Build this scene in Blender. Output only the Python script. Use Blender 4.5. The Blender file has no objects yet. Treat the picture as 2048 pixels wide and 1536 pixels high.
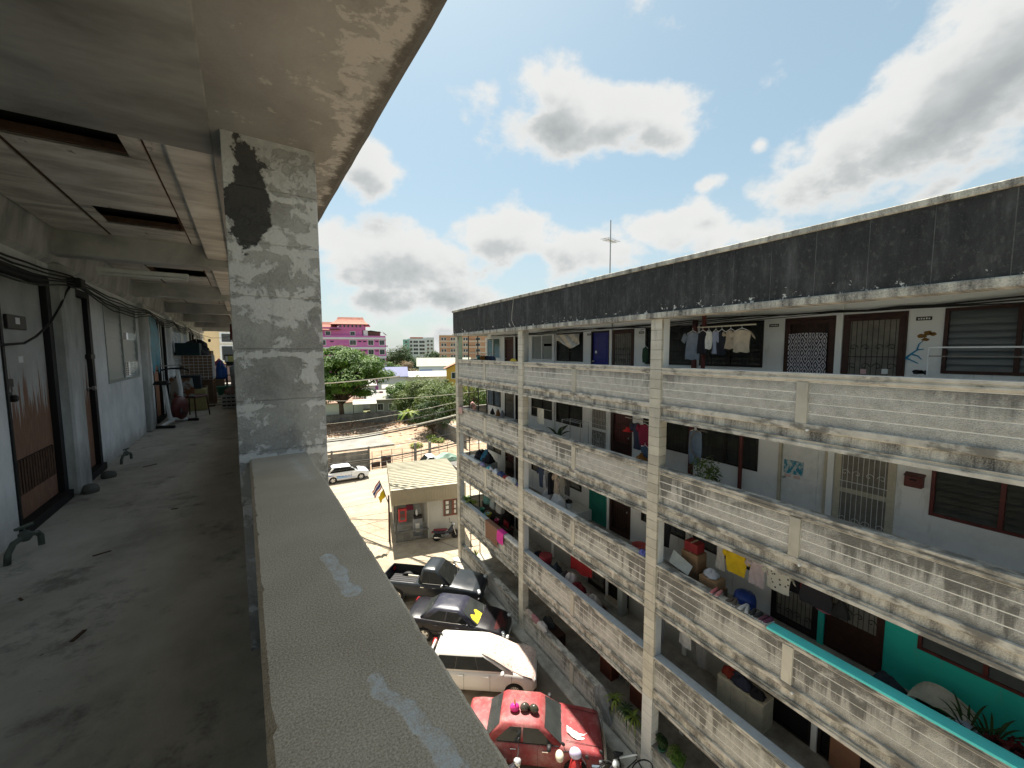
import bpy, bmesh, math, random
from mathutils import Vector, Matrix
R = math.radians
rnd = random.Random(7)
SC = bpy.context.scene
COL = SC.collection
# ------------------------------------------------------------------ camera
ZC = 12.3
YAW, PIT, ROLL = R(30.16), R(4.72), R(-0.22)
cd = bpy.data.cameras.new('camera'); cam = bpy.data.objects.new('camera', cd); COL.objects.link(cam)
cd.sensor_fit = 'HORIZONTAL'; cd.sensor_width = 36.0; cd.lens = 36.0*800/2048
cd.clip_start = 0.05; cd.clip_end = 6000
fw = Vector((math.sin(YAW)*math.cos(PIT), math.cos(YAW)*math.cos(PIT), -math.sin(PIT)))
rt = Vector((math.cos(YAW), -math.sin(YAW), 0)); up = rt.cross(fw)
r2 = rt*math.cos(ROLL)+up*math.sin(ROLL); u2 = up*math.cos(ROLL)-rt*math.sin(ROLL)
m = Matrix((r2, u2, -fw)).transposed().to_4x4(); m.translation = (0, 0, ZC)
cam.matrix_world = m; SC.camera = cam
# ------------------------------------------------------------------ light
SUN = Vector((0.085, 0.47, 1.0)).normalized()
sd = bpy.data.lights.new('sun', 'SUN'); sun = bpy.data.objects.new('sun', sd); COL.objects.link(sun)
sd.energy = 4.1; sd.angle = R(0.53); sd.color = (1.0, 0.94, 0.84)
sun.rotation_mode = 'QUATERNION'; sun.rotation_quaternion = SUN.to_track_quat('Z', 'Y'); sun.location = (0, 0, 60)
vs = SC.view_settings
vs.view_transform = 'Standard'; vs.look = 'None'; vs.gamma = 1.0; vs.use_curve_mapping = False
vs.exposure = 1.72

class NT:
    """small node-tree writer"""
    def __init__(s, tree): s.t = tree; s.n = tree.nodes; s.l = tree.links
    def put(s, inp, v):
        if v is None: return
        if hasattr(v, 'is_output'): s.l.new(v, inp)
        elif isinstance(v, (int, float)) and hasattr(inp.default_value, '__len__'):
            inp.default_value = [v]*3 + ([1] if len(inp.default_value) == 4 else [])
        elif hasattr(v, '__len__') and len(v) == 3 and hasattr(inp.default_value, '__len__') and len(inp.default_value) == 4:
            inp.default_value = (*v, 1)
        else: inp.default_value = v
    def math(s, op, a, b=None, c=None, clamp=False):
        n = s.n.new('ShaderNodeMath'); n.operation = op; n.use_clamp = clamp
        for i, v in enumerate((a, b, c)): s.put(n.inputs[i], v)
        return n.outputs[0]
    def vmath(s, op, a, b=None):
        n = s.n.new('ShaderNodeVectorMath'); n.operation = op
        s.put(n.inputs[0], a); s.put(n.inputs[1], b)
        return n.outputs['Value'] if op in ('DOT_PRODUCT', 'LENGTH') else n.outputs[0]
    def pos(s): return s.n.new('ShaderNodeNewGeometry').outputs['Position']
    def normal(s): return s.n.new('ShaderNodeNewGeometry').outputs['Normal']
    def obj(s): return s.n.new('ShaderNodeTexCoord').outputs['Object']
    def gen(s): return s.n.new('ShaderNodeTexCoord').outputs['Generated']
    def rand(s): return s.n.new('ShaderNodeObjectInfo').outputs['Random']
    def sep(s, v):
        n = s.n.new('ShaderNodeSeparateXYZ'); s.put(n.inputs[0], v); return n.outputs
    def comb(s, x, y, z):
        n = s.n.new('ShaderNodeCombineXYZ')
        for i, v in enumerate((x, y, z)): s.put(n.inputs[i], v)
        return n.outputs[0]
    def scale(s, v, sc): return s.vmath('MULTIPLY', v, sc)
    def noise(s, v, sc=5, det=4, ro=0.55, dist=0.0):
        n = s.n.new('ShaderNodeTexNoise'); s.put(n.inputs['Vector'], v)
        n.inputs['Scale'].default_value = sc; n.inputs['Detail'].default_value = det
        n.inputs['Roughness'].default_value = ro; n.inputs['Distortion'].default_value = dist
        return n.outputs[0]
    def voro(s, v, sc=5, feat='F1', out='Distance'):
        n = s.n.new('ShaderNodeTexVoronoi'); n.feature = feat; s.put(n.inputs['Vector'], v); n.inputs['Scale'].default_value = sc
        return n.outputs[out]
    def step(s, v, a, b):
        n = s.n.new('ShaderNodeMapRange'); n.interpolation_type = 'SMOOTHSTEP'
        s.put(n.inputs[0], v); s.put(n.inputs[1], a); s.put(n.inputs[2], b); n.inputs[3].default_value = 0; n.inputs[4].default_value = 1
        return n.outputs[0]
    def mix(s, f, a, b, mode='MIX'):
        n = s.n.new('ShaderNodeMix'); n.data_type = 'RGBA'; n.blend_type = mode
        s.put(n.inputs[0], f); s.put(n.inputs[6], a); s.put(n.inputs[7], b)
        return n.outputs[2]
    def ramp(s, f, stops):
        n = s.n.new('ShaderNodeValToRGB'); s.put(n.inputs[0], f); e = n.color_ramp.elements
        while len(e) < len(stops): e.new(0.5)
        for i, (p, c) in enumerate(stops): e[i].position = p; e[i].color = (*c, 1) if len(c) == 3 else c
        return n.outputs[0]
    def bump(s, h, st=0.3, d=0.01):
        n = s.n.new('ShaderNodeBump'); s.put(n.inputs['Height'], h); n.inputs['Strength'].default_value = st; n.inputs['Distance'].default_value = d
        return n.outputs[0]

MATS = {}
def material(name, fn=None, col=(0.5, 0.5, 0.5), rough=0.8, metal=0.0, **kw):
    """fn(nt) may return dict(color=, rough=, bump=, metal=...)"""
    if name in MATS: return MATS[name]
    mt = bpy.data.materials.new(name); mt.use_nodes = True; t = mt.node_tree
    b = t.nodes['Principled BSDF']; nt = NT(t)
    b.inputs['Base Color'].default_value = (*col, 1); b.inputs['Roughness'].default_value = rough; b.inputs['Metallic'].default_value = metal
    b.inputs['Specular IOR Level'].default_value = kw.get('spec', 0.3)
    if kw.get('coat'): b.inputs['Coat Weight'].default_value = kw['coat']; b.inputs['Coat Roughness'].default_value = kw.get('coat_rough', 0.05)
    if kw.get('trans'): b.inputs['Transmission Weight'].default_value = kw['trans']; b.inputs['IOR'].default_value = kw.get('ior', 1.45)
    if fn:
        d = fn(nt)
        if 'color' in d: nt.put(b.inputs['Base Color'], d['color'])
        if 'rough' in d: nt.put(b.inputs['Roughness'], d['rough'])
        if 'metal' in d: nt.put(b.inputs['Metallic'], d['metal'])
        if 'bump' in d: nt.put(b.inputs['Normal'], d['bump'])
        if 'alpha' in d: nt.put(b.inputs['Alpha'], d['alpha'])
        if 'sub' in d:
            # leaf translucency
            tr = t.nodes.new('ShaderNodeBsdfTranslucent'); nt.put(tr.inputs[0], d['sub'])
            ad = t.nodes.new('ShaderNodeMixShader'); ad.inputs[0].default_value = 0.35
            t.links.new(b.outputs[0], ad.inputs[1]); t.links.new(tr.outputs[0], ad.inputs[2])
            t.links.new(ad.outputs[0], t.nodes['Material Output'].inputs[0])
    MATS[name] = mt
    return mt
def plain(name, col, rough=0.7, var=0.12, sc=6.0, metal=0.0, bump=0.0, **kw):
    """a single-colour material with uneven tone and a little grain, in object space"""
    def fn(n):
        p = n.obj()
        f = n.noise(p, sc, 5, 0.6); g = n.noise(p, sc*7, 3, 0.6)
        k = n.math('ADD', n.math('MULTIPLY', n.math('SUBTRACT', f, 0.5), 2.2*var*2), n.math('MULTIPLY', n.math('SUBTRACT', g, 0.5), var*1.5))
        k = n.math('ADD', k, 1.0)
        c = n.mix(1.0, (*col, 1), n.comb(k, k, k), 'MULTIPLY')
        d = dict(color=c, rough=n.math('ADD', rough, n.math('MULTIPLY', n.math('SUBTRACT', f, 0.5), 0.25), clamp=True))
        if bump: d['bump'] = n.bump(g, bump, 0.01)
        return d
    return material(name, fn, col, rough, metal, **kw)

# ------------------------------------------------------------------ sky with clouds (world)
W = bpy.data.worlds.new('World'); SC.world = W; W.use_nodes = True
def pix_dir(x, y): return (fw + r2*((x-1024)/800.0) - u2*((y-768)/800.0)).normalized()
def build_sky():
    t = W.node_tree; t.nodes.clear(); n = NT(t)
    out = t.nodes.new('ShaderNodeOutputWorld'); bg = t.nodes.new('ShaderNodeBackground'); t.links.new(bg.outputs[0], out.inputs[0])
    sky = t.nodes.new('ShaderNodeTexSky'); sky.sky_type = 'NISHITA'; sky.sun_disc = False
    sky.sun_elevation = math.asin(SUN.z); sky.sun_rotation = math.atan2(SUN.x, SUN.y)
    sky.air_density = 1.0; sky.dust_density = 1.3; sky.ozone_density = 1.2; sky.altitude = 10
    d = n.gen()
    sx, sy, sz = n.sep(d)
    az = n.math('ARCTAN2', sx, sy); el = n.math('ARCSINE', n.math('MINIMUM', n.math('MAXIMUM', sz, -1.0), 1.0))
    ca, sa = math.cos(0.36), math.sin(0.36)
    def coords(dz):          # flat sky coordinates, straight and turned by 0.36 rad
        e2 = n.math('ADD', el, dz)
        return n.comb(az, e2, 0.0), n.comb(n.math('MULTIPLY_ADD', az, ca, n.math('MULTIPLY', e2, sa)), n.math('MULTIPLY_ADD', az, -sa, n.math('MULTIPLY', e2, ca)), 0.0)
    # (pixel centre, half sizes in radians, turned, weight)
    blobs = [((1180, 250), 0.21, 0.085, 0, 1.25), ((1105, 190), 0.10, 0.085, 0, 1.0), ((1290, 275), 0.15, 0.055, 0, 0.9), ((955, 200), 0.085, 0.05, 0, 0.5),
             ((725, 330), 0.085, 0.07, 0, 1.3),
             ((1930, 190), 0.27, 0.12, 1, 1.35), ((1740, 260), 0.18, 0.08, 1, 1.2), ((2040, 60), 0.2, 0.12, 1, 0.9),
             ((800, 525), 0.27, 0.10, 0, 1.15), ((1010, 480), 0.20, 0.075, 0, 1.05), ((1340, 450), 0.13, 0.055, 0, 1.1), ((1170, 500), 0.18, 0.075, 0, 1.0), ((1500, 470), 0.2, 0.04, 0, 0.7),
             ((900, 600), 0.35, 0.06, 0, 0.95), ((1420, 368), 0.035, 0.022, 0, 0.6), ((1520, 290), 0.025, 0.018, 0, 0.6), ((1900, 370), 0.2, 0.045, 1, 0.65)]
    def field(dz):
        P = coords(dz); acc = None
        for (px, a, b, tn, w) in blobs:
            c = pix_dir(*px); u0 = math.atan2(c.x, c.y); v0 = math.asin(c.z); k = math.cos(v0)
            if tn: u0, v0 = u0*ca+v0*sa, -u0*sa+v0*ca
            vm = n.n.new('ShaderNodeVectorMath'); vm.operation = 'MULTIPLY_ADD'
            n.put(vm.inputs[0], P[tn]); vm.inputs[1].default_value = (k/a, 1/b, 0); vm.inputs[2].default_value = (-u0*k/a, -v0/b, 0)
            g = n.math('MULTIPLY_ADD', n.vmath('LENGTH', vm.outputs[0]), -w, 1.25*w)
            acc = g if acc is None else n.math('MAXIMUM', acc, g)
        return acc
    # the same fair-weather clouds carry on over the rest of the sky
    far = n.math('MULTIPLY', n.math('SUBTRACT', n.noise(n.vmath('ADD', d, (3.1, 7.7, 1.3)), 2.6, 2, 0.5), 0.56), 6.0)
    out_v = n.step(n.vmath('DOT_PRODUCT', d, tuple(fw)), 0.55, 0.25)
    rest = n.math('MAXIMUM', n.math('SUBTRACT', far, n.math('MULTIPLY', n.math('SUBTRACT', 1.0, out_v), 3.0)), n.math('MULTIPLY', n.step(el, 0.17, 0.02), 0.62))
    def dn(v, det):
        return n.math('MULTIPLY', n.math('SUBTRACT', n.noise(n.scale(v, (1, 1, 1.4)), 8.0, det, 0.57, 0.0), 0.5), 2.5)
    dens = n.math('ADD', n.math('MAXIMUM', field(0.0), rest), dn(d, 9))
    off = tuple(Vector((SUN.x*0.3, SUN.y*0.3, 0.9)).normalized()*0.08)
    ddn = n.math('ADD', n.math('MAXIMUM', field(0.075), rest), n.math('MULTIPLY', dn(n.vmath('ADD', d, off), 4), 0.55))
    mask = n.step(dens, 0.30, 0.78)
    thick = n.step(dens, 0.40, 1.5)
    above = n.step(ddn, 0.15, 1.15)          # how much cloud lies between here and the light
    shade = n.math('ADD', n.math('MULTIPLY', n.math('MULTIPLY', thick, above), 0.95), n.math('MULTIPLY', thick, 0.08), clamp=True)
    CL = 4.35
    cc = n.ramp(shade, [(0.0, (0.97, 0.985, 0.98)), (0.15, (0.90, 0.92, 0.92)), (0.45, (0.68, 0.715, 0.725)), (1.0, (0.47, 0.51, 0.525))])
    cc = n.mix(1.0, cc, (CL, CL*0.995, CL*0.98, 1), 'MULTIPLY')
    sc = n.mix(1.0, sky.outputs[0], (0.93, 1.0, 0.89, 1), 'MULTIPLY')
    sc = n.mix(0.45, sc, (2.1, 2.75, 2.88, 1))                     # thin high veil that pales the blue
    sc = n.mix(n.math('MULTIPLY', n.step(el, 0.45, 0.0), 0.55), sc, (3.3, 3.55, 3.65, 1))      # haze toward the horizon
    c = n.mix(mask, sc, cc)
    t.links.new(c, bg.inputs[0]); bg.inputs[1].default_value = 0.0615
    W.cycles.sampling_method = 'NONE'
build_sky()
# ------------------------------------------------------------------ mesh helpers
class MB:
    """collects geometry for ONE mesh object"""
    def __init__(s): s.v = []; s.f = []; s.mi = []; s.sm = []; s.cur = 0; s.smooth = False
    def add(s, vs, fs):
        o = len(s.v); s.v += [tuple(p) for p in vs]; s.f += [tuple(i+o for i in f) for f in fs]
        s.mi += [s.cur]*len(fs); s.sm += [s.smooth]*len(fs); return s
    def box(s, x0, x1, y0, y1, z0, z1):
        if x0 > x1: x0, x1 = x1, x0
        if y0 > y1: y0, y1 = y1, y0
        if z0 > z1: z0, z1 = z1, z0
        return s.add([(x0,y0,z0),(x1,y0,z0),(x1,y1,z0),(x0,y1,z0),(x0,y0,z1),(x1,y0,z1),(x1,y1,z1),(x0,y1,z1)],
                     [(0,3,2,1),(4,5,6,7),(0,1,5,4),(1,2,6,5),(2,3,7,6),(3,0,4,7)])
    def cbox(s, x0, x1, y0, y1, z0, z1, c=0.01):
        """box with chamfered edges (24 vertices)"""
        if x0 > x1: x0, x1 = x1, x0
        if y0 > y1: y0, y1 = y1, y0
        if z0 > z1: z0, z1 = z1, z0
        c = min(c, (x1-x0)*0.45, (y1-y0)*0.45, (z1-z0)*0.45)
        bm = bmesh.new(); bmesh.ops.create_cube(bm, size=1.0)
        for v in bm.verts: v.co = Vector(((x0+x1)/2+v.co.x*(x1-x0), (y0+y1)/2+v.co.y*(y1-y0), (z0+z1)/2+v.co.z*(z1-z0)))
        bmesh.ops.bevel(bm, geom=list(bm.edges), offset=c, segments=1, affect='EDGES', profile=0.5)
        bm.verts.index_update(); s.add([v.co[:] for v in bm.verts], [[v.index for v in f.verts] for f in bm.faces]); bm.free(); return s
    def prism(s, poly, a, b, axis='y', cap=True):
        """extrude a 2-D polygon along an axis; polygon coords are the two other axes in order"""
        def P(p, t):
            return (t, p[0], p[1]) if axis == 'x' else (p[0], t, p[1]) if axis == 'y' else (p[0], p[1], t)
        k = len(poly); vs = [P(p, a) for p in poly]+[P(p, b) for p in poly]
        fs = [(i, (i+1) % k, k+(i+1) % k, k+i) for i in range(k)]
        if cap: fs += [tuple(range(k-1, -1, -1)), tuple(range(k, 2*k))]
        return s.add(vs, fs)
    def tube(s, path, r, n=8, closed=False, cap=True):
        pts = [Vector(p) for p in path]; k = len(pts); rs = r if hasattr(r, '__len__') else [r]*k
        rings = []
        ref = None
        for i, p in enumerate(pts):
            a = pts[(i-1) % k] if (i > 0 or closed) else p; b = pts[(i+1) % k] if (i < k-1 or closed) else p
            t = (b-a); t = t.normalized() if t.length > 1e-9 else Vector((0, 0, 1))
            if ref is None: ref = t.orthogonal().normalized()
            ref = (ref - t*ref.dot(t)); ref = ref.normalized() if ref.length > 1e-6 else t.orthogonal().normalized()
            q = t.cross(ref)
            rings.append([p+(ref*math.cos(2*math.pi*j/n)+q*math.sin(2*math.pi*j/n))*rs[i] for j in range(n)])
        vs = [v for rr in rings for v in rr]; fs = []
        for i in range(k if closed else k-1):
            for j in range(n):
                a = i*n+j; b = i*n+(j+1) % n; c = ((i+1) % k)*n+(j+1) % n; d = ((i+1) % k)*n+j
                fs.append((a, b, c, d))
        if cap and not closed: fs += [tuple(range(n-1, -1, -1)), tuple((k-1)*n+j for j in range(n))]
        return s.add(vs, fs)
    def rod(s, a, b, r, n=6): return s.tube([a, b], r, n)
    def lathe(s, prof, c=(0, 0, 0), n=14, axis='z'):
        vs = []; fs = []; k = len(prof)
        for (r, h) in prof:
            for j in range(n):
                a = 2*math.pi*j/n; x, y = r*math.cos(a), r*math.sin(a)
                vs.append((c[0]+x, c[1]+y, c[2]+h) if axis == 'z' else (c[0]+x, c[1]+h, c[2]+y) if axis == 'y' else (c[0]+h, c[1]+x, c[2]+y))
        for i in range(k-1):
            for j in range(n): fs.append((i*n+j, i*n+(j+1) % n, (i+1)*n+(j+1) % n, (i+1)*n+j))
        fs += [tuple(range(n-1, -1, -1)), tuple((k-1)*n+j for j in range(n))]
        return s.add(vs, fs)
    def loft(s, rings, closed=True, caps=True):
        k = len(rings[0]); vs = [p for r in rings for p in r]; fs = []
        for i in range(len(rings)-1):
            for j in range(k if closed else k-1):
                fs.append((i*k+j, i*k+(j+1) % k, (i+1)*k+(j+1) % k, (i+1)*k+j))
        if caps and closed: fs += [tuple(range(k-1, -1, -1)), tuple((len(rings)-1)*k+j for j in range(k))]
        return s.add(vs, fs)
    def grid(s, nu, nv, fn):
        vs = [fn(i/nu, j/nv) for j in range(nv+1) for i in range(nu+1)]
        fs = [(j*(nu+1)+i, j*(nu+1)+i+1, (j+1)*(nu+1)+i+1, (j+1)*(nu+1)+i) for j in range(nv) for i in range(nu)]
        return s.add(vs, fs)
    def xf(s, M):
        s.v = [tuple(M @ Vector(p)) for p in s.v]; return s
    def mesh(s, name, mats):
        me = bpy.data.meshes.new(name); me.from_pydata(s.v, [], s.f); me.update()
        for mm in (mats if isinstance(mats, (list, tuple)) else [mats]): me.materials.append(mm)
        if any(s.mi): me.polygons.foreach_set('material_index', s.mi)
        me.polygons.foreach_set('use_smooth', s.sm)
        bm = bmesh.new(); bm.from_mesh(me); bmesh.ops.recalc_face_normals(bm, faces=bm.faces); bm.to_mesh(me); bm.free()
        return me
    def build(s, name, mats, parent=None, loc=None, rotz=0, flip=True):
        return obj(name, s.mesh(name, mats), parent, loc, rotz)
def obj(name, me, parent=None, loc=None, rotz=0, rot=None):
    o = bpy.data.objects.new(name, me); COL.objects.link(o)
    if parent is not None: o.parent = parent
    if loc is not None: o.location = loc
    if rot is not None: o.rotation_euler = rot
    elif rotz: o.rotation_euler = (0, 0, rotz)
    return o
def tag(o, label, cat, group=None, kind=None):
    if label: o['label'] = label
    if cat: o['category'] = cat
    if group: o['group'] = group
    if kind: o['kind'] = kind
    return o
def thing(name, label, cat, loc=(0, 0, 0), rotz=0, group=None):
    o = obj(name, None, None, loc, rotz); o.empty_display_size = 0.2
    return tag(o, label, cat, group)
def structure(o): o['kind'] = 'structure'; return o
def hsv(h, s, v):
    import colorsys; return colorsys.hsv_to_rgb(h, s, v)
# ------------------------------------------------------------------ building materials (world-space, so neighbours run on)
D = 8.75; S0 = 21.19; H = 2.722; BAY = 7.0
def below_rail(n, z):       # metres below the rail top of the storey
    fr = n.math('FRACT', n.math('ADD', n.math('DIVIDE', n.math('SUBTRACT', z, 0.955), H), 10.0))
    return n.math('MULTIPLY', n.math('SUBTRACT', 1.0, fr), H)
def grime(n, p):
    """mould running down from the cap in drips, thicker on some stretches and on the lower storeys, and a dirty foot"""
    x, y, z = n.sep(p); b = below_rail(n, z)
    low = n.step(z, 11.95, 9.0)
    row = n.math('FLOOR', n.math('DIVIDE', n.math('SUBTRACT', z, -0.1), H))
    d1 = n.noise(n.comb(n.math('MULTIPLY', y, 4.2), n.math('MULTIPLY', row, 3.7), n.math('MULTIPLY', z, 0.25)), 1.0, 6, 0.68)
    stretch = n.noise(n.comb(n.math('MULTIPLY', y, 0.38), n.math('MULTIPLY', row, 5.1), 0.0), 1.0, 2, 0.5)
    dirt = n.math('MULTIPLY', n.step(stretch, 0.36, 0.66), n.math('MULTIPLY_ADD', low, 0.8, 0.25))
    L = n.math('MULTIPLY', n.math('MAXIMUM', n.math('SUBTRACT', d1, 0.36), 0.0), n.math('MULTIPLY', dirt, 4.6))
    drip = n.step(n.math('SUBTRACT', n.math('ADD', L, 0.14), b), -0.22, 0.24)
    bl = n.noise(p, 2.4, 6, 0.68)
    foot = n.math('MULTIPLY', n.step(n.math('ADD', b, n.math('MULTIPLY', n.math('SUBTRACT', bl, 0.5), 0.7)), 0.80, 1.02), n.math('MULTIPLY_ADD', low, 0.35, 0.4))
    g = n.math('MAXIMUM', n.math('MULTIPLY', drip, n.step(bl, 0.30, 0.50)), foot)
    return g, d1, b, low
def m_panel(n):
    p = n.pos(); g, st, b, low = grime(n, p)
    fine = n.noise(p, 55, 4, 0.7); med = n.noise(p, 5, 5, 0.65); gr = n.voro(n.scale(p, (1, 1, 1.5)), 38)
    base = n.ramp(med, [(0.25, (0.40, 0.388, 0.35)), (0.5, (0.54, 0.525, 0.48)), (0.75, (0.67, 0.655, 0.61))])
    base = n.mix(n.math('MULTIPLY', n.step(fine, 0.45, 0.66), 0.42), base, (0.24, 0.23, 0.21, 1))
    base = n.mix(n.math('MULTIPLY', n.step(fine, 0.48, 0.3), 0.3), base, (0.80, 0.78, 0.73, 1))
    c = n.mix(n.math('MULTIPLY', g, 0.80), base, n.mix(fine, (0.06, 0.06, 0.056, 1), (0.17, 0.165, 0.15, 1)))
    run = n.math('MULTIPLY', n.step(n.noise(n.comb(n.math('MULTIPLY', n.sep(p)[1], 7.0), 3.3, n.math('MULTIPLY', n.sep(p)[2], 0.5)), 1.0, 4, 0.6), 0.60, 0.70), n.step(b, 1.0, 0.3))
    c = n.mix(n.math('MULTIPLY', run, n.math('MULTIPLY_ADD', low, 0.25, 0.1)), c, (0.70, 0.69, 0.66, 1))
    return dict(color=c, rough=0.93, bump=n.bump(n.math('ADD', fine, n.math('MULTIPLY', gr, 1.2)), 0.9, 0.02))
def m_trim(n):      # smooth cast caps and bands: dull cream with grime
    p = n.pos(); g, st, b, low = grime(n, p)
    med = n.noise(p, 4, 5, 0.6); fine = n.noise(p, 70, 3, 0.6)
    base = n.ramp(med, [(0.3, (0.40, 0.378, 0.33)), (0.55, (0.54, 0.512, 0.45)), (0.8, (0.68, 0.65, 0.585))])
    gg = n.math('MULTIPLY', n.step(n.math('ADD', n.noise(n.scale(p, (1, 0.5, 1)), 3.3, 6, 0.66), n.math('MULTIPLY', low, 0.08)), 0.50, 0.66), 0.82)
    c = n.mix(gg, base, n.mix(fine, (0.07, 0.068, 0.06, 1), (0.16, 0.15, 0.135, 1)))
    return dict(color=c, rough=0.85, bump=n.bump(n.math('ADD', fine, n.math('MULTIPLY', med, 2)), 0.35, 0.01))
def m_band(n):      # recessed strip of the slab edge
    p = n.pos(); fine = n.noise(p, 45, 4, 0.7); x, y, z = n.sep(p)
    st = n.noise(n.comb(n.math('MULTIPLY', y, 4.0), 0.0, n.math('MULTIPLY', z, 0.8)), 1.0, 6, 0.65)
    c = n.ramp(n.math('ADD', st, n.math('MULTIPLY', n.math('SUBTRACT', fine, 0.5), 0.5)), [(0.36, (0.588, 0.560, 0.483)), (0.5, (0.350, 0.329, 0.287)), (0.68, (0.075, 0.072, 0.066))])
    return dict(color=c, rough=0.93, bump=n.bump(fine, 0.7, 0.015))
def m_column(n):
    p = n.pos(); med = n.noise(p, 2.2, 5, 0.6); fine = n.noise(p, 60, 3, 0.6); r = n.rand()
    base = n.ramp(n.math('ADD', n.math('MULTIPLY', med, 0.75), n.math('MULTIPLY', r, 0.25)), [(0.3, (0.40, 0.375, 0.315)), (0.55, (0.53, 0.50, 0.42)), (0.8, (0.62, 0.59, 0.505))])
    st = n.step(n.noise(n.scale(p, (3, 3, 0.5)), 1.6, 6, 0.65), 0.55, 0.75)
    c = n.mix(n.math('MULTIPLY', st, 0.5), base, (0.13, 0.12, 0.10, 1))
    return dict(color=c, rough=0.85, bump=n.bump(n.math('ADD', fine, med), 0.35, 0.01))
def m_fascia(n):
    p = n.pos(); x, y, z = n.sep(p)
    st = n.noise(n.comb(n.math('MULTIPLY', y, 4.0), 0.0, n.math('MULTIPLY', z, 0.8)), 1.0, 7, 0.72)
    fine = n.noise(p, 40, 4, 0.7); lump = n.noise(n.scale(p, (1, 1, 1.6)), 14, 4, 0.65); bl = n.noise(p, 1.1, 4, 0.6)
    c = n.ramp(n.math('ADD', n.math('MULTIPLY', st, 0.7), n.math('MULTIPLY', bl, 0.3)), [(0.36, (0.020, 0.021, 0.021)), (0.52, (0.042, 0.043, 0.043)), (0.66, (0.09, 0.091, 0.089)), (0.8, (0.17, 0.17, 0.165))])
    c = n.mix(n.math('MULTIPLY', n.step(fine, 0.55, 0.75), 0.45), c, (0.16, 0.16, 0.155, 1))
    c = n.mix(n.math('MULTIPLY', n.step(n.noise(n.scale(p, (1, 1, 0.7)), 9, 7, 0.76), 0.52, 0.68), 0.5), c, (0.135, 0.135, 0.128, 1))
    pe = n.math('ADD', n.noise(p, 5.5, 5, 0.7), n.math('MULTIPLY', n.step(z, 13.8, 13.3), 0.16))
    c = n.mix(n.step(pe, 0.74, 0.78), c, (0.58, 0.57, 0.53, 1))
    return dict(color=c, rough=0.95, bump=n.bump(n.math('ADD', lump, n.math('MULTIPLY', fine, 0.5)), 0.9, 0.03))
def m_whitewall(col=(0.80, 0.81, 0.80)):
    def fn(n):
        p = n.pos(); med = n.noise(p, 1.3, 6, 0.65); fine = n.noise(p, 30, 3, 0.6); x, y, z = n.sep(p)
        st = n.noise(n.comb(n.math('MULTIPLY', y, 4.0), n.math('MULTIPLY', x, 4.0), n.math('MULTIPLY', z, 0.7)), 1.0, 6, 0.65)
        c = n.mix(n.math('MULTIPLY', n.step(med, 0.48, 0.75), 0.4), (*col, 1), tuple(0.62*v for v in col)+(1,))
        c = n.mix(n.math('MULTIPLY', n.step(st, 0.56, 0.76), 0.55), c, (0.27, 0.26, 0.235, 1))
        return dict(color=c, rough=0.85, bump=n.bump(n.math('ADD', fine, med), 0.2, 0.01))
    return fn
def m_slab(n):
    p = n.pos(); med = n.noise(p, 1.6, 6, 0.65); fine = n.noise(p, 40, 3, 0.6)
    c = n.ramp(n.math('ADD', n.math('MULTIPLY', med, 0.8), n.math('MULTIPLY', fine, 0.2)), [(0.3, (0.15, 0.14, 0.12)), (0.6, (0.459, 0.433, 0.374)), (0.8, (0.612, 0.578, 0.510))])
    return dict(color=c, rough=0.8, bump=n.bump(fine, 0.2, 0.01))
M_PANEL = material('rough_cast_course', m_panel); M_TRIM = material('cast_trim', m_trim); M_BAND = material('slab_edge', m_band)
M_COLUMN = material('column_block', m_column); M_FASCIA = material('blackened_parapet', m_fascia)
M_WHITE = material('white_wall', m_whitewall()); M_SLAB = material('slab_concrete', m_slab)
M_WALL_DARK = material('darkened_wall', m_whitewall((0.36, 0.36, 0.34)))  # darkness inside the lower storeys put into the wall colour
M_TEALWALL = material('teal_wall', m_whitewall((0.03, 0.56, 0.46)))
M_JOINT = plain('mortar_joint', (0.74, 0.72, 0.66), 0.9, 0.12, 9)
M_JOINT_D = plain('dark_joint', (0.16, 0.15, 0.13), 0.9, 0.2, 9)
M_BROWN = plain('brown_wood_paint', (0.048, 0.021, 0.015), 0.45, 0.3, 8)
M_DARKFRAME = plain('dark_frame', (0.022, 0.018, 0.016), 0.5, 0.3, 8)
M_MAROON = plain('maroon_paint', (0.11, 0.028, 0.025), 0.5, 0.25, 6)
M_BLUEDOOR = plain('blue_door_paint', (0.018, 0.022, 0.20), 0.4, 0.2, 6)
M_GREENDOOR = plain('green_door_paint', (0.02, 0.20, 0.15), 0.5, 0.2, 6)
M_CREAM = plain('cream_paint', (0.50, 0.46, 0.36), 0.6, 0.15, 6)
M_WHITEP = plain('white_paint', (0.72, 0.73, 0.72), 0.5, 0.1, 6)
M_GREYP = plain('grey_louvre', (0.36, 0.38, 0.36), 0.35, 0.12, 5)
M_IRON = plain('black_iron', (0.018, 0.018, 0.018), 0.5, 0.3, 20)
M_WIRON = plain('white_iron', (0.62, 0.62, 0.60), 0.5, 0.15, 20)
M_GLASS = material('dark_glass', lambda n: dict(color=n.mix(n.noise(n.pos(), 1.7, 3), (0.02, 0.026, 0.026, 1), (0.085, 0.095, 0.092, 1)), rough=n.math('ADD', 0.08, n.math('MULTIPLY', n.noise(n.pos(), 9, 3), 0.12))), spec=0.5)
M_REFLGL = material('reflection_banded_glass', lambda n: dict(color=n.mix(n.noise(n.scale(n.pos(), (1, 0.6, 6)), 1.3, 3), (0.05, 0.06, 0.065, 1), (0.26, 0.29, 0.30, 1)), rough=0.12), spec=0.5)  # bright reflections on the blades put into the colour as pale bands
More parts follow.
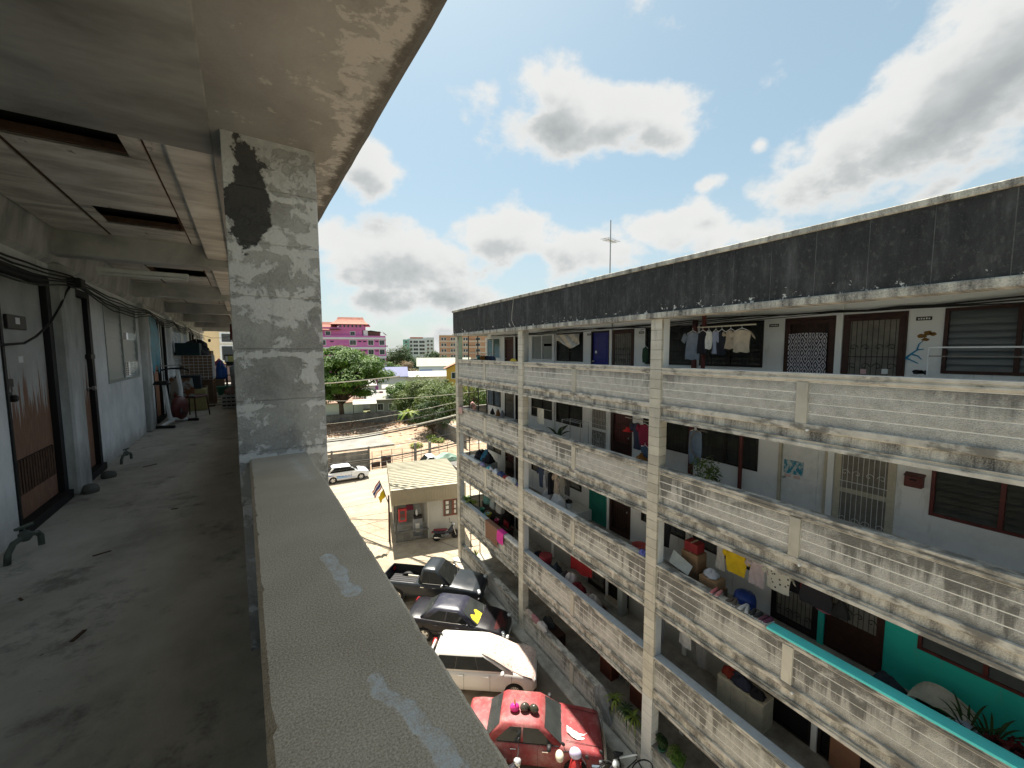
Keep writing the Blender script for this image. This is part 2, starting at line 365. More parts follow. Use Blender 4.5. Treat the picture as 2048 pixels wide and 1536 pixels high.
M_TEALGLASS = material('teal_glass', lambda n: dict(color=n.mix(n.noise(n.pos(), 2, 3), (0.05, 0.11, 0.11, 1), (0.16, 0.26, 0.25, 1)), rough=0.15), spec=0.5)
M_MESH = plain('insect_mesh', (0.21, 0.195, 0.165), 0.9, 0.25, 5)
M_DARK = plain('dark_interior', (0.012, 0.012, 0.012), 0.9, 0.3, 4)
M_BLACKWIRE = plain('black_cable', (0.02, 0.02, 0.02), 0.6, 0.2, 10)

# ------------------------------------------------------------------ the facing apartment block
RB = thing('apartment_block', 'grey concrete apartment block with open corridors and blackened roof parapet across the yard', 'building', (0, 0, 0))
RAIL = [0.955+H*k for k in range(5)]          # rail top of storey k (0 = ground)
FLOOR = [r-0.95 for r in RAIL]
XP = D+0.07                                    # face of the parapet courses
NB = 4                                         # bays; the last is beyond the right edge of the photo
XW = D+1.93                                    # back wall of the corridor
S_END = S0+0.36
S_LO = S0-BAY*NB
def bay_range(i): return S0-BAY*(i+1)+0.36, S0-BAY*i      # low, high
CAPPROF = [(XP-0.055, 0.0), (XP-0.055, -0.045), (XP-0.03, -0.05), (XP-0.03, -0.085), (XP-0.045, -0.09), (XP-0.045, -0.125), (XP-0.012, -0.15), (XP-0.012, -0.165), (XP+0.03, -0.165), (XP+0.20, -0.165), (XP+0.20, 0.0)]
CAPTEAL = plain('turquoise_cap_paint', (0.10, 0.66, 0.64), 0.55, 0.07, 6)
CAPBLUE = plain('pale_blue_grey_cap_paint', (0.40, 0.44, 0.47), 0.6, 0.12, 6)
course_cache = {}
for k in range(5):
    T = RAIL[k]
    for i in range(NB):
        lo, hi = bay_range(i)
        pm = (lo+hi)/2
        zb = T-0.98 if k else 0.0
        par = MB().box(XP+0.004, XP+0.15, lo, hi, zb, T-0.16).build('parapet', M_JOINT, RB)
        cap = MB().prism([(x, T+z) for x, z in CAPPROF], lo-0.001, hi+0.001).build('cap', M_TRIM, par)
        # painted top strips
        paints = []
        if k == 2 and i == 2: paints = [(lo, pm+0.42, CAPTEAL)]
        if k == 2 and i == 3: paints = [(lo, hi, CAPTEAL)]
        if k == 2 and i == 1: paints = [(pm-0.05, hi, M_WHITEP)]
        if k == 1 and i in (1, 2, 3): paints = [(lo, hi, CAPBLUE)]
        if k == 4 and i in (1, 2): paints = [(lo, hi-0.6, M_WHITEP)]
        if k == 1 and i == 0: paints = [(lo+0.3, hi-0.2, CAPBLUE)]
        if k == 2 and i == 0: paints = [(hi-2.4, hi, M_WHITEP)]
        for a, b, mt in paints: MB().box(XP-0.0585, XP+0.2035, a+0.01, b-0.01, T-(0.04 if mt is CAPTEAL else -0.001), T+0.006).build('cap_paint', mt, par)
        MB().cbox(XP-0.035, XP+0.10, pm-0.10, pm+0.10, zb, T-0.166, 0.006).build('post', M_COLUMN, par)
        if k:
            MB().prism([(XP-0.045, T-0.98), (XP-0.045, T-1.085), (XP-0.025, T-1.11), (XP+0.018, T-1.11), (XP+0.018, T-0.965)], lo, hi).build('upper_band', M_TRIM, par)
            MB().box(XP+0.0, XP+0.16, lo, hi, T-1.293, T-1.112).build('slab_edge', M_BAND, par)
            MB().prism([(XP-0.05, T-1.295), (XP-0.02, T-1.31), (XP-0.02, T-1.35), (XP-0.055, T-1.36), (XP-0.055, T-1.43), (XP+0.16, T-1.43), (XP+0.16, T-1.295)], lo, hi).build('lower_band', M_TRIM, par)
            MB().lathe([(0.022, 0), (0.022, 0.07)], (XP-0.085, pm-0.14, T-1.09), 8, 'x').build('drain_spout', M_WHITEP, par)
        ch = (T-0.17-zb-0.0)/4.0
        for a, b in ((lo+0.005, pm-0.104), (pm+0.104, hi-0.005)):
            key = (round(b-a, 3), round(ch, 3))
            if key not in course_cache:
                course_cache[key] = MB().cbox(-0.0, 0.03, -(b-a)/2, (b-a)/2, 0.005, ch-0.009, 0.006).mesh('course', M_PANEL)
            for c in range(4):
                obj('course', course_cache[key], par, (XP+rnd.uniform(-0.003, 0.003), (a+b)/2, zb+c*ch))
# slabs
slab_mats = M_SLAB
for k in range(5):
    z = FLOOR[k]
    if k: MB().box(XP+0.1, XW+0.3, S_LO, S_END-0.3, z-0.33, z).build('floor_slab', M_SLAB, RB)
    else: MB().box(XP+0.1, XW+0.3, S_LO, S_END-0.3, -0.05, 0.02).build('floor_slab', M_SLAB, RB)
# cross beams under the slabs, one at each column
M_CEIL = material('painted_soffit', m_whitewall((0.60, 0.59, 0.55)))
for k in range(1, 6):
    zt = FLOOR[k]-0.33 if k < 5 else 13.30
    for j in range(NB+1):
        s = S0-BAY*j
        MB().box(D+0.30, XW, s+0.06, s+0.30, zt-0.12, zt-0.001).build('cross_beam', M_CEIL, RB)
MB().box(D+0.05, XW+6, S_LO, S_END, 13.30, 13.45).build('roof_slab', M_CEIL, RB)
MB().box(D+0.3, XW+6.0, S_LO+0.1, S_END-0.2, 13.46, 13.6).build('roof_deck', M_SLAB, RB)
# columns built of blocks
BH = 0.262
blockm = MB().cbox(0, 0.30, 0, 0.36, 0.004, BH-0.004, 0.006).mesh('block', M_COLUMN)
M_COLWHITE = material('column_white_paint', m_whitewall((0.60, 0.60, 0.57)))
blockw = MB().cbox(0, 0.30, 0, 0.36, 0.004, BH-0.004, 0.006).mesh('block', M_COLWHITE)
for j in range(NB+1):
    s = S0-BAY*j
    c = MB().box(D+0.012, D+0.29, s+0.012, s+0.348, 0, 13.148).build('column', M_JOINT_D, RB)
    nblk = int(13.14/BH)
    for b in range(nblk+1):
        z = b*BH
        if b == nblk: z = 13.145-BH
        white = (j == 2 and z < 2.35)
        obj('block', blockw if white else blockm, c, (D+rnd.uniform(-0.002, 0.002), s, z))
    # painted inner cheek of the columns between rails
    cheek = {4: (0.66, 0.68, 0.67), 2: (0.60, 0.63, 0.64), 3: (0.5, 0.5, 0.46), 1: (0.42, 0.46, 0.5), 0: (0.5, 0.5, 0.47)}
    for k in range(5):
        col = cheek[k]
        if j == 0 and k == 4: col = (0.42, 0.55, 0.42)
        if j == 1 and k == 4: col = (0.34, 0.35, 0.33)
        if k in (3, 0) and j < 3: continue
        mt = material('cheek_%d_%d' % (k, j if k == 4 and j < 2 else 9), m_whitewall(col))
        MB().box(D+0.08, D+0.304, s-0.004, s+0.364, RAIL[k]+0.002, (RAIL[k+1]-1.43 if k < 4 else 13.14)).build('painted_cheek', mt, c)
# roof parapet: panels, cap, lower band
RPB = MB().box(D-0.07, D+0.06, S_LO, S_END+0.06, 13.30, 14.48).build('roof_parapet', plain('grey_joint', (0.11, 0.11, 0.105), 0.9, 0.5, 3), RB)
pw = BAY/9
pmesh = MB().cbox(0, 0.03, 0.006, pw-0.006, 0, 1.20, 0.004).mesh('panel', M_FASCIA)
s = S_END+0.06-pw
while s > S_LO:
    obj('panel', pmesh, RPB, (D-0.077+rnd.uniform(-0.003, 0.003), s, 13.275)); s -= pw
MB().cbox(D-0.125, D+0.12, S_LO, S_END+0.10, 14.478, 14.59, 0.012).build('cap', M_BAND, RPB)
MB().prism([(D-0.115, 13.275), (D-0.115, 13.15), (D+0.32, 13.15), (D+0.32, 13.295), (D-0.1, 13.295)], S_LO, S_END+0.07).build('lower_band', M_BAND, RPB)
MB().box(D+0.07, XW+6, S_END-0.06, S_END+0.04, 13.46, 14.45).build('end_parapet', M_FASCIA, RPB)
# rooms behind: closed end wall, back wall pieces round the openings
MB().box(XW+0.14, XW+6, S_END-0.25, S_END-0.05, 0, 13.3).build('end_wall', M_WHITE, RB)
CW = [18.05, 11.03, 4.03, -2.97]
OPEN = []                     # storey, bay, slot, s0, s1, z0, z1
for k in range(5):
    z = FLOOR[k]
    for i in range(NB):
        c = CW[i]
        ops = [('W', c+1.6, c+3.38), ('D', c+0.07, c+1.10), ('D', c-1.10, c-0.07), ('W', c-3.36, c-1.6)]
        top = z+2.16
        cz = FLOOR[k+1]-0.33 if k < 4 else 13.30
        teal = (k == 2 and i >= 2)
        mb = MB(); mt = MB()
        edges = [c+3.52]+[e for (_, a, b) in ops for e in (b, a)]+[c-3.48]
        if i == 0: edges[0] = S_END-0.26
        if i < NB-1: edges[-1] = CW[i+1]+3.52
        for q in range(0, len(edges), 2):
            tgt = mt if (teal and (q >= 4 or i == 3)) else mb
            tgt.box(XW, XW+0.14, edges[q+1], edges[q], z, top)
        for q, (kind, a, b) in enumerate(ops):
            tgt = mt if (teal and (q >= 2 or i == 3)) else mb
            if kind == 'W': tgt.box(XW, XW+0.14, a, b, z, z+0.96)
            OPEN.append((k, i, q, a, b, z if kind == 'D' else z+0.96, top))
        mb.box(XW, XW+0.14, edges[-1], edges[0], top, cz)
        mb.build('wall', M_WHITE if k > 1 else M_WALL_DARK, RB)
        if mt.v: mt.build('wall', M_TEALWALL, RB)
        # dividing pilasters on the back wall
        pc = M_WHITE
        MB().box(XW-0.05, XW-0.001, c-0.06, c+0.06, z, cz).build('pilaster', M_TEALWALL if teal else M_WHITE, RB)
        MB().box(XW-0.07, XW-0.001, c-3.53, c-3.40, z, cz).build('pilaster', M_MAROON if k >= 3 and i in (1, 2) else M_WHITE, RB)
    # near-black sheet, its colour standing in for the unlit rooms behind
    MB().box(XW+1.2, XW+1.3, S_LO, S_END-0.3, z+0.01, z+2.4).build('dark_room_sheet', M_DARK, RB)

def bars(mb, a, b, z0, z1, x, n, r=0.006):
    for q in range(n):
        s = a+(b-a)*(q+0.5)/n; mb.rod((x, s, z0), (x, s, z1), r, 4)
def scroll(mb, x, s, z, r, flip=1, rr=0.006):
    pts = [(x, s+flip*r*(1-t/9)*math.cos(t*0.75), z+r*(1-t/9)*math.sin(t*0.75)) for t in range(9)]
    mb.tube(pts, rr, 4)
def frame(mb, a, b, z0, z1, w=0.05, x0=XW-0.025, x1=XW+0.09, sill=True):
    mb.box(x0, x1, a, a+w, z0, z1); mb.box(x0, x1, b-w, b, z0, z1); mb.box(x0, x1, a+w, b-w, z1-w, z1)
    if sill: mb.box(x0, x1, a+w, b-w, z0, z0+w)
louv_cache = {}
def window(op, style):
    k, i, q, a, b, z0, z1 = op
    fm = {'grey': M_WHITEP, 'dark': M_DARKFRAME, 'brown': M_MAROON, 'teal': M_WHITEP, 'grille': M_DARKFRAME, 'glass': M_BROWN}[style]
    mb = MB(); frame(mb, a, b, z0, z1, 0.055); c = (a+b)/2
    mb.box(XW-0.02, XW+0.085, c-0.03, c+0.03, z0+0.055, z1-0.055)
    w = mb.build('window', fm, RB)
    sm = {'grey': M_GREYP, 'dark': M_GLASS, 'brown': M_GLASS, 'teal': M_TEALGLASS, 'grille': M_GLASS, 'glass': M_REFLGL}[style]
    for (p, r) in ((a+0.055, c-0.03), (c+0.03, b-0.055)):
        n = 9; hh = (z1-z0-0.11)/n
        key = (sm.name, round(r-p, 3), round(hh, 3))
        if key not in louv_cache:
            L = r-p-0.006
            louv_cache[key] = MB().add([(-0.035, -L/2, -0.004), (0.028, -L/2, hh+0.002), (0.034, -L/2, hh+0.002), (-0.029, -L/2, -0.004), (-0.035, L/2, -0.004), (0.028, L/2, hh+0.002), (0.034, L/2, hh+0.002), (-0.029, L/2, -0.004)],
                                       [(0, 1, 2, 3), (7, 6, 5, 4), (0, 4, 5, 1), (1, 5, 6, 2), (2, 6, 7, 3), (3, 7, 4, 0)]).mesh('louvre', sm)
        for s in range(n):
            if style == 'grey' and r < c+0.2 and s == 5: continue      # a missing blade
            obj('louvre', louv_cache[key], w, (XW+0.04, (p+r)/2, z0+0.055+s*hh))
    if style in ('grille', 'dark'):
        g = MB(); x = XW-0.045
        bars(g, a+0.03, b-0.03, z0+0.02, z1-0.02, x, 16)
        for zz in (0.04, 0.35, 0.65, 0.96): g.box(x-0.005, x+0.005, a+0.02, b-0.02, z0+(z1-z0)*zz-0.008, z0+(z1-z0)*zz+0.008)
        if style == 'grille':
            for t in range(8):
                s = a+0.1+(b-a-0.2)*t/7; scroll(g, x, s, z0+(z1-z0)*0.8, 0.06, 1 if t % 2 else -1); scroll(g, x, s, z0+(z1-z0)*0.2, 0.06, -1 if t % 2 else 1)
        g.build('grille', M_IRON, w)
    if style == 'glass' or style == 'brown':
        MB().box(XW+0.0, XW+0.02, a+0.07, a+0.085, z0+0.06, z1-0.06).build('clip_rail', M_GREYP, w)
    return w
def door(op, style):
    k, i, q, a, b, z0, z1 = op
    fm, lm = {'brown': (M_BROWN, M_BROWN), 'blue': (M_DARKFRAME, M_BLUEDOOR), 'green': (M_GREENDOOR, M_GREENDOOR), 'white': (M_CREAM, M_WHITEP), 'mesh': (M_BROWN, M_MESH), 'cream': (M_CREAM, M_MESH),
              'dark': (M_DARKFRAME, M_DARK), 'wgate': (M_WHITEP, M_MESH), 'halfbrown': (M_BROWN, M_MAROON), 'wire': (M_DARKFRAME, M_MESH)}[style]
    mb = MB(); frame(mb, a, b, z0+0.02, z1, 0.06, sill=False); mb.box(XW-0.03, XW+0.1, a+0.06, b-0.06, z0+0.02, z0+0.07)
    d = mb.build('door', fm, RB)
    y0, y1 = a+0.063, b-0.063; x = XW+0.035
    if style in ('blue', 'white', 'brown', 'dark', 'halfbrown'):
        MB().cbox(x, x+0.035, y0, y1, z0+0.075, z1-0.065, 0.004).build('leaf', lm, d)
        if style != 'dark':
            for (za, zc) in ((0.18, 0.95), (1.05, 1.95)):
                MB().cbox(x-0.012, x-0.001, y0+0.14, y1-0.14, z0+za, z0+zc, 0.01).build('leaf_panel', lm, d)
        MB().lathe([(0.03, 0), (0.03, 0.02), (0.012, 0.025), (0.012, 0.04), (0.028, 0.05), (0.026, 0.08), (0.006, 0.085)], (x-0.085, y1-0.08 if q == 1 else y0+0.08, z0+1.0), 8, 'x').build('knob', M_GREYP, d)
    if style in ('mesh', 'cream', 'wgate', 'green', 'halfbrown', 'wire', 'brown'):
        sm = {'mesh': M_BROWN, 'cream': M_CREAM, 'wgate': M_WHITEP, 'green': M_GREENDOOR, 'halfbrown': M_BROWN, 'wire': M_DARKFRAME, 'brown': M_BROWN}[style]
        x2 = XW-0.03
        st = MB()
        st.box(x2, x2+0.03, y0-0.02, y0+0.06, z0+0.08, z1-0.07); st.box(x2, x2+0.03, y1-0.06, y1+0.02, z0+0.08, z1-0.07)
        st.box(x2, x2+0.03, y0+0.06, y1-0.06, z1-0.15, z1-0.07); st.box(x2, x2+0.03, y0+0.06, y1-0.06, z0+0.08, z0+(0.8 if style in ('mesh', 'halfbrown') else 0.2))
        if style in ('cream', 'wgate'): st.box(x2, x2+0.03, y0+0.06, y1-0.06, z0+1.0, z0+1.1)
        st.build('screen_door_frame', sm, d)
        if style != 'halfbrown' and style != 'brown': MB().box(x2+0.012, x2+0.018, y0+0.06, y1-0.06, z0+0.2, z1-0.15).build('screen', M_MESH if style != 'green' else M_GREENDOOR, d)
        if style == 'green':
            for t in range(22): MB().box(x2-0.006, x2+0.01, y0+0.07, y1-0.07, z0+0.25+t*0.062, z0+0.25+t*0.062+0.035).build('slat', M_GREENDOOR, d)
        else:
            g = MB(); xg = x2-0.02; gm = M_WIRON if style in ('wgate', 'cream') else M_IRON
            bars(g, y0+0.05, y1-0.05, z0+(0.22 if style != 'mesh' else 0.82), z1-0.15, xg, 9, 0.006)
            zl = z0+(0.30 if style != 'mesh' else 0.95)
            for t in range(4):
                s = y0+0.14+(y1-y0-0.28)*t/3
                scroll(g, xg, s, zl+0.1, 0.09, 1 if t % 2 else -1, 0.007); scroll(g, xg, s, z0+1.45, 0.08, -1 if t % 2 else 1, 0.007)
                if style == 'wgate':
                    g.tube([(xg, (y0+y1)/2+0.38*math.cos(math.pi*u/8), z0+0.55+0.38*math.sin(math.pi*u/8)) for u in range(9)], 0.008, 4)
                    g.rod((xg, (y0+y1)/2, z0+0.55), (xg, (y0+y1)/2+0.38*math.cos(math.pi*(t+0.5)/4), z0+0.55+0.38*math.sin(math.pi*(t+0.5)/4)), 0.007, 4)
            g.box(xg-0.004, xg+0.004, y0+0.04, y1-0.04, z0+1.25, z0+1.265)
            g.build('grille', gm, d)
    return d
STY = {  # storey: per bay [W far, D, D, W near]
    4: [['teal', 'halfbrown', 'dark', 'grey'], ['grille', 'blue', 'mesh', 'grille'], ['dark', 'brown', 'mesh', 'glass'], ['glass', 'mesh', 'brown', 'dark']],
    3: [['dark', 'wire', 'dark', 'dark'], ['grille', 'wgate', 'halfbrown', 'dark'], ['dark', 'white', 'cream', 'brown'], ['brown', 'mesh', 'white', 'dark']],
    2: [['dark', 'halfbrown', 'brown', 'dark'], ['dark', 'green', 'brown', 'dark'], ['dark', 'wire', 'mesh', 'brown'], ['brown', 'mesh', 'brown', 'dark']],
    1: [['dark', 'dark', 'wire', 'dark'], ['dark', 'wire', 'dark', 'dark'], ['dark', 'dark', 'dark', 'dark'], ['dark', 'dark', 'dark', 'dark']],
    0: [['dark', 'dark', 'wire', 'dark'], ['dark', 'dark', 'wire', 'dark'], ['dark', 'dark', 'dark', 'dark'], ['dark', 'dark', 'dark', 'dark']]}
for op in OPEN:
    st = STY[op[0]][op[1]][op[2]]
    (window if op[2] in (0, 3) else door)(op, st)
# ------------------------------------------------------------------ our own block: the corridor the photo is taken from (local frame turned 3.65 deg)
TH = R(3.65)
def LW(x, y, z): return Vector((x*math.cos(TH)-y*math.sin(TH), x*math.sin(TH)+y*math.cos(TH), z))
def lpos(n):        # position in the corridor's own axes
    x, y, z = n.sep(n.pos())
    c, s = math.cos(TH), math.sin(TH)
    return n.comb(n.math('ADD', n.math('MULTIPLY', x, c), n.math('MULTIPLY', y, s)), n.math('SUBTRACT', n.math('MULTIPLY', y, c), n.math('MULTIPLY', x, s)), z)
def seg_mask(n, p, pts, w, edge=0.03, nz=0.05):
    """irregular smear following a polyline in x-y"""
    x, y, z = n.sep(p); acc = None
    dn = n.math('MULTIPLY', n.math('SUBTRACT', n.noise(p, 16, 5, 0.65), 0.5), nz*2)
    for (a, b) in zip(pts[:-1], pts[1:]):
        dx, dy = b[0]-a[0], b[1]-a[1]; l2 = dx*dx+dy*dy
        t = n.math('DIVIDE', n.math('ADD', n.math('MULTIPLY', n.math('SUBTRACT', x, a[0]), dx), n.math('MULTIPLY', n.math('SUBTRACT', y, a[1]), dy)), l2, clamp=True)
        px = n.math('SUBTRACT', x, n.math('ADD', a[0], n.math('MULTIPLY', t, dx))); py = n.math('SUBTRACT', y, n.math('ADD', a[1], n.math('MULTIPLY', t, dy)))
        d = n.math('SQRT', n.math('ADD', n.math('MULTIPLY', px, px), n.math('MULTIPLY', py, py)))
        acc = d if acc is None else n.math('MINIMUM', acc, d)
    return n.step(n.math('ADD', acc, dn), w+edge, w-edge)
def m_ledge(n):
    p = lpos(n); g1 = n.noise(p, 300, 3, 0.72); g2 = n.voro(p, 330); med = n.noise(p, 5, 6, 0.62)
    c = n.ramp(n.math('ADD', n.math('MULTIPLY', g1, 0.78), n.math('MULTIPLY', med, 0.22)), [(0.33, (0.29, 0.225, 0.16)), (0.5, (0.54, 0.445, 0.335)), (0.66, (0.75, 0.65, 0.52))])
    c = n.mix(n.math('MULTIPLY', n.step(g2, 0.28, 0.05), 0.2), c, (0.17, 0.14, 0.11, 1))
    f = n.math('MAXIMUM', seg_mask(n, p, SMEAR1, 0.015, 0.003, 0.02), n.math('MAXIMUM', seg_mask(n, p, SMEAR2, 0.013, 0.003, 0.02), n.math('MULTIPLY', seg_mask(n, p, SMEAR3, 0.012, 0.02, 0.03), 0.6)))
    c = n.mix(n.math('MULTIPLY', f, n.math('MULTIPLY', n.step(n.noise(p, 50, 6, 0.8), 0.34, 0.58), 0.85)), c, n.mix(g1, (0.58, 0.575, 0.555, 1), (0.78, 0.775, 0.75, 1)))
    far = n.step(n.math('ADD', n.sep(p)[1], n.math('MULTIPLY', n.math('SUBTRACT', n.noise(p, 8, 5), 0.5), 0.7)), 1.85, 2.4)
    c = n.mix(n.math('MULTIPLY', far, 0.5), c, (0.50, 0.48, 0.44, 1))
    return dict(color=c, rough=0.9, bump=n.bump(n.math('ADD', g1, n.math('MULTIPLY', f, -0.6)), 0.35, 0.004))
SMEAR1 = [(0.152, 1.08), (0.166, 1.0), (0.166, 0.93), (0.172, 0.88)]
SMEAR2 = [(0.148, 0.62), (0.152, 0.585), (0.172, 0.54), (0.178, 0.50), (0.193, 0.455), (0.195, 0.41)]
SMEAR3 = [(0.17, 2.2), (0.19, 1.95), (0.20, 1.8)]
def m_pilaster(n):
    p = lpos(n); big = n.noise(n.scale(p, (1, 1, 0.4)), 3, 6, 0.65); fine = n.noise(p, 50, 3, 0.6)
    return dict(color=n.ramp(big, [(0.3, (0.264, 0.264, 0.252)), (0.55, (0.480, 0.480, 0.462)), (0.75, (0.696, 0.702, 0.690))]), rough=0.9, bump=n.bump(fine, 0.2, 0.006))
def m_pillar(n):
    p = lpos(n); x, y, z = n.sep(p)
    big = n.noise(p, 3.2, 6, 0.66, 0.4); fine = n.noise(p, 80, 4, 0.65); patch = n.noise(n.vmath('ADD', p, (4.3, 1.2, 8.1)), 9.0, 8, 0.72, 0.35)
    c = n.ramp(n.math('ADD', n.math('MULTIPLY', big, 0.8), n.math('MULTIPLY', fine, 0.2)), [(0.3, (0.152, 0.152, 0.150)), (0.5, (0.381, 0.379, 0.374)), (0.7, (0.507, 0.503, 0.497))])
    # flaking lime wash, stronger on the upper half and along the joints
    up_ = n.math('MULTIPLY', n.step(z, 11.9, 13.2), 0.10)
    jt = n.math('ABSOLUTE', n.math('SUBTRACT', n.math('FRACT', n.math('DIVIDE', n.math('SUBTRACT', z, 11.78), 0.2525)), 0.5))
    jt = n.math('MULTIPLY', n.step(jt, 0.40, 0.5), 0.13)
    fl = n.step(n.math('ADD', n.math('ADD', patch, up_), jt), 0.53, 0.59)
    c = n.mix(n.math('MULTIPLY', fl, 0.75), c, n.mix(fine, (0.590, 0.594, 0.604, 1), (0.814, 0.817, 0.831, 1)))
    # dark cement repair patch
    ex_ = n.math('DIVIDE', n.math('SUBTRACT', x, 0.062), 0.085); ez_ = n.math('DIVIDE', n.math('SUBTRACT', z, 13.02), 0.23)
    rr = n.math('ADD', n.math('SQRT', n.math('ADD', n.math('MULTIPLY', ex_, ex_), n.math('MULTIPLY', ez_, ez_))), n.math('MULTIPLY', n.math('SUBTRACT', n.noise(p, 8, 7, 0.66), 0.5), 1.9))
    c = n.mix(n.step(rr, 1.04, 0.96), c, n.mix(fine, (0.054, 0.054, 0.055, 1), (0.084, 0.083, 0.084, 1)))
    dr = n.math('MAXIMUM', n.step(n.noise(n.scale(p, (9, 9, 0.8)), 1.0, 6, 0.65), 0.6, 0.78), n.math('MULTIPLY', n.step(n.math('ADD', z, n.math('MULTIPLY', n.math('SUBTRACT', patch, 0.5), 0.9)), 13.0, 13.35), 0.8))
    c = n.mix(n.math('MULTIPLY', dr, 0.5), c, (0.066, 0.064, 0.062, 1))
    return dict(color=c, rough=0.9, bump=n.bump(n.math('ADD', fine, n.math('ADD', n.math('MULTIPLY', fl, 0.9), n.math('MULTIPLY', n.step(rr, 1.06, 0.94), -2.0))), 0.6, 0.007))
def m_soffit(n):
    p = lpos(n); x, y, z = n.sep(p)
    big = n.noise(n.scale(p, (1, 0.7, 1)), 2.0, 6, 0.6, 0.4); fine = n.noise(p, 70, 4, 0.65); pt = n.noise(n.vmath('ADD', p, (7.7, 3.1, 0)), 8.5, 8, 0.72, 0.3)
    c = n.ramp(n.math('ADD', n.math('MULTIPLY', big, 0.85), n.math('MULTIPLY', fine, 0.15)), [(0.3, (0.239, 0.229, 0.218)), (0.5, (0.328, 0.316, 0.305)), (0.7, (0.398, 0.386, 0.376))])
    edge = n.step(n.math('ADD', x, n.math('MULTIPLY', n.math('SUBTRACT', big, 0.5), 0.5)), 0.20, 0.46)
    c = n.mix(n.math('MULTIPLY', n.step(n.math('ADD', pt, n.math('MULTIPLY', edge, 0.15)), 0.60, 0.66), 0.7), c, (0.538, 0.516, 0.491, 1))
    c = n.mix(n.math('MULTIPLY', n.step(n.noise(n.vmath('ADD', p, (1, 9, 2)), 10, 8, 0.74, 0.3), 0.55, 0.66), n.math('MULTIPLY', edge, 0.75)), c, (0.183, 0.164, 0.147, 1))
    rim = n.step(n.math('ADD', x, n.math('MULTIPLY', n.math('SUBTRACT', n.noise(p, 8, 8, 0.75), 0.5), 0.20)), 0.455, 0.50)
    c = n.mix(n.math('MULTIPLY', rim, 0.9), c, n.mix(fine, (0.042, 0.038, 0.034, 1), (0.147, 0.134, 0.118, 1)))
    return dict(color=c, rough=0.92, bump=n.bump(n.math('ADD', n.math('MULTIPLY', fine, 0.5), n.math('MULTIPLY', pt, 1.0)), 0.35, 0.010))
def m_beam(dark=1.0):
    def fn(n):
        p = lpos(n); big = n.noise(n.scale(p, (1, 2.2, 1)), 1.5, 6, 0.62, 0.3); fine = n.noise(p, 50, 4, 0.65)
        c = n.ramp(big, [(0.3, tuple(v*dark for v in (0.106, 0.104, 0.100))), (0.5, tuple(v*dark for v in (0.189, 0.186, 0.181))), (0.75, tuple(v*dark for v in (0.273, 0.268, 0.263)))])
        return dict(color=c, rough=0.9, bump=n.bump(n.math('ADD', fine, big), 0.3, 0.008))
    return fn
def m_corr_floor(n):
    p = lpos(n); big = n.noise(n.scale(p, (1.2, 0.7, 1)), 1.1, 6, 0.62, 0.4); mid = n.noise(p, 5, 6, 0.68); fine = n.noise(p, 70, 4, 0.65)
    c = n.ramp(n.math('ADD', n.math('MULTIPLY', big, 0.7), n.math('MULTIPLY', mid, 0.3)), [(0.28, (0.26, 0.24, 0.20)), (0.48, (0.46, 0.43, 0.37)), (0.62, (0.56, 0.53, 0.465)), (0.78, (0.66, 0.63, 0.56))])
    c = n.mix(n.math('MULTIPLY', n.step(n.noise(n.vmath('ADD', p, (3, 8, 1)), 2.6, 8, 0.74), 0.52, 0.70), 0.65), c, (0.087, 0.080, 0.070, 1))
    c = n.mix(n.math('MULTIPLY', n.step(n.noise(n.vmath('ADD', p, (9, 2, 5)), 1.3, 4, 0.6), 0.58, 0.72), 0.25), c, (0.676, 0.493, 0.389, 1))
    sp = n.step(n.noise(n.vmath('ADD', p, (2, 5, 7)), 26, 3, 0.6), 0.72, 0.76)
    c = n.mix(n.math('MULTIPLY', sp, 0.6), c, (0.049, 0.045, 0.042, 1))
    return dict(color=c, rough=n.math('SUBTRACT', 0.78, n.math('MULTIPLY', n.step(big, 0.45, 0.7), 0.3)), bump=n.bump(n.math('ADD', n.math('MULTIPLY', fine, 0.4), mid), 0.3, 0.012))
def m_board(n):
    p = lpos(n); big = n.noise(n.scale(p, (0.8, 2.2, 1)), 1.8, 6, 0.65, 0.4); fine = n.noise(p, 40, 3, 0.6)
    c = n.ramp(big, [(0.3, (0.346, 0.322, 0.288)), (0.48, (0.632, 0.596, 0.545)), (0.6, (0.794, 0.757, 0.705)), (0.75, (0.854, 0.854, 0.828))])
    c = n.mix(n.math('MULTIPLY', n.step(n.noise(n.scale(p, (4, 1.5, 1)), 2.2, 6, 0.7), 0.62, 0.70), 0.7), c, (0.094, 0.075, 0.058, 1))
    return dict(color=c, rough=0.9, bump=n.bump(fine, 0.15, 0.005))
def m_corr_wall(n):
    p = lpos(n); x, y, z = n.sep(p)
    med = n.noise(p, 1.5, 6, 0.65); fine = n.noise(p, 40, 3, 0.6)
    st = n.noise(n.comb(0.0, n.math('MULTIPLY', y, 7.0), n.math('MULTIPLY', z, 0.8)), 1.0, 6, 0.66)
    c = n.ramp(med, [(0.3, (0.604, 0.626, 0.632)), (0.6, (0.860, 0.860, 0.860)), (0.8, (0.860, 0.860, 0.860))])
    c = n.mix(n.math('MULTIPLY', n.step(st, 0.54, 0.75), 0.55), c, (0.359, 0.359, 0.352, 1))
    ft = n.step(n.math('ADD', z, n.math('MULTIPLY', n.math('SUBTRACT', med, 0.5), 0.5)), 11.05, 10.8)
    c = n.mix(n.math('MULTIPLY', ft, 0.6), c, (0.316, 0.287, 0.245, 1))
    return dict(color=c, rough=0.85, bump=n.bump(n.math('ADD', fine, med), 0.2, 0.008))
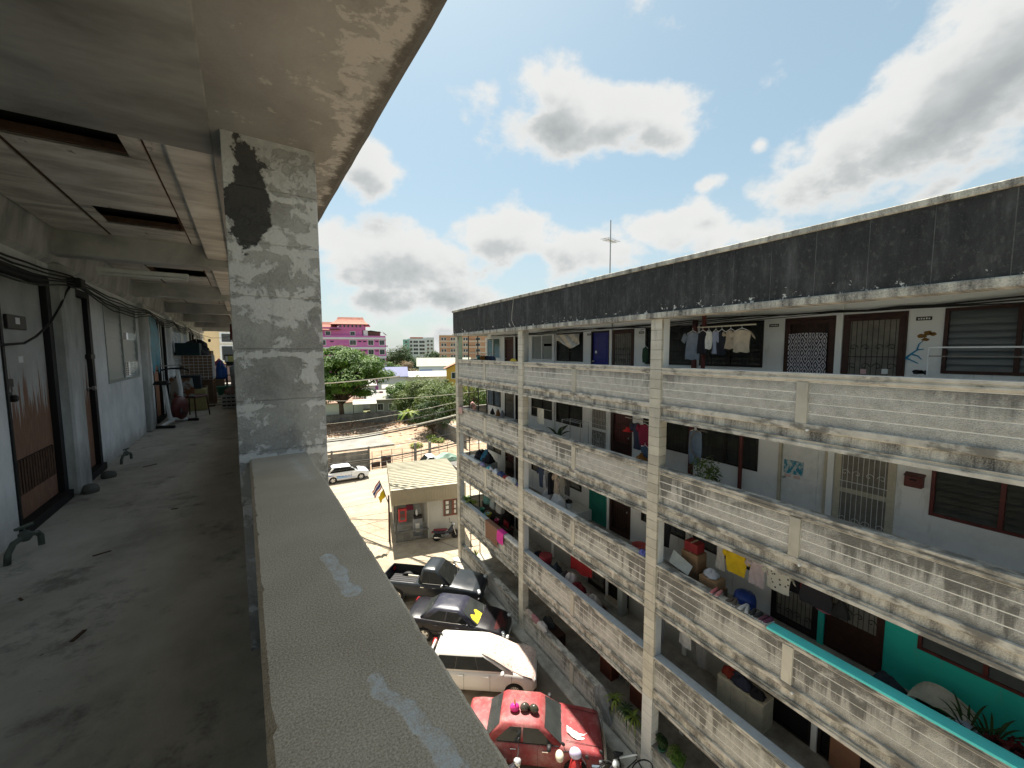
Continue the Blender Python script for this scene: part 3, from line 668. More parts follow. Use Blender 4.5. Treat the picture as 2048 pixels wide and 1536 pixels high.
def m_peeldoor(n):     # grey paint over bare orange-brown ply, paint gone from the lower part in ragged streaks
    p = lpos(n); x, y, z = n.sep(p)
    st = n.noise(n.comb(0.0, n.math('MULTIPLY', y, 22.0), n.math('MULTIPLY', z, 0.35)), 1.0, 5, 0.7)
    med = n.noise(p, 3, 5, 0.6); gr = n.noise(n.scale(p, (1, 14, 1.0)), 9, 4, 0.6)
    bare = n.ramp(gr, [(0.3, (0.16, 0.075, 0.045)), (0.6, (0.27, 0.145, 0.095)), (0.8, (0.34, 0.20, 0.14))])
    pt = n.ramp(med, [(0.3, (0.36, 0.36, 0.345)), (0.7, (0.52, 0.52, 0.50))])
    lim = n.math('ADD', 11.46, n.math('MULTIPLY', n.math('POWER', st, 2.2), 2.0))
    return dict(color=n.mix(n.step(n.math('SUBTRACT', z, lim), -0.02, 0.02), bare, pt), rough=0.75, bump=n.bump(gr, 0.15, 0.004))
ML_LEDGE = material('ledge_stucco', m_ledge); ML_PILLAR = material('flaking_pillar', m_pillar); ML_SOFFIT = material('peeling_soffit', m_soffit)
ML_BEAM = material('grimy_beam', m_beam(2.5)); ML_FLOOR = material('corridor_floor', m_corr_floor); ML_BOARD = material('ceiling_board', m_board)
ML_WALL = material('corridor_wall', m_corr_wall); ML_PEEL = material('peeling_door', m_peeldoor)
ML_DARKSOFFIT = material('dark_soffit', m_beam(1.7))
ML_PLY = plain('orange_plywood', (0.36, 0.17, 0.10), 0.7, 0.2, 5)
OWN = thing('apartment_corridor', 'weathered concrete corridor and broad parapet in the foreground on the left', 'building', (0, 0, 0), TH)
FZ = 10.80; WX = -1.58; ZB = 13.30; LZ = ZC-0.52
MB().box(WX-0.2, 0.33, -3.0, 24.6, FZ-0.25, FZ).build('corridor_floor', ML_FLOOR, OWN)
# parapet with its broad top
def chipped(y0, y1, n, x0, x1, z0, z1, seed, amp=0.002):
    """ledge with worn, here and there broken arrises"""
    r = random.Random(seed); rings = []; ca = cb = 0.0
    for i in range(n+1):
        y = y0+(y1-y0)*i/n; c = 0.008
        ca = r.uniform(0.002, 0.007) if r.random() < 0.04 else ca*0.45; cb = r.uniform(0.002, 0.006) if r.random() < 0.03 else cb*0.45
        a = ca+r.uniform(0, amp); b = cb+r.uniform(0, amp)
        rings.append([(x0+0.001, y, z0), (x1-0.001, y, z0), (x1-b*0.5, y, z1-c-b), (x1-c-b, y, z1), (x0+c+a, y, z1), (x0+a*0.5, y, z1-c-a)])
    return MB().loft(rings)
chipped(-2.5, 2.32, 420, 0.0, 0.257, 11.30, LZ, 3).build('parapet_top', ML_LEDGE, OWN)
MB().box(0.018, 0.24, -2.5, 2.32, FZ+0.001, 11.30).build('parapet', ML_BEAM, OWN)
MB().cbox(0.0, 0.257, 2.655, 24.6, 11.62, LZ, 0.01).build('parapet_top', ML_LEDGE, OWN)
MB().box(0.018, 0.24, 2.655, 24.6, FZ+0.001, 11.62).build('parapet', ML_BEAM, OWN)
# pillars of rendered blocks
for j, y in enumerate((2.30, 9.30, 16.30, 23.3)):
    pl = MB().box(-0.034, 0.344, y+0.006, y+0.344, FZ+0.001, 13.34).build('pillar', M_JOINT, OWN)
    zz = FZ; b = 0
    while zz < 13.25:
        h = 0.2525 if zz+0.2525 < 13.33 else 13.335-zz
        off = rnd.uniform(-0.0025, 0.0025)
        MB().cbox(-0.04+off, 0.35+off*0.5, y+off, y+0.35, zz+0.0003, zz+h-0.0003, 0.003).build('block', ML_PILLAR, pl)
        zz += h
# roof: cantilevered soffit, near dropped soffit, beams
def soffit_edge():
    r = random.Random(11); rings = []; n = 220
    for i in range(n+1):
        y = -3+27.6*i/n; e = r.uniform(-0.0015, 0.0015); rings.append([(-0.078, y, 13.302), (0.515+e, y, 13.300+r.uniform(-0.001, 0.001)), (0.545+e, y, 13.318), (0.55+e, y, 13.46), (-0.078, y, 13.46)])
    return MB().loft(rings)
soffit_edge().build('eaves_soffit', ML_SOFFIT, OWN)
MB().box(WX-0.3, 0.62, -3.0, 24.6, 13.62, 14.3).build('roof_mass', M_SLAB, OWN)
MB().box(0.40, 0.60, -3.0, 24.6, 13.461, 13.619).build('roof_edge', M_BAND, OWN)
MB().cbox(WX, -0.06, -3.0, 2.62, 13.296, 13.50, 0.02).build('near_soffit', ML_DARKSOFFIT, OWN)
for y in (6.05, 9.55, 13.0, 16.5, 20.0, 23.5):
    MB().cbox(WX, -0.05, y-0.24, y, 13.27, 13.60, 0.012).build('cross_beam', ML_BEAM, OWN)
MB().cbox(-0.29, -0.055, 2.63, 24.6, 13.36, 13.6, 0.01).build('edge_beam', ML_BOARD, OWN)
# ceiling boards between the beams: three strips with open seams, some pieces missing
def board(x0, x1, y0, y1, sag=0.0):
    MB().grid(6, 8, lambda u, v: (x0+(x1-x0)*u, y0+(y1-y0)*v, 13.50-sag*math.sin(math.pi*u)*math.sin(math.pi*v))).add(
        [(x0, y0, 13.512), (x1, y0, 13.512), (x1, y1, 13.512), (x0, y1, 13.512)], [(0, 1, 2, 3)]).build('ceiling_board', ML_BOARD, OWN)
ybeam = [2.62, 5.81, 6.05, 9.31, 9.55, 12.76, 13.0, 16.26, 16.5, 19.76, 20.0, 23.26]
for q in range(0, len(ybeam), 2):
    a, b = ybeam[q]+0.002, ybeam[q+1]-0.002
    board(WX+0.12, -1.085, a, b, 0.004)
    board(-0.415, -0.30, a, b, 0.004)
    if q == 0:
        board(-1.055, -0.43, 3.45, 4.72, 0.015); board(-1.055, -0.43, 5.25, b, 0.003); board(-0.52, -0.43, a, 3.44)
        board(-1.055, -0.98, 4.725, 5.245)
    elif q == 2:
        board(-1.055, -0.43, a, 7.6, 0.012); board(-1.055, -0.43, 8.2, b, 0.01)
    else: board(-1.055, -0.43, a, b, 0.012)
MB().box(WX-0.1, 0.4, 2.6, 24.5, 13.60, 13.619).build('void_dark_sheet', M_DARK, OWN)  # near-black sheet; the darkness of the ceiling void put into its colour
M_RUSTWOOD = plain('old_timber', (0.10, 0.055, 0.035), 0.9, 0.4, 12)
for (y0, y1) in ((3.42, 3.46), (4.70, 4.74), (5.22, 5.26)): MB().box(-1.06, -0.42, y0, y1, 13.513, 13.56).build('ceiling_batten', M_RUSTWOOD, OWN)
for x in (-1.09, -0.44):
    MB().box(x, x+0.05, 2.64, 12.7, 13.514, 13.56).build('ceiling_batten', M_RUSTWOOD, OWN)
# room wall with its openings (y along the corridor)
doors = [(4.85, 5.92), (6.43, 7.16), (11.10, 12.05), (12.25, 12.95), (18.1, 18.95), (19.2, 19.95)]
wins = [(7.76, 9.76), (14.2, 16.0), (16.6, 17.8), (21.0, 22.8)]
ops = sorted([(a, b, 'D') for a, b in doors]+[(a, b, 'W') for a, b in wins])
wb = MB(); y = -3.0
for a, b, kd in ops:
    wb.box(WX-0.13, WX, y, a, FZ, 13.04); y = b
    if kd == 'W': wb.box(WX-0.13, WX, a, b, FZ, 11.86)
wb.box(WX-0.13, WX, y, 24.6, FZ, 13.04); wb.box(WX-0.13, WX, -3.0, 24.6, 13.04, 13.62)
wb.build('room_wall', ML_WALL, OWN)
MB().prism([(WX+0.0005, 13.18), (WX+0.05, 13.22), (WX+0.10, 13.50), (WX+0.115, 13.6), (WX+0.0005, 13.6)], 2.63, 24.6).build('wall_beam', ML_BEAM, OWN)
MB().box(WX-1.6, WX-1.5, -3, 24.6, FZ, 13.5).build('dark_room_sheet', M_DARK, OWN)  # darkness of the rooms put in as a near-black sheet
for y0, y1 in ((5.97, 6.37), (10.02, 10.36), (13.25, 13.6), (17.0, 17.35)):
    MB().cbox(WX-0.02, WX+0.085, y0, y1, FZ+0.001, 13.21, 0.02).build('pilaster', ML_WALL if y0 > 12 else material('pilaster_render', m_pilaster), OWN)
M_BLACKFR = plain('black_door_frame', (0.012, 0.011, 0.012), 0.6, 0.3, 6)
M_STEEL = plain('worn_steel', (0.32, 0.31, 0.29), 0.35, 0.2, 14, metal=0.8)
def own_door(a, b, leaf, vent=False):
    mb = MB(); x0, x1 = WX-0.11, WX+0.012
    mb.box(x0, x1, a, a+0.035, FZ+0.02, 13.035); mb.box(x0, x1, b-0.10, b, FZ+0.02, 13.035); mb.box(x0, x1, a+0.035, b-0.10, 12.96, 13.035); mb.box(x0, x1+0.03, a-0.02, b+0.01, FZ+0.002, FZ+0.085)
    d = mb.build('door', M_BLACKFR, OWN)
    MB().cbox(WX-0.075, WX-0.035, a+0.037, b-0.102, FZ+0.09, 12.955, 0.004).build('leaf', leaf, d)
    if vent:
        v0, v1 = a+0.07, b-0.16
        MB().box(WX-0.037, WX-0.03, v0, v1, 11.10, 11.40).build('vent_back', M_DARK, d)
        nsl = 15
        for q in range(nsl):
            y = v0+(v1-v0)*(q+0.5)/nsl; MB().box(WX-0.03, WX-0.018, y-0.017, y+0.013, 11.105, 11.395).build('vent_slat', M_RUSTWOOD, d)
    return d
d1 = own_door(4.85, 5.92, ML_PEEL, True); d2 = own_door(6.43, 7.16, ML_PEEL)
own_door(11.10, 12.05, ML_PLY); own_door(12.25, 12.95, M_GREYP); own_door(18.1, 18.95, M_GREYP); own_door(19.2, 19.95, ML_PLY)
# ironmongery of the first two doors
MB().cbox(WX-0.034, WX-0.012, 5.05, 5.40, 12.50, 12.62, 0.004).build('number_plate', M_DARKFRAME, d1)
MB().box(WX-0.0118, WX-0.0105, 5.19, 5.27, 12.545, 12.60).build('plate_paper', M_WHITEP, d1)
MB().cbox(WX-0.034, WX+0.005, 4.90, 4.995, 12.02, 12.09, 0.006).build('hasp', M_DARKFRAME, d1)
MB().lathe([(0.028, 0), (0.03, 0.01), (0.03, 0.06), (0.02, 0.07)], (WX-0.034, 4.94, 11.93), 10, 'x').build('knob', M_DARKFRAME, d1)
MB().tube([(WX-0.0, 4.93, 12.03), (WX+0.0, 4.925, 11.985), (WX, 4.945, 11.965), (WX, 4.965, 11.985), (WX, 4.96, 12.03)], 0.006, 6).build('padlock_shackle', M_STEEL, d1)
MB().box(WX-0.034, WX-0.032, 5.24, 5.33, 12.215, 12.27).build('sticker', M_WHITEP, d1)
MB().box(WX-0.034, WX-0.0322, 4.92, 4.965, 12.42, 12.50).build('sticker', M_WHITEP, d1)
MB().cbox(WX-0.034, WX+0.02, 7.0, 7.17, 12.22, 12.28, 0.006).build('hasp', M_DARKFRAME, d2)
MB().lathe([(0.03, 0), (0.03, 0.01), (0.012, 0.015), (0.012, 0.04), (0.03, 0.05), (0.026, 0.075), (0.01, 0.08)], (WX-0.034, 6.98, 11.86), 10, 'x').build('knob', M_STEEL, d2)
def own_window(a, b, style=0):
    mb = MB(); x0, x1 = WX-0.10, WX+0.012; z0, z1 = 11.862, 13.038
    mb.box(x0, x1, a, a+0.04, z0, z1); mb.box(x0, x1, b-0.04, b, z0, z1); mb.box(x0, x1, a+0.04, b-0.04, z1-0.04, z1); mb.box(x0, x1, a+0.04, b-0.04, z0, z0+0.04)
    c = (a+b)/2; mb.box(x0+0.01, x1-0.01, c-0.02, c+0.02, z0+0.04, z1-0.04)
    w = mb.build('window', M_GREYP if style == 0 else M_WHITEP, OWN)
    n = 9; hh = (z1-z0-0.08)/n
    for h, (p, r) in enumerate(((a+0.04, c-0.02), (c+0.02, b-0.04))):
        for s in range(n):
            if style == 0 and h == 1 and s in (0, 1, 5): continue
            L = r-p-0.006; z = z0+0.04+s*hh; yc = (p+r)/2; t = 0.010 if style == 0 else 0.07
            MB().add([(WX-0.05+0.03, yc-L/2, z-0.004), (WX-0.05-t+0.03, yc-L/2, z+hh+0.002), (WX-0.05-t+0.036, yc-L/2, z+hh+0.002), (WX-0.05+0.036, yc-L/2, z-0.004), (WX-0.02, yc+L/2, z-0.004), (WX-0.02-t, yc+L/2, z+hh+0.002), (WX-0.014-t, yc+L/2, z+hh+0.002), (WX-0.014, yc+L/2, z-0.004)],
                     [(0, 1, 2, 3), (7, 6, 5, 4), (0, 4, 5, 1), (1, 5, 6, 2), (2, 6, 7, 3), (3, 7, 4, 0)]).build('louvre', M_GREYP if style == 0 else M_WHITEP, w)
    if style == 0:
        g = MB()
        for q in range(7): g.rod((WX-0.0, c+0.03, z0+0.06+q*0.035), (WX-0.0, b-0.05, z0+0.06+q*0.035), 0.004, 4)
        for q in range(4): g.rod((WX-0.0, c+0.12+q*0.24, z0+0.05), (WX-0.0, c+0.12+q*0.24, z0+0.29), 0.004, 4)
        g.build('vent_grille', M_WIRON, w)
    return w
own_window(*wins[0], 0)
for w_ in wins[1:]: own_window(*w_, 1)
# corridor end: low wall, and the wall above it is open
M_MAUVE = plain('mauve_render', (0.33, 0.25, 0.25), 0.9, 0.15, 4)
MB().box(WX, 0.0, 24.42, 24.58, FZ+0.001, 11.72).build('end_parapet', M_MAUVE, OWN)
MB().box(WX, -0.06, 24.3, 24.58, 13.35, 13.61).build('end_beam', ML_BEAM, OWN)
# storeys below the corridor, seen only in other views and as the shade they cast
MB().box(-8.0, 0.24, -3.0, 24.6, 0.0, FZ-0.251).build('lower_storeys', M_WHITE, OWN)
# ------------------------------------------------------------------ ground, yard, road, vacant lot
def m_yard(n):
    p = n.pos(); x, y, z = n.sep(p)
    big = n.noise(p, 0.35, 6, 0.62, 0.4); mid = n.noise(p, 2.4, 8, 0.72); fine = n.noise(p, 45, 4, 0.7)
    c = n.ramp(n.math('ADD', n.math('MULTIPLY', big, 0.5), n.math('MULTIPLY', mid, 0.5)), [(0.30, (0.16, 0.13, 0.095)), (0.46, (0.30, 0.245, 0.175)), (0.58, (0.37, 0.31, 0.225)), (0.75, (0.44, 0.38, 0.29))])
    dark_strip = n.step(n.math('ADD', x, n.math('MULTIPLY', n.math('SUBTRACT', n.noise(p, 0.8, 6, 0.65), 0.5), 2.6)), 5.2, 7.6)
    dark_strip = n.math('MULTIPLY', dark_strip, n.math('MULTIPLY', n.step(y, 20.5, 17.5), n.step(x, 10.5, 9.5)))      # darker strip along the foot of the block
    c = n.mix(n.math('MULTIPLY', dark_strip, 0.72), c, n.mix(mid, (0.045, 0.042, 0.037, 1), (0.15, 0.135, 0.115, 1)))
    tr = n.math('SUBTRACT', y, n.math('MULTIPLY', n.math('SINE', n.math('MULTIPLY', x, 0.22)), 1.4))      # tyre tracks sweeping in from the road
    tk = n.math('ABSOLUTE', n.math('SUBTRACT', n.math('FRACT', n.math('MULTIPLY', tr, 0.32)), 0.5))
    tk = n.math('MULTIPLY', n.step(tk, 0.10, 0.04), n.step(n.noise(n.scale(p, (0.35, 1.5, 1)), 1.0, 5, 0.7), 0.42, 0.62))
    c = n.mix(n.math('MULTIPLY', tk, 0.45), c, (0.14, 0.115, 0.085, 1))
    st = n.step(n.noise(n.scale(p, (0.5, 2.0, 1)), 1.3, 5, 0.65), 0.58, 0.72)
    c = n.mix(n.math('MULTIPLY', st, 0.45), c, (0.15, 0.125, 0.09, 1))
    return dict(color=c, rough=0.9, bump=n.bump(n.math('ADD', fine, mid), 0.4, 0.015))
def m_road(n):
    p = n.pos(); big = n.noise(n.scale(p, (0.15, 0.9, 1)), 1.0, 6, 0.65); fine = n.noise(p, 50, 3, 0.7)
    c = n.ramp(n.math('ADD', n.math('MULTIPLY', big, 0.8), n.math('MULTIPLY', fine, 0.2)), [(0.3, (0.18, 0.155, 0.12)), (0.5, (0.28, 0.245, 0.195)), (0.75, (0.37, 0.335, 0.28))])
    return dict(color=c, rough=0.9, bump=n.bump(fine, 0.3, 0.01))
def m_dirt(n):
    p = n.pos(); big = n.noise(p, 0.22, 6, 0.65, 0.5); mid = n.noise(p, 1.6, 6, 0.7); fine = n.noise(p, 14, 4, 0.7)
    c = n.ramp(n.math('ADD', n.math('MULTIPLY', big, 0.5), n.math('MULTIPLY', mid, 0.5)), [(0.25, (0.13, 0.08, 0.05)), (0.42, (0.24, 0.165, 0.105)), (0.56, (0.35, 0.26, 0.18)), (0.75, (0.45, 0.37, 0.28))])
    c = n.mix(n.math('MULTIPLY', n.step(n.noise(p, 0.5, 4, 0.6), 0.56, 0.66), 0.6), c, (0.40, 0.385, 0.34, 1))
    return dict(color=c, rough=0.95, bump=n.bump(n.math('ADD', fine, mid), 0.6, 0.08))
def m_padc(n):
    p = n.pos(); big = n.noise(p, 0.5, 6, 0.65); fine = n.noise(p, 12, 4, 0.65)
    return dict(color=n.ramp(n.math('ADD', n.math('MULTIPLY', big, 0.7), n.math('MULTIPLY', fine, 0.3)), [(0.3, (0.13, 0.125, 0.115)), (0.55, (0.25, 0.24, 0.21)), (0.75, (0.37, 0.345, 0.29))]), rough=0.9)
def m_scrub(n):
    p = n.pos(); big = n.noise(p, 0.05, 6, 0.65); mid = n.noise(p, 0.6, 6, 0.7)
    return dict(color=n.ramp(n.math('ADD', n.math('MULTIPLY', big, 0.5), n.math('MULTIPLY', mid, 0.5)), [(0.35, (0.05, 0.07, 0.025)), (0.5, (0.13, 0.14, 0.07)), (0.65, (0.26, 0.22, 0.15))]), rough=0.95)
structure(MB().box(-900, 1500, -200, 2500, -0.6, -0.008).build('ground', material('scrub_ground', m_scrub)))
structure(MB().box(-30, 60, -30, 33.2, -0.3, 0.0).build('yard_paving', material('yard_concrete', m_yard)))
structure(MB().box(-60, 90, 33.2, 42.6, -0.3, -0.004).build('road', material('road_surface', m_road)))
M_DIRT = material('lot_dirt', m_dirt)
def lot_z(x, y):
    h = 0.35*math.exp(-((x-12)**2/60+(y-64)**2/10))+0.9*math.exp(-((x-8)**2/40+(y-67)**2/4))+0.6*math.exp(-((x-17)**2/10+(y-62.5)**2/5))
    return h+0.05*math.sin(x*1.7+y)+0.04*math.sin(y*2.3-x*0.7)
structure(MB().grid(60, 50, lambda u, v: (-14+40*u, 42.6+28*v, -0.002+max(0, lot_z(-14+40*u, 42.6+28*v)*min(1, v*3)))).build('vacant_lot', M_DIRT))
structure(MB().box(-6, 12.6, 52.5, 61.0, -0.1, 0.19).build('concrete_pad', material('pad_concrete', m_padc)))
# slab joints of the yard
M_CRACK = plain('dark_crack', (0.07, 0.06, 0.05), 0.95, 0.2, 4)
for (a, b) in (((8.0, 25.1), (9.6, 21.6)), ((9.6, 21.6), (9.9, 17.5)), ((3.0, 29.0), (6.4, 29.3)), ((2.0, 31.0), (6.6, 30.6)), ((3.5, 33.2), (12, 33.2)), ((6.4, 22.6), (8.7, 20.6))):
    v = Vector((b[0]-a[0], b[1]-a[1], 0)); q = Vector((-v.y, v.x, 0)).normalized()*0.022
    structure(MB().add([(a[0]+q.x, a[1]+q.y, 0.004), (a[0]-q.x, a[1]-q.y, 0.004), (b[0]-q.x, b[1]-q.y, 0.004), (b[0]+q.x, b[1]+q.y, 0.004)], [(0, 1, 2, 3)]).build('paving_joint', M_CRACK))
# kerb along the foot of the facing block
structure(MB().cbox(8.32, 8.79, S_LO, S_END, -0.1, 0.07, 0.02).build('kerb', M_SLAB))
# debris on the lot: dry brush, broken concrete and red rubble
r = random.Random(5)
db = MB(); M_RUB = plain('lot_rubble', (0.30, 0.19, 0.13), 0.95, 0.4, 2)
for q in range(900):
    x = r.uniform(2, 21); y = r.gauss(65, 1.8) if r.random() < 0.7 else r.uniform(58, 68); s = r.uniform(0.04, 0.17)
    z = max(0, lot_z(x, y)); M4 = Matrix.Translation((x, y, z)) @ Matrix.Rotation(r.uniform(0, 6), 4, 'Z') @ Matrix.Rotation(r.uniform(-0.6, 0.6), 4, 'X')
    t = MB().box(-s*r.uniform(0.6, 2), s*r.uniform(0.6, 2), -s, s, -s*0.3, s*0.45).xf(M4); db.add(t.v, t.f)
tag(db.build('rubble', M_RUB), 'heap of broken red rubble on the vacant lot', 'rubble', kind='stuff')
br = MB()
for q in range(1500):
    x = r.uniform(4, 20); y = r.gauss(66, 1.6); z = max(0, lot_z(x, y)); a = r.uniform(0, 6.3); l = r.uniform(0.4, 1.3)
    d = Vector((math.cos(a), math.sin(a), r.uniform(0.05, 0.7))).normalized()*l; w = Vector((-d.y, d.x, 0)).normalized()*0.03
    p = Vector((x, y, z)); br.add([p-w, p+w, p+d+w*0.3, p+d-w*0.3], [(0, 1, 2, 3)])
tag(br.build('dry_brush', plain('dry_brush', (0.24, 0.15, 0.085), 0.95, 0.4, 3)), 'dry brown brush lying along the far wall of the lot', 'brush', kind='stuff')

# ------------------------------------------------------------------ walls and fences of the lot
def m_oldwall(n):
    p = n.pos(); med = n.noise(p, 0.7, 6, 0.66); fine = n.noise(p, 12, 4, 0.65); x, y, z = n.sep(p)
    st = n.noise(n.comb(n.math('MULTIPLY', x, 1.6), n.math('MULTIPLY', y, 1.6), n.math('MULTIPLY', z, 0.25)), 1.0, 6, 0.66)
    c = n.ramp(n.math('ADD', n.math('MULTIPLY', med, 0.5), n.math('MULTIPLY', st, 0.5)), [(0.32, (0.06, 0.058, 0.052)), (0.5, (0.15, 0.145, 0.13)), (0.68, (0.28, 0.27, 0.24))])
    return dict(color=c, rough=0.95, bump=n.bump(fine, 0.5, 0.03))
M_OLDWALL = material('old_block_wall', m_oldwall)
def block_wall(name, label, a, b, h, rows, blen=2.6, th=0.16):
    t = thing(name, label, 'wall', (a[0], a[1], 0), math.atan2(b[1]-a[1], b[0]-a[0]))
    L = math.hypot(b[0]-a[0], b[1]-a[1]); rh = h/rows
    MB().box(0, L, -th*0.35, th*0.35, -0.1, h-0.02).build('wall_core', M_JOINT_D, t)
    n = max(1, int(L/blen)); w = L/n
    me = MB().cbox(0.008, w-0.008, -th/2, th/2, 0.006, rh-0.006, 0.012).mesh('block_panel', M_OLDWALL)
    for q in range(n):
        for k in range(rows): obj('block_panel', me, t, (q*w, rnd.uniform(-0.008, 0.008), k*rh))
    MB().cbox(-0.02, L+0.02, -th*0.7, th*0.7, h, h+0.09, 0.015).build('coping', M_OLDWALL, t)
    return t
block_wall('boundary_wall', 'long stained block wall at the back of the vacant lot', (-8, 69.6), (20.6, 68.4), 2.1, 4)
block_wall('boundary_wall', 'weathered side wall of the lot running toward the block', (20.8, 68.2), (20.0, 46.0), 2.0, 4)
# low plank-like concrete wall behind the parked white car
fw_ = thing('concrete_plank_wall', 'low wall of stacked grey concrete planks behind the white patterned car', 'wall', (-3.0, 43.3, 0), R(0.5))
pk = MB().cbox(0, 3.5, -0.05, 0.05, 0.01, 0.39, 0.015).mesh('plank', M_OLDWALL)
for q in range(3):
    for k in range(5): obj('plank', pk, fw_, (0.1+q*3.57, rnd.uniform(-0.01, 0.01), k*0.4), rot=(0, rnd.uniform(-0.004, 0.004), 0))
pp = MB().cbox(-0.09, 0.09, -0.10, 0.10, 0, 2.35, 0.015).mesh('post', M_OLDWALL)
for q in range(4): obj('post', pp, fw_, (0.02+q*3.57, 0.0, 0))
M_RUST = plain('rusty_steel', (0.085, 0.042, 0.028), 0.85, 0.4, 10)
sf = thing('lot_fence', 'thin rusty post-and-wire fence across the vacant lot', 'fence', (7.85, 43.4, 0), R(-2))
pm_ = MB().tube([(0, 0, 0), (0, 0, 1.75)], 0.028, 6).mesh('post', M_RUST)
for q in range(9): obj('post', pm_, sf, (0.2+q*1.05, 0, 0), rot=(rnd.uniform(-0.05, 0.05), rnd.uniform(-0.06, 0.06), 0))
for z in (0.35, 0.8, 1.25, 1.7): MB().tube([(0.2+q*1.05, 0.0, z+rnd.uniform(-0.03, 0.03)) for q in range(9)], 0.012, 4).build('rail', M_RUST, sf)
MB().box(1.1, 2.15, -0.06, -0.03, 0.05, 1.15).build('sheet', plain('rusty_sheet', (0.05, 0.03, 0.025), 0.8, 0.4, 3), sf)
MB().box(0.1, 1.0, -0.06, -0.03, 0.05, 0.6).build('sheet', MATS['rusty_sheet'], sf)
for x, y, h in ((12.6, 43.1, 2.2), (14.3, 43.2, 2.1)):
    tag(MB().cbox(x-0.13, x+0.13, y-0.13, y+0.13, 0, h, 0.02).build('gate_post', M_OLDWALL), 'stubby grey concrete gate post %s of the lot entrance' % ('left' if x < 13 else 'right'), 'post', 'concrete gate posts')
# ------------------------------------------------------------------ guard kiosk with metal roof
KA = math.atan2(24.47-25.25, 10.06-6.03)
K = thing('guard_kiosk', 'open-fronted kiosk with pale corrugated metal roof and ribbed fascia', 'kiosk', (6.03, 25.25, 0), KA)
def m_corr(col, rust=0.25):
    def fn(n):
        p = n.obj(); med = n.noise(n.scale(p, (0.3, 1.6, 1)), 1.2, 6, 0.65); fine = n.noise(p, 20, 4, 0.65)
        c = n.mix(n.math('MULTIPLY', n.step(med, 0.42, 0.75), 0.6), (*col, 1), tuple(0.62*v for v in col)+(1,))
        c = n.mix(n.math('MULTIPLY', n.step(n.noise(n.scale(p, (3, 3, 0.4)), 1.5, 5, 0.7), 0.6, 0.75), rust), c, (0.24, 0.17, 0.09, 1))
        return dict(color=c, rough=0.55, bump=n.bump(fine, 0.1, 0.005))
    return fn
M_ROOFK = material('kiosk_roof_metal', m_corr((0.36, 0.335, 0.25))); M_FASCK = material('kiosk_fascia_metal', m_corr((0.33, 0.285, 0.20), 0.5))
KW, KD = 4.35, 6.9
# roof sheets: folded profile, ribs along the width
def rib_roof(x0, x1, y0, y1, z0, z1, n):
    mb = MB(); pts = []
    for i in range(n):
        y = y0+(y1-y0)*i/n; dy = (y1-y0)/n; z = z0+(z1-z0)*i/n; dz = (z1-z0)/n
        pts += [(y, z), (y+dy*0.70, z+dz*0.7), (y+dy*0.78, z+dz*0.78+0.055), (y+dy*0.92, z+dz*0.92+0.055)]
    pts.append((y1, z1))
    vs = [(x0, *p) for p in pts]+[(x1, *p) for p in pts]; k = len(pts)
    mb.add(vs, [(i, i+1, k+i+1, k+i) for i in range(k-1)])
    vs2 = [(x0, p[0], p[1]-0.02) for p in pts]+[(x1, p[0], p[1]-0.02) for p in pts]
    mb.add(vs2, [(i, k+i, k+i+1, i+1) for i in range(k-1)]); return mb
rib_roof(-0.30, KW+0.15, -0.45, KD, 3.62, 3.35, 17).build('roof', M_ROOFK, K)
# ribbed fascia
fs = MB(); n = 46; pts = []
for i in range(n):
    x = -0.26+(KW+0.38)*i/n; dx = (KW+0.38)/n; pts += [(x, -0.46), (x+dx*0.55, -0.46), (x+dx*0.65, -0.435), (x+dx*0.9, -0.435)]
pts.append((KW+0.12, -0.46)); k = len(pts)
fs.add([(p[0], p[1], 2.62) for p in pts]+[(p[0], p[1], 3.60) for p in pts], [(i, i+1, k+i+1, k+i) for i in range(k-1)])
fs.box(-0.26, KW+0.12, -0.425, -0.41, 2.64, 3.60)
fs.build('fascia', M_FASCK, K)
MB().box(-0.285, -0.262, -0.45, KD-0.05, 2.75, 3.58).build('side_fascia', M_FASCK, K)
M_KWALL = material('kiosk_wall', m_whitewall((0.42, 0.40, 0.35)))
for x in (0.0, 2.05, 4.1):
    MB().cbox(x-0.06, x+0.06, -0.06, 0.06, 0, 3.4, 0.01).build('post', M_KWALL if x else M_OLDWALL, K)
MB().box(2.12, 4.3, 0.0, 0.10, 0.0, 3.0).build('front_wall', M_KWALL, K)
MB().box(2.10, 2.115, 0.1, 4.0, 0.02, 3.2).build('partition', M_KWALL, K)
MB().box(-0.06, 0.0, 3.0, KD-0.2, 0, 3.3).build('side_wall', M_KWALL, K)
MB().box(-0.06, 4.3, KD-0.3, KD-0.2, 0, 3.3).build('back_wall', M_KWALL, K)
MB().box(-0.05, 2.09, 0.05, KD-0.35, 0.03, 0.12).build('raised_floor', M_SLAB, K)
# low front counter
MB().cbox(-0.1, 2.05, -0.10, 0.12, 0.62, 0.70, 0.01).build('counter_top', M_OLDWALL, K)
MB().cbox(0.02, 1.05, -0.03, 0.05, 0.02, 0.615, 0.01).build('counter_panel', M_OLDWALL, K)
MB().cbox(1.1, 2.0, 0.0, 0.05, 0.02, 0.25, 0.01).build('counter_panel', M_OLDWALL, K)
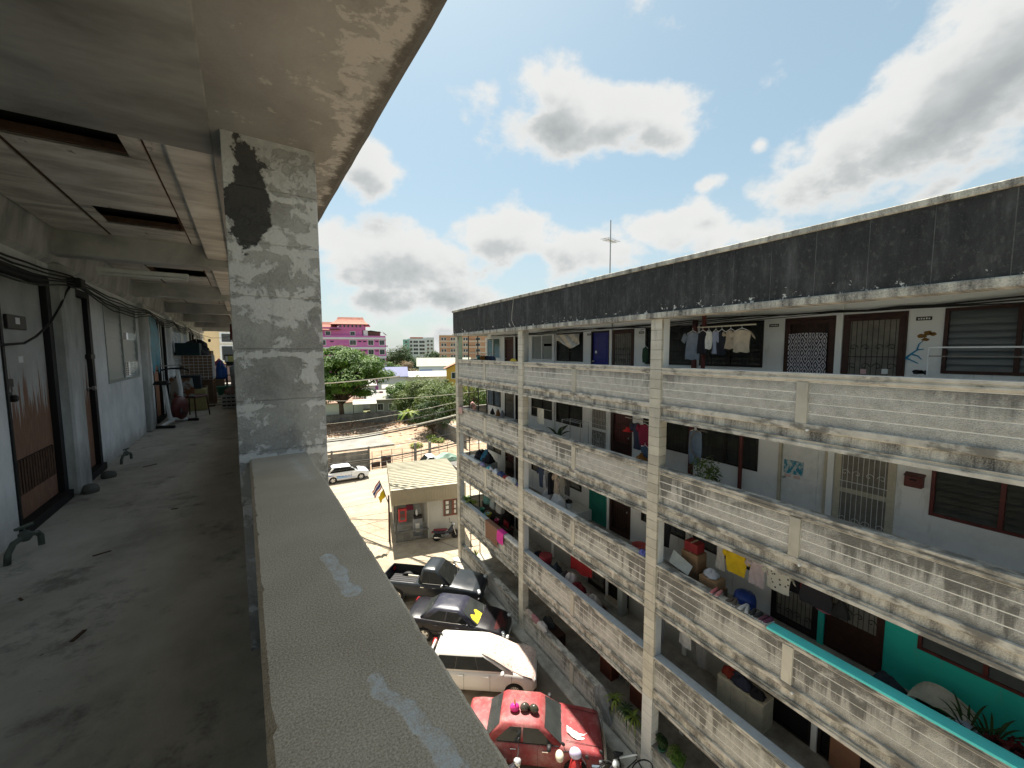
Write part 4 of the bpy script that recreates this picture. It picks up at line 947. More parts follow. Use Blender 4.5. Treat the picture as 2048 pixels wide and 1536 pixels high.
# glazed notice board
M_NOTICE = plain('notice_frame', (0.17, 0.05, 0.03), 0.5, 0.2, 6); M_PAPER = plain('paper', (0.62, 0.60, 0.54), 0.8, 0.1, 8)
nb = MB(); 
for a, b in ((3.05, 3.68), (3.70, 4.33)):
    nb.box(a, a+0.06, -0.06, -0.002, 1.35, 2.45); nb.box(b-0.06, b, -0.06, -0.002, 1.35, 2.45); nb.box(a+0.06, b-0.06, -0.06, -0.002, 2.39, 2.45); nb.box(a+0.06, b-0.06, -0.06, -0.002, 1.35, 1.41)
nbo = tag(obj('notice_board', None, None, (6.03, 25.25, 0), KA), 'brown-framed double glass notice board on the kiosk wall', 'notice board')
nb.build('board_frame', M_NOTICE, nbo)
MB().box(3.11, 4.27, -0.03, -0.02, 1.41, 2.39).build('board_back', plain('board_felt', (0.12, 0.10, 0.08), 0.9), nbo)
for q in range(9):
    x = 3.2+0.36*(q % 3)+(0.12 if q % 3 else 0); z = 1.5+0.3*(q//3)+rnd.uniform(-0.02, 0.05)
    MB().box(x, x+0.19, -0.04, -0.034, z, z+0.22).build('notice', M_PAPER, nbo)
# things inside the kiosk
def at_k(x, y, z=0): return Vector((6.03+x*math.cos(KA)-y*math.sin(KA), 25.25+x*math.sin(KA)+y*math.cos(KA), z))
M_REDP = plain('red_box_paint', (0.42, 0.03, 0.035), 0.45, 0.15, 6)
fb = thing('fire_hose_cabinet', 'red fire hose cabinet with glass door hung at the kiosk corner', 'cabinet', at_k(0.14, -0.28, 1.45), KA)
MB().cbox(0, 0.50, 0, 0.2, 0, 0.85, 0.01).build('case', M_REDP, fb); MB().box(0.1, 0.4, -0.012, -0.002, 0.12, 0.72).build('glass', M_GLASS, fb)
MB().lathe([(0.15, 0), (0.15, 0.05), (0.05, 0.06)], (0.25, -0.02, 0.42), 14, 'y').build('hose_reel', M_MAROON, fb)
pmchn = thing('fuel_dispenser', 'grey and white hand-filled fuel dispenser inside the kiosk', 'dispenser', at_k(1.35, 0.5, 0.12), KA)
MB().cbox(-0.25, 0.35, -0.2, 0.2, 0, 1.15, 0.02).build('cabinet', plain('grey_enamel', (0.25, 0.26, 0.27), 0.4), pmchn)
MB().box(-0.12, 0.14, -0.215, -0.203, 0.25, 0.85).build('label_panel', M_PAPER, pmchn); MB().cbox(-0.22, 0.32, -0.18, 0.18, 1.15, 1.32, 0.02).build('head', M_DARKFRAME, pmchn)
MB().lathe([(0.05, 0), (0.07, 0.1), (0.07, 0.28), (0.03, 0.36), (0.02, 0.42)], (0.0, 0, 1.32), 10).build('glass_jar', M_WHITEP, pmchn)
tb = thing('folding_table', 'small table with boxes at the back of the kiosk', 'table', at_k(0.9, 3.2, 0.12), KA)
MB().cbox(-0.6, 0.6, -0.35, 0.35, 0.7, 0.74, 0.01).build('table_top', M_GREYP, tb)
for x in (-0.55, 0.55):
    for y in (-0.3, 0.3): MB().rod((x, y, 0), (x, y, 0.7), 0.018).build('leg', M_IRON, tb)
tag(MB().cbox(-0.25, 0.25, -0.2, 0.2, 0.0, 0.3, 0.01).build('storage_box', plain('maroon_plastic', (0.22, 0.03, 0.06), 0.4), None, at_k(1.1, 3.2, 0.865), KA), 'maroon plastic box on the kiosk table', 'box')
tag(MB().cbox(-0.2, 0.2, -0.15, 0.15, 0.0, 0.2, 0.01).build('storage_box', plain('teal_plastic', (0.08, 0.25, 0.22), 0.4), None, at_k(1.4, 2.2, 2.1), KA), 'grey-green box on the high shelf of the kiosk', 'box')
tag(MB().box(0.3, 1.9, 1.9, 2.5, 2.05, 2.09).build('wall_shelf', M_OLDWALL, None, (6.03, 25.25, 0), KA), 'high board shelf inside the kiosk', 'shelf')
# flag poles
M_POLE = plain('pole_timber', (0.07, 0.045, 0.03), 0.8, 0.3, 10)
def flag(name, label, base, top, mats, bands, w, h, seed):
    t = thing(name, label, 'flag', base)
    MB().rod((0, 0, 0), top, 0.02).build('pole', M_POLE, t)
    d = Vector(top).normalized(); r = random.Random(seed)
    side = Vector((-0.95, -0.25, 0))
    z0 = 0
    tot = sum(bands); acc = 0
    for bi, (bw, mt) in enumerate(zip(bands, mats)):
        a, b = acc/tot, (acc+bw)/tot; acc += bw
        def fn(u, v, a=a, b=b):
            s = a+(b-a)*v                    # across the flag (along the pole)
            p = Vector(top)-d*(s*h)+side*(u*w*0.6)+Vector((0, 0, -u*w*0.75))
            return tuple(p+Vector((0, 1, 0))*0.05*math.sin(u*7+s*3)+Vector((1, 0, 0))*0.03*math.sin(u*9))
        MB().grid(10, 3, fn).build('stripe', mt, t)
    return t
M_FR = plain('flag_red', (0.42, 0.02, 0.03), 0.8); M_FW = plain('flag_white', (0.75, 0.74, 0.72), 0.8); M_FB = plain('flag_blue', (0.03, 0.04, 0.22), 0.8); M_FY = plain('flag_yellow', (0.75, 0.55, 0.02), 0.8)
flag('national_flag', 'limp red white and blue striped flag at the kiosk corner', at_k(-0.38, 0.6, 2.4), (-0.62, -0.2, 1.75), [M_FR, M_FW, M_FB, M_FW, M_FR], [1, 1, 2, 1, 1], 0.85, 0.5, 3)
flag('yellow_flag', 'yellow flag hanging beside the striped flag at the kiosk', at_k(-0.38, 0.5, 2.3), (-0.40, -0.3, 1.3), [M_FY], [1], 0.6, 0.5, 4)
tag(MB().tube([at_k(-0.42, 0.4, 0), at_k(-0.40, 0.5, 1.6), at_k(-0.40, 0.55, 3.0)], [0.07, 0.06, 0.05], 8).build('timber_post', M_POLE), 'dark timber post with flags beside the kiosk', 'post')
# ------------------------------------------------------------------ vehicles
def m_paint(col, dust=0.25, worn=0.0):
    def fn(n):
        p = n.obj(); a = n.noise(p, 1.6, 6, 0.65); f = n.noise(p, 40, 3, 0.6)
        c = n.mix(n.math('MULTIPLY', n.step(a, 0.4, 0.8), dust), (*col, 1), (0.42, 0.39, 0.34, 1))
        if worn: c = n.mix(n.math('MULTIPLY', n.step(n.noise(p, 9, 6, 0.72), 0.55, 0.66), worn), c, (0.55, 0.42, 0.40, 1))
        return dict(color=c, rough=n.math('ADD', 0.22+dust*0.5, n.math('MULTIPLY', a, 0.18)))
    return fn
M_TYRE = plain('tyre_rubber', (0.018, 0.018, 0.018), 0.85, 0.2, 10); M_RIM = plain('alloy_rim', (0.55, 0.55, 0.54), 0.3, 0.08, 10, metal=0.7)
M_BLKPL = plain('black_plastic', (0.02, 0.02, 0.021), 0.55, 0.2, 10); M_CHROME = plain('chrome', (0.75, 0.75, 0.74), 0.15, 0.05, 10, metal=1.0)
M_CARGLASS = material('car_glass', lambda n: dict(color=n.mix(n.noise(n.obj(), 2.5, 4), (0.004, 0.005, 0.005, 1), (0.022, 0.024, 0.023, 1)), rough=0.06), spec=0.28)
M_CARGLASS_L = material('car_glass_pale', lambda n: dict(color=n.mix(n.noise(n.obj(), 2.0, 5), (0.010, 0.012, 0.012, 1), (0.055, 0.06, 0.058, 1)), rough=0.08), spec=0.32)
M_LAMP = material('lamp_lens', None, (0.5, 0.52, 0.53), 0.12, 0.3); M_TAIL = plain('tail_lens', (0.30, 0.01, 0.012), 0.2, 0.1)
def boolean_cut(mb, mats, cutters):
    o = obj('tmp', mb.mesh('tmp', mats)); cs = []
    for c in cutters:
        k = obj('tmpc', c.mesh('tmpc', mats)); cs.append(k)
        md = o.modifiers.new('b', 'BOOLEAN'); md.object = k; md.operation = 'DIFFERENCE'; md.solver = 'EXACT'
    dg = bpy.context.evaluated_depsgraph_get(); me = bpy.data.meshes.new_from_object(o.evaluated_get(dg))
    for k in cs+[o]:
        d_ = k.data; bpy.data.objects.remove(k); bpy.data.meshes.remove(d_)
    return me
wheel_cache = {}
def wheel(parent, x, y, side, rr, style='spoke', rimmat=None):
    """tyre with a rim as its sub-part; side = +1 left, -1 right"""
    rimmat = rimmat or M_RIM
    key = (round(rr, 3), style, rimmat.name)
    if key not in wheel_cache:
        w = 0.19
        ty = MB(); ty.smooth = True
        ty.lathe([(rr*0.66, -w/2), (rr*0.93, -w/2), (rr, -w*0.32), (rr, w*0.32), (rr*0.93, w/2), (rr*0.66, w/2), (rr*0.62, w*0.3), (rr*0.62, -w*0.3)], (0, 0, 0), 28, 'y')
        rm = MB(); rm.lathe([(rr*0.66, w*0.28), (rr*0.67, w*0.46), (rr*0.61, w*0.46), (rr*0.58, w*0.2)], (0, 0, 0), 28, 'y')
        rm.lathe([(0.03, w*0.40), (rr*0.18, w*0.40), (rr*0.16, w*0.47), (0.01, w*0.48)], (0, 0, 0), 12, 'y')
        ns = {'spoke': 14, 'five': 5, 'disc': 0}[style]
        for q in range(ns):
            a = 2*math.pi*q/ns; ww = 0.016 if ns > 6 else 0.045
            t = MB().box(rr*0.13, rr*0.63, w*0.34, w*0.44, -ww, ww).xf(Matrix.Rotation(a, 4, 'Y')); rm.add(t.v, t.f)
        if style == 'disc': rm.lathe([(rr*0.15, w*0.42), (rr*0.45, w*0.36), (rr*0.60, w*0.42), (rr*0.6, w*0.3)], (0, 0, 0), 20, 'y')
        wheel_cache[key] = (ty.mesh('wheel', M_TYRE), rm.mesh('rim', rimmat))
    t, r_ = wheel_cache[key]
    o = obj('wheel', t, parent, (x, y, rr), rot=(0, 0, 0 if side > 0 else math.pi)); obj('rim', r_, o)
    return o
def car(name, label, cat, loc, head, S, group='cars parked in the yard'):
    root = thing(name, label, cat, (*loc, 0), head, group)
    L, st = S['L'], S['st']
    # --- lower body by stations (x, half width, bottom z, top z)
    def ring(x, hw, zb, zt):
        h = zt-zb; sh = zb+h*0.80
        pts = [(hw*0.86, zb), (hw*0.965, zb+h*0.10), (hw*0.995, zb+h*0.32), (hw, zb+h*0.58), (hw*0.985, sh), (hw*0.94, zt-h*0.05), (hw*0.86, zt-0.004), (hw*0.45, zt+S.get('crown', 0.025)*0.75)]
        full = pts+[(0, zt+S.get('crown', 0.025))]+[(-a, b) for a, b in reversed(pts)]
        return [(x, a, b) for a, b in full]
    def interp(x, k):
        for (a, b) in zip(st[:-1], st[1:]):
            if a[0] <= x <= b[0]: t = (x-a[0])/(b[0]-a[0]); return a[k]+(b[k]-a[k])*t
        return st[0][k] if x < st[0][0] else st[-1][k]
    xs = sorted(set([s[0] for s in st]+[st[0][0]+(st[-1][0]-st[0][0])*q/26 for q in range(27)]))
    mb = MB(); mb.smooth = True
    mb.loft([ring(x, interp(x, 1), interp(x, 2), interp(x, 3)) for x in xs])
    rr = S['wr']; cut = []
    for ax in S['axles']:
        for sd in (1, -1):
            y0 = sd*interp(ax, 1)
            cut.append(MB().lathe([(rr*1.17, -0.27), (rr*1.17, 0.27)], (ax, y0, rr*1.02), 26, 'y'))
    if 'bed' in S:
        b = S['bed']; cut.append(MB().box(b[0], b[1], -b[2], b[2], b[3], 3))
    me = boolean_cut(mb, S['paint'], cut)
    body = obj('body', me, root)
    for ax in S['axles']:
        for sd in (1, -1):
            MB().lathe([(rr*1.165, -0.2), (rr*1.165, 0.2), (rr*1.0, 0.2)], (ax, sd*(interp(ax, 1)-0.26), rr*1.02), 20, 'y').build('wheel_well', M_BLKPL, body)
            wheel(root, ax, sd*(interp(ax, 1)-0.115), sd, rr, S.get('wheel', 'spoke'), S.get('rim'))
    sy = lambda x, z: interp(x, 1)*(0.995 if z > interp(x, 2)+(interp(x, 3)-interp(x, 2))*0.3 else 0.98)
    # --- cabin: pillars and roof, glass panes set just proud
    (xr0, xf0, wb, zb_), (xr1, xf1, wt, zr) = S['cab']
    cr = S.get('roofcrown', 0.045)
    def rect(xr, xf, w, z, c):
        return [(xr+c, -w, z), (xf-c, -w, z), (xf-c*0.35, -w+c*0.35, z), (xf, -w+c, z), (xf, w-c, z), (xf-c*0.35, w-c*0.35, z), (xf-c, w, z), (xr+c, w, z), (xr+c*0.35, w-c*0.35, z), (xr, w-c, z), (xr, -w+c, z), (xr+c*0.35, -w+c*0.35, z)]
    cb = MB(); cb.smooth = True
    cb.loft([rect(xr0, xf0, wb, zb_-0.06, 0.08), rect(xr1-0.015, xf1+0.015, wt+0.008, zr-0.035, 0.09), rect(xr1+0.03, xf1-0.03, wt-0.04, zr, 0.1), rect(xr1+0.18*(xf1-xr1), xf1-0.16*(xf1-xr1), wt-0.2, zr+cr*0.85, 0.09), rect(xr1+0.36*(xf1-xr1), xf1-0.34*(xf1-xr1), wt*0.3, zr+cr, 0.04)])
    cabin = cb.build('cabin', S.get('roofpaint', S['paint']), root)
    z0, z1 = zb_-0.06, zr-0.035
    def side(t, v, sd, off=0.006):     # t 0 rear..1 front, v 0 belt..1 roof
        a = Vector((xr0+0.08+(xf0-xr0-0.16)*t, sd*wb, z0)); b = Vector((xr1-0.015+0.09+(xf1-xr1+0.03-0.18)*t, sd*(wt+0.008), z1))
        return a.lerp(b, v)+Vector((0, sd*off, 0.0))
    G = S.get('glass', M_CARGLASS)
    for sd in (1, -1):
        for (t0, t1, tt0, tt1) in S['sidewin']:
            q = [side(t0, 0.14, sd), side(t1, 0.14, sd), side(tt1, 0.92, sd), side(tt0, 0.92, sd)]
            c = sum(q, Vector())/4; n_ = Vector((0, -sd*0.004, 0))
            MB().add(q+[p+n_ for p in q], [(0, 1, 2, 3), (7, 6, 5, 4), (0, 4, 5, 1), (1, 5, 6, 2), (2, 6, 7, 3), (3, 7, 4, 0)]).build('side_window', G, root)
    def screen(xa, xb, s, nm):
        n_ = Vector((s, 0, 0.5)).normalized()*0.008; e = 0.09
        def P(u, v):
            x = xa+(xb-xa)*v; w = (wb-0.06)*(1-v)+(wt-0.07)*v; z = z0+(z1-z0)*v
            return Vector((x+s*0.02*(1-(2*u-1)**2), (2*u-1)*w, z))+n_
        g = MB(); g.smooth = True; g.grid(8, 4, lambda u, v: tuple(P(u, 0.10+0.82*v))).build(nm, S.get('screen', G), root)
        MB().tube([P(u/8, 0.075) for u in range(9)], 0.012, 4).build(nm+'_seal', M_BLKPL, root)
        return P
    PF = screen(xf0, xf1+0.015, 1, 'windscreen'); PR = screen(xr0, xr1-0.015, -1, 'rear_window')
    root['_k'] = 0; del root['_k']
    # wipers, mirrors, handles, seams
    for y in (-0.35, 0.25): MB().tube([PF(0.5+y*0.6, 0.06)+Vector((0.02, 0, 0.01)), PF(0.5+y*0.6+0.28, 0.2)+Vector((0.015, 0, 0.012))], 0.008, 4).build('wiper', M_BLKPL, root)
    mx = xf0-0.42 if S.get('mirror_on_door', True) else xf0+0.5
    for sd in (1, -1):
        mz = zb_+0.06; my = sd*(wb+0.13)
        mm = MB(); mm.smooth = True; mm.lathe([(0.02, -0.07), (0.075, -0.05), (0.085, 0.02), (0.06, 0.05), (0.01, 0.06)], (0, 0, 0), 10, 'x').xf(Matrix.Translation((mx, my, mz)) @ Matrix.Diagonal((1, 1.25, 0.85, 1)))
        mo = mm.build('mirror', S.get('mirror', S['paint']), root); MB().rod((mx, sd*(wb-0.02), mz-0.06), (mx, my-sd*0.04, mz-0.03), 0.018).build('mirror_arm', M_BLKPL, mo)
        for hx in S['handles']:
            zz = zb_-0.14; y = sd*(sy(hx, zz)+0.008)
            MB().cbox(hx-0.09, hx+0.09, y-0.014, y+0.014, zz-0.016, zz+0.016, 0.006).build('door_handle', S.get('handle', S['paint']), root)
        for sx in S['seams']:
            p = []
            for q in range(6):
                z = interp(sx, 2)+0.06+(zb_-0.08-interp(sx, 2)-0.06)*q/5; h = interp(sx, 3)-interp(sx, 2); f_ = (z-interp(sx, 2))/h
                k_ = 0.965+(0.03)*min(1, f_/0.32) if f_ < 0.32 else 0.995+0.005*min(1, (f_-0.32)/0.26) if f_ < 0.58 else 1.0-0.015*(f_-0.58)/0.22
                p.append((sx, sd*(interp(sx, 1)*k_+0.0005), z))
            MB().tube(p, 0.006, 4).build('door_seam', M_BLKPL, root)
        if S.get('beltline'): MB().tube([side(t/8, 0.11, sd, 0.010) for t in range(1, 9)], 0.013, 5).build('belt_trim', S['beltline'], root)
        if S.get('sidestrip'):
            MB().tube([(x, sd*(interp(x, 1)+0.006), S['sidestrip'][0]) for x in (-L*0.36, -L*0.2, 0, L*0.2, L*0.33)], 0.018, 5).build('side_moulding', S['sidestrip'][1], root)
    # lamps, grille, bumpers
    xF, xB = st[-1][0], st[0][0]
    for sd in (1, -1):
        lx = xF-S.get('lampset', 0.16); lz = S['lampz']; w0 = interp(lx, 1)
        a = MB(); a.smooth = True
        a.lathe([(0.01, 0.05), (0.08, 0.04), (0.11, 0.0), (0.11, -0.1)], (0, 0, 0), 10, 'x').xf(Matrix.Translation((lx+0.05, sd*(w0-0.17), lz)) @ Matrix.Rotation(sd*-0.45, 4, 'Z') @ Matrix.Diagonal((1, 1.75, 0.72, 1)))
        a.build('headlight', M_LAMP, root)
        a = MB().cbox(xB+0.0, xB+0.16, sd*(interp(xB+0.08, 1)-0.28), sd*(interp(xB+0.08, 1)+0.012), S['tailz']-0.08, S['tailz']+0.09, 0.02); a.build('tail_light', M_TAIL, root)
    gz = S['grille']
    MB().cbox(xF-0.10, xF+0.02, -gz[2], gz[2], gz[0], gz[1], 0.02).build('grille', M_BLKPL, root)
    for q in range(3): MB().box(xF+0.021, xF+0.028, -gz[2]+0.03, gz[2]-0.03, gz[0]+0.03+q*(gz[1]-gz[0]-0.06)/3, gz[0]+0.045+q*(gz[1]-gz[0]-0.06)/3).build('grille_bar', S.get('bar', M_CHROME), root)
    MB().box(xF+0.03, xF+0.035, -0.22, 0.22, S['lampz']-0.32, S['lampz']-0.20).build('number_plate', M_WHITEP, root)
    if S.get('bumper'):
        for s_, x in ((1, xF), (-1, xB)):
            w_ = interp(x-s_*0.1, 1)+0.03
            MB().tube([(x-s_*0.35, -w_-0.01, 0.46), (x-s_*0.06, -w_, 0.46), (x+s_*0.06, -w_+0.16, 0.46), (x+s_*0.075, 0, 0.46), (x+s_*0.06, w_-0.16, 0.46), (x-s_*0.06, w_, 0.46), (x-s_*0.35, w_+0.01, 0.46)], 0.065, 8).build('bumper', S['bumper'], root)
    return root, PF, side
# white hatchback
M_WPAINT = material('white_car_paint', m_paint((0.60, 0.58, 0.54), 0.18)); M_RPAINT = material('red_car_paint', m_paint((0.24, 0.035, 0.038), 0.42, 0.15))
M_GPAINT = material('grey_pickup_paint', m_paint((0.018, 0.023, 0.028), 0.03)); M_DPAINT = material('dark_sedan_paint', m_paint((0.008, 0.007, 0.010), 0.02))
M_DROOF = material('dark_sedan_roof', m_paint((0.022, 0.024, 0.040), 0.12))
hatch = dict(L=4.1, crown=0.03, wr=0.30, axles=(-1.22, 1.28), wheel='spoke', paint=M_WPAINT,
    st=[(-2.05, 0.66, 0.42, 0.80), (-1.98, 0.80, 0.28, 0.96), (-1.7, 0.845, 0.22, 0.98), (-0.9, 0.85, 0.20, 0.95), (0.3, 0.85, 0.20, 0.94), (1.0, 0.85, 0.20, 0.96), (1.35, 0.84, 0.21, 0.93), (1.7, 0.805, 0.22, 0.86), (1.92, 0.73, 0.22, 0.76), (2.06, 0.56, 0.26, 0.62)],
    cab=[(-1.95, 1.30, 0.785, 0.97), (-1.60, 0.15, 0.60, 1.46)], sidewin=[(0.03, 0.335, 0.06, 0.44), (0.337, 0.625, 0.442, 0.82), (0.627, 0.965, 0.822, 0.99)],
    handles=(-0.62, 0.28), seams=(-0.52, 0.42, 1.18), lampz=0.70, tailz=0.85, grille=(0.34, 0.56, 0.45), bar=M_BLKPL)
wc, PFw, _ = car('parked_car', 'white hatchback with a pale floral cloth over its windscreen and bonnet', 'car', (6.07, 12.77), R(-35), hatch)
# floral cloth
def m_floral(n):
    p = n.obj(); v = n.voro(p, 9); w = n.voro(n.vmath('ADD', p, (3, 5, 1)), 6.5); f = n.noise(p, 22, 3)
    c = n.mix(n.step(v, 0.30, 0.18), (0.52, 0.41, 0.36, 1), (0.40, 0.20, 0.19, 1))
    c = n.mix(n.math('MULTIPLY', n.step(w, 0.26, 0.16), n.step(f, 0.4, 0.6)), c, (0.33, 0.38, 0.30, 1))
    return dict(color=c, rough=0.9, bump=n.bump(n.noise(p, 90, 2), 0.1, 0.002))
clo = thing('floral_sunshade_cloth', 'pale pink floral cloth draped over the white hatchback windscreen and bonnet', 'cloth', (6.07, 12.77, 0), R(-35))
def drape(u, v):        # u across, v roof front -> bonnet tip
    prof = [(0.05, 1.535), (0.30, 1.485), (0.60, 1.37), (0.95, 1.19), (1.22, 1.055), (1.45, 0.985), (1.70, 0.915), (1.88, 0.85), (2.0, 0.75)]
    t = v*(len(prof)-1); i = min(int(t), len(prof)-2); a, b = prof[i], prof[i+1]; k = t-i
    x = a[0]+(b[0]-a[0])*k; z = a[1]+(b[1]-a[1])*k; hw = 0.56+0.20*min(1, v*1.5)
    y = (2*u-1)*hw; e = abs(2*u-1)
    z -= 0.10*e**4*(1 if v < 0.7 else 0.6); z += 0.010*math.sin(14*u+9*v)*e+0.008*math.sin(23*v-6*u)+0.012*math.sin(30*u)*v**3
    x += 0.03*math.sin(9*u)*v**4
    return (x, y, z+0.012)
cl = MB(); cl.smooth = True; cl.grid(26, 34, drape); cl.build('cloth', material('floral_cloth', m_floral), clo)
for sd in (1, -1): MB().tube([(0.1, sd*0.60, 1.49), (0.55, sd*0.70, 1.36), (1.1, sd*0.78, 1.10), (1.6, sd*0.80, 0.90), (1.95, sd*0.72, 0.72)], 0.009, 5).build('hem_cord', M_BLKPL, clo)
MB().tube([(-1.55, 0.25, 1.49), (-1.62, 0.25, 1.53), (-1.72, 0.25, 1.545)], [0.04, 0.03, 0.01], 6).build('antenna_fin', M_BLKPL, wc)
# dark sedan
sedan = dict(L=4.5, crown=0.03, wr=0.30, axles=(-1.28, 1.32), wheel='five', paint=M_DPAINT, roofpaint=M_DROOF,
    st=[(-2.25, 0.66, 0.40, 0.80), (-2.17, 0.80, 0.28, 0.93), (-1.9, 0.845, 0.22, 0.97), (-1.0, 0.85, 0.2, 0.97), (0.2, 0.85, 0.20, 0.94), (0.95, 0.85, 0.2, 0.93), (1.5, 0.84, 0.21, 0.86), (1.95, 0.80, 0.22, 0.76), (2.15, 0.72, 0.24, 0.66), (2.25, 0.60, 0.30, 0.56)],
    cab=[(-1.62, 1.08, 0.765, 0.95), (-0.98, 0.28, 0.575, 1.39)], sidewin=[(0.10, 0.44, 0.22, 0.50), (0.475, 0.90, 0.53, 0.90)], screen=M_CARGLASS_L,
    handles=(-0.75, 0.20), seams=(-0.62, 0.33, 1.2), lampz=0.64, tailz=0.80, grille=(0.46, 0.60, 0.35), beltline=M_CHROME, sidestrip=(0.55, M_BLKPL))
sc_, PFs, _ = car('parked_car', 'dark blue-black sedan with a yellow cloth behind its windscreen', 'car', (6.30, 15.55), R(-41), sedan)
MB().grid(10, 6, lambda u, v: tuple(PFs(0.06+0.50*u, 0.10+(0.55-0.30*abs(u-0.45))*v*(0.75+0.25*math.sin(9*u)))+Vector((0.006, 0, 0.008)))).build('yellow_sunshade', plain('yellow_cloth', (0.80, 0.60, 0.03), 0.8, 0.1, 6), sc_)
M_BURG = plain('burgundy_panel', (0.055, 0.014, 0.014), 0.35, 0.2, 5)
MB().grid(10, 5, lambda u, v: (1.72+0.40*v, (2*u-1)*(0.62-0.12*v), 0.872-0.125*v-0.045*(2*u-1)**2+0.006*math.sin(u*6)+(0.0 if v < 0.8 else -0.03))).build('bonnet_bra', M_BURG, sc_)
# red old sedan
oldr = dict(L=4.1, crown=0.02, wr=0.29, axles=(-1.2, 1.25), wheel='disc', paint=M_RPAINT, glass=M_CARGLASS_L,
    st=[(-2.05, 0.70, 0.38, 0.82), (-1.97, 0.77, 0.27, 0.88), (-1.7, 0.80, 0.23, 0.90), (-0.9, 0.81, 0.21, 0.91), (0.3, 0.81, 0.2, 0.90), (0.9, 0.81, 0.2, 0.91), (1.4, 0.80, 0.21, 0.86), (1.9, 0.785, 0.23, 0.80), (2.02, 0.76, 0.26, 0.76), (2.06, 0.72, 0.32, 0.66)],
    cab=[(-1.42, 0.92, 0.745, 0.92), (-0.92, 0.28, 0.60, 1.36)], sidewin=[(0.09, 0.46, 0.20, 0.50), (0.50, 0.93, 0.54, 0.93)],
    handles=(-0.55, 0.38), seams=(-0.60, 0.16, 0.86), lampz=0.60, tailz=0.70, grille=(0.48, 0.68, 0.62), handle=M_CHROME, bumper=M_CHROME, beltline=M_BLKPL, mirror=M_BLKPL)
rc, PFr, _ = car('parked_car', 'faded red old saloon with three helmets on its roof', 'car', (6.29, 9.60), R(-36), oldr)
# bonnet shut lines of the red car
for y in (-0.55, 0.55): MB().tube([(0.98, y, 0.935), (1.4, y, 0.89), (1.98, y*0.98, 0.80)], 0.006, 4).build('bonnet_seam', M_BLKPL, rc)
# pickup truck
pick = dict(L=5.2, crown=0.03, wr=0.36, axles=(-1.65, 1.55), wheel='five', paint=M_GPAINT, rim=M_CHROME,
    st=[(-2.62, 0.80, 0.50, 1.02), (-2.55, 0.88, 0.42, 1.08), (-1.9, 0.90, 0.36, 1.08), (-0.62, 0.90, 0.34, 1.08), (-0.55, 0.90, 0.34, 1.10), (0.3, 0.905, 0.34, 1.08), (1.0, 0.90, 0.34, 1.10), (1.6, 0.90, 0.36, 1.05), (2.2, 0.87, 0.38, 0.98), (2.45, 0.80, 0.40, 0.90), (2.6, 0.66, 0.44, 0.74)],
    cab=[(-0.58, 1.16, 0.82, 1.10), (-0.38, 0.32, 0.635, 1.72)], sidewin=[(0.06, 0.34, 0.08, 0.44), (0.39, 0.92, 0.50, 0.95)], bed=(-2.50, -0.68, 0.76, 0.62),
    handles=(-0.30, 0.30), seams=(-0.57, -0.10, 0.95), lampz=0.86, tailz=0.85, grille=(0.56, 0.82, 0.5), handle=M_CHROME, beltline=M_CHROME, mirror=M_CHROME)
pc_, _, _ = car('pickup_truck', 'slate grey pickup truck with an empty open bed', 'pickup', (6.27, 18.62), R(-40), pick)
MB().box(-2.49, -0.69, -0.755, 0.755, 0.621, 0.64).build('bed_liner', M_BLKPL, pc_)
for y in (-0.755, 0.755): MB().box(-2.49, -0.69, y-0.006, y+0.006, 0.64, 1.09).build('bed_side_liner', M_BLKPL, pc_)
for q in range(9): MB().box(-2.48, -0.70, -0.70+q*0.165, -0.66+q*0.165, 0.641, 0.655).build('bed_rib', M_BLKPL, pc_)
MB().tube([(-0.72, -0.30, 1.12), (-1.25, -0.30, 1.13)], 0.05, 8).build('roll_bar', M_CREAM, pc_)
# white liveried car on the road
hatch2 = dict(hatch, paint=material('white_clean_paint', m_paint((0.78, 0.79, 0.80), 0.05)), wheel='five', st=[(a, b*1.01, c, d+0.01) for a, b, c, d in hatch['st']])
hatch2['cab'] = [(-1.75, 1.2, 0.775, 0.97), (-1.15, 0.30, 0.585, 1.46)]
tx, _, sdt = car('parked_car', 'white saloon with blue stripes parked on the road by the plank wall', 'car', (5.05, 40.75), R(1), hatch2)
M_LIV = plain('livery_blue', (0.03, 0.13, 0.5), 0.35); M_LIV2 = plain('livery_pale_blue', (0.25, 0.45, 0.72), 0.35)
def decal(parent, pts, mt, nm, w=0.858):
    MB().add([(x, -w-0.004, z) for x, z in pts], [tuple(range(len(pts)))]).build(nm, mt, parent)
decal(tx, [(-1.75, 0.80), (-1.30, 0.79), (-1.0, 0.73), (-1.55, 0.73), (-1.8, 0.74)], M_LIV, 'side_stripe', 0.865); decal(tx, [(-0.90, 0.42), (0.9, 0.40), (-0.1, 0.52), (-0.9, 0.66)], M_LIV2, 'side_stripe', 0.865)
decal(tx, [(-1.05, 0.72), (-0.7, 0.62), (0.2, 0.50), (0.75, 0.44), (-0.1, 0.55), (-0.85, 0.70)], M_LIV, 'side_stripe', 0.868)
for q in range(7): decal(tx, [(-0.45+q*0.13, 0.56+0.03*math.sin(q*2)), (-0.37+q*0.13, 0.56), (-0.36+q*0.13, 0.63+0.03*math.cos(q*3)), (-0.43+q*0.13, 0.65)], M_LIV, 'lettering', 0.870)
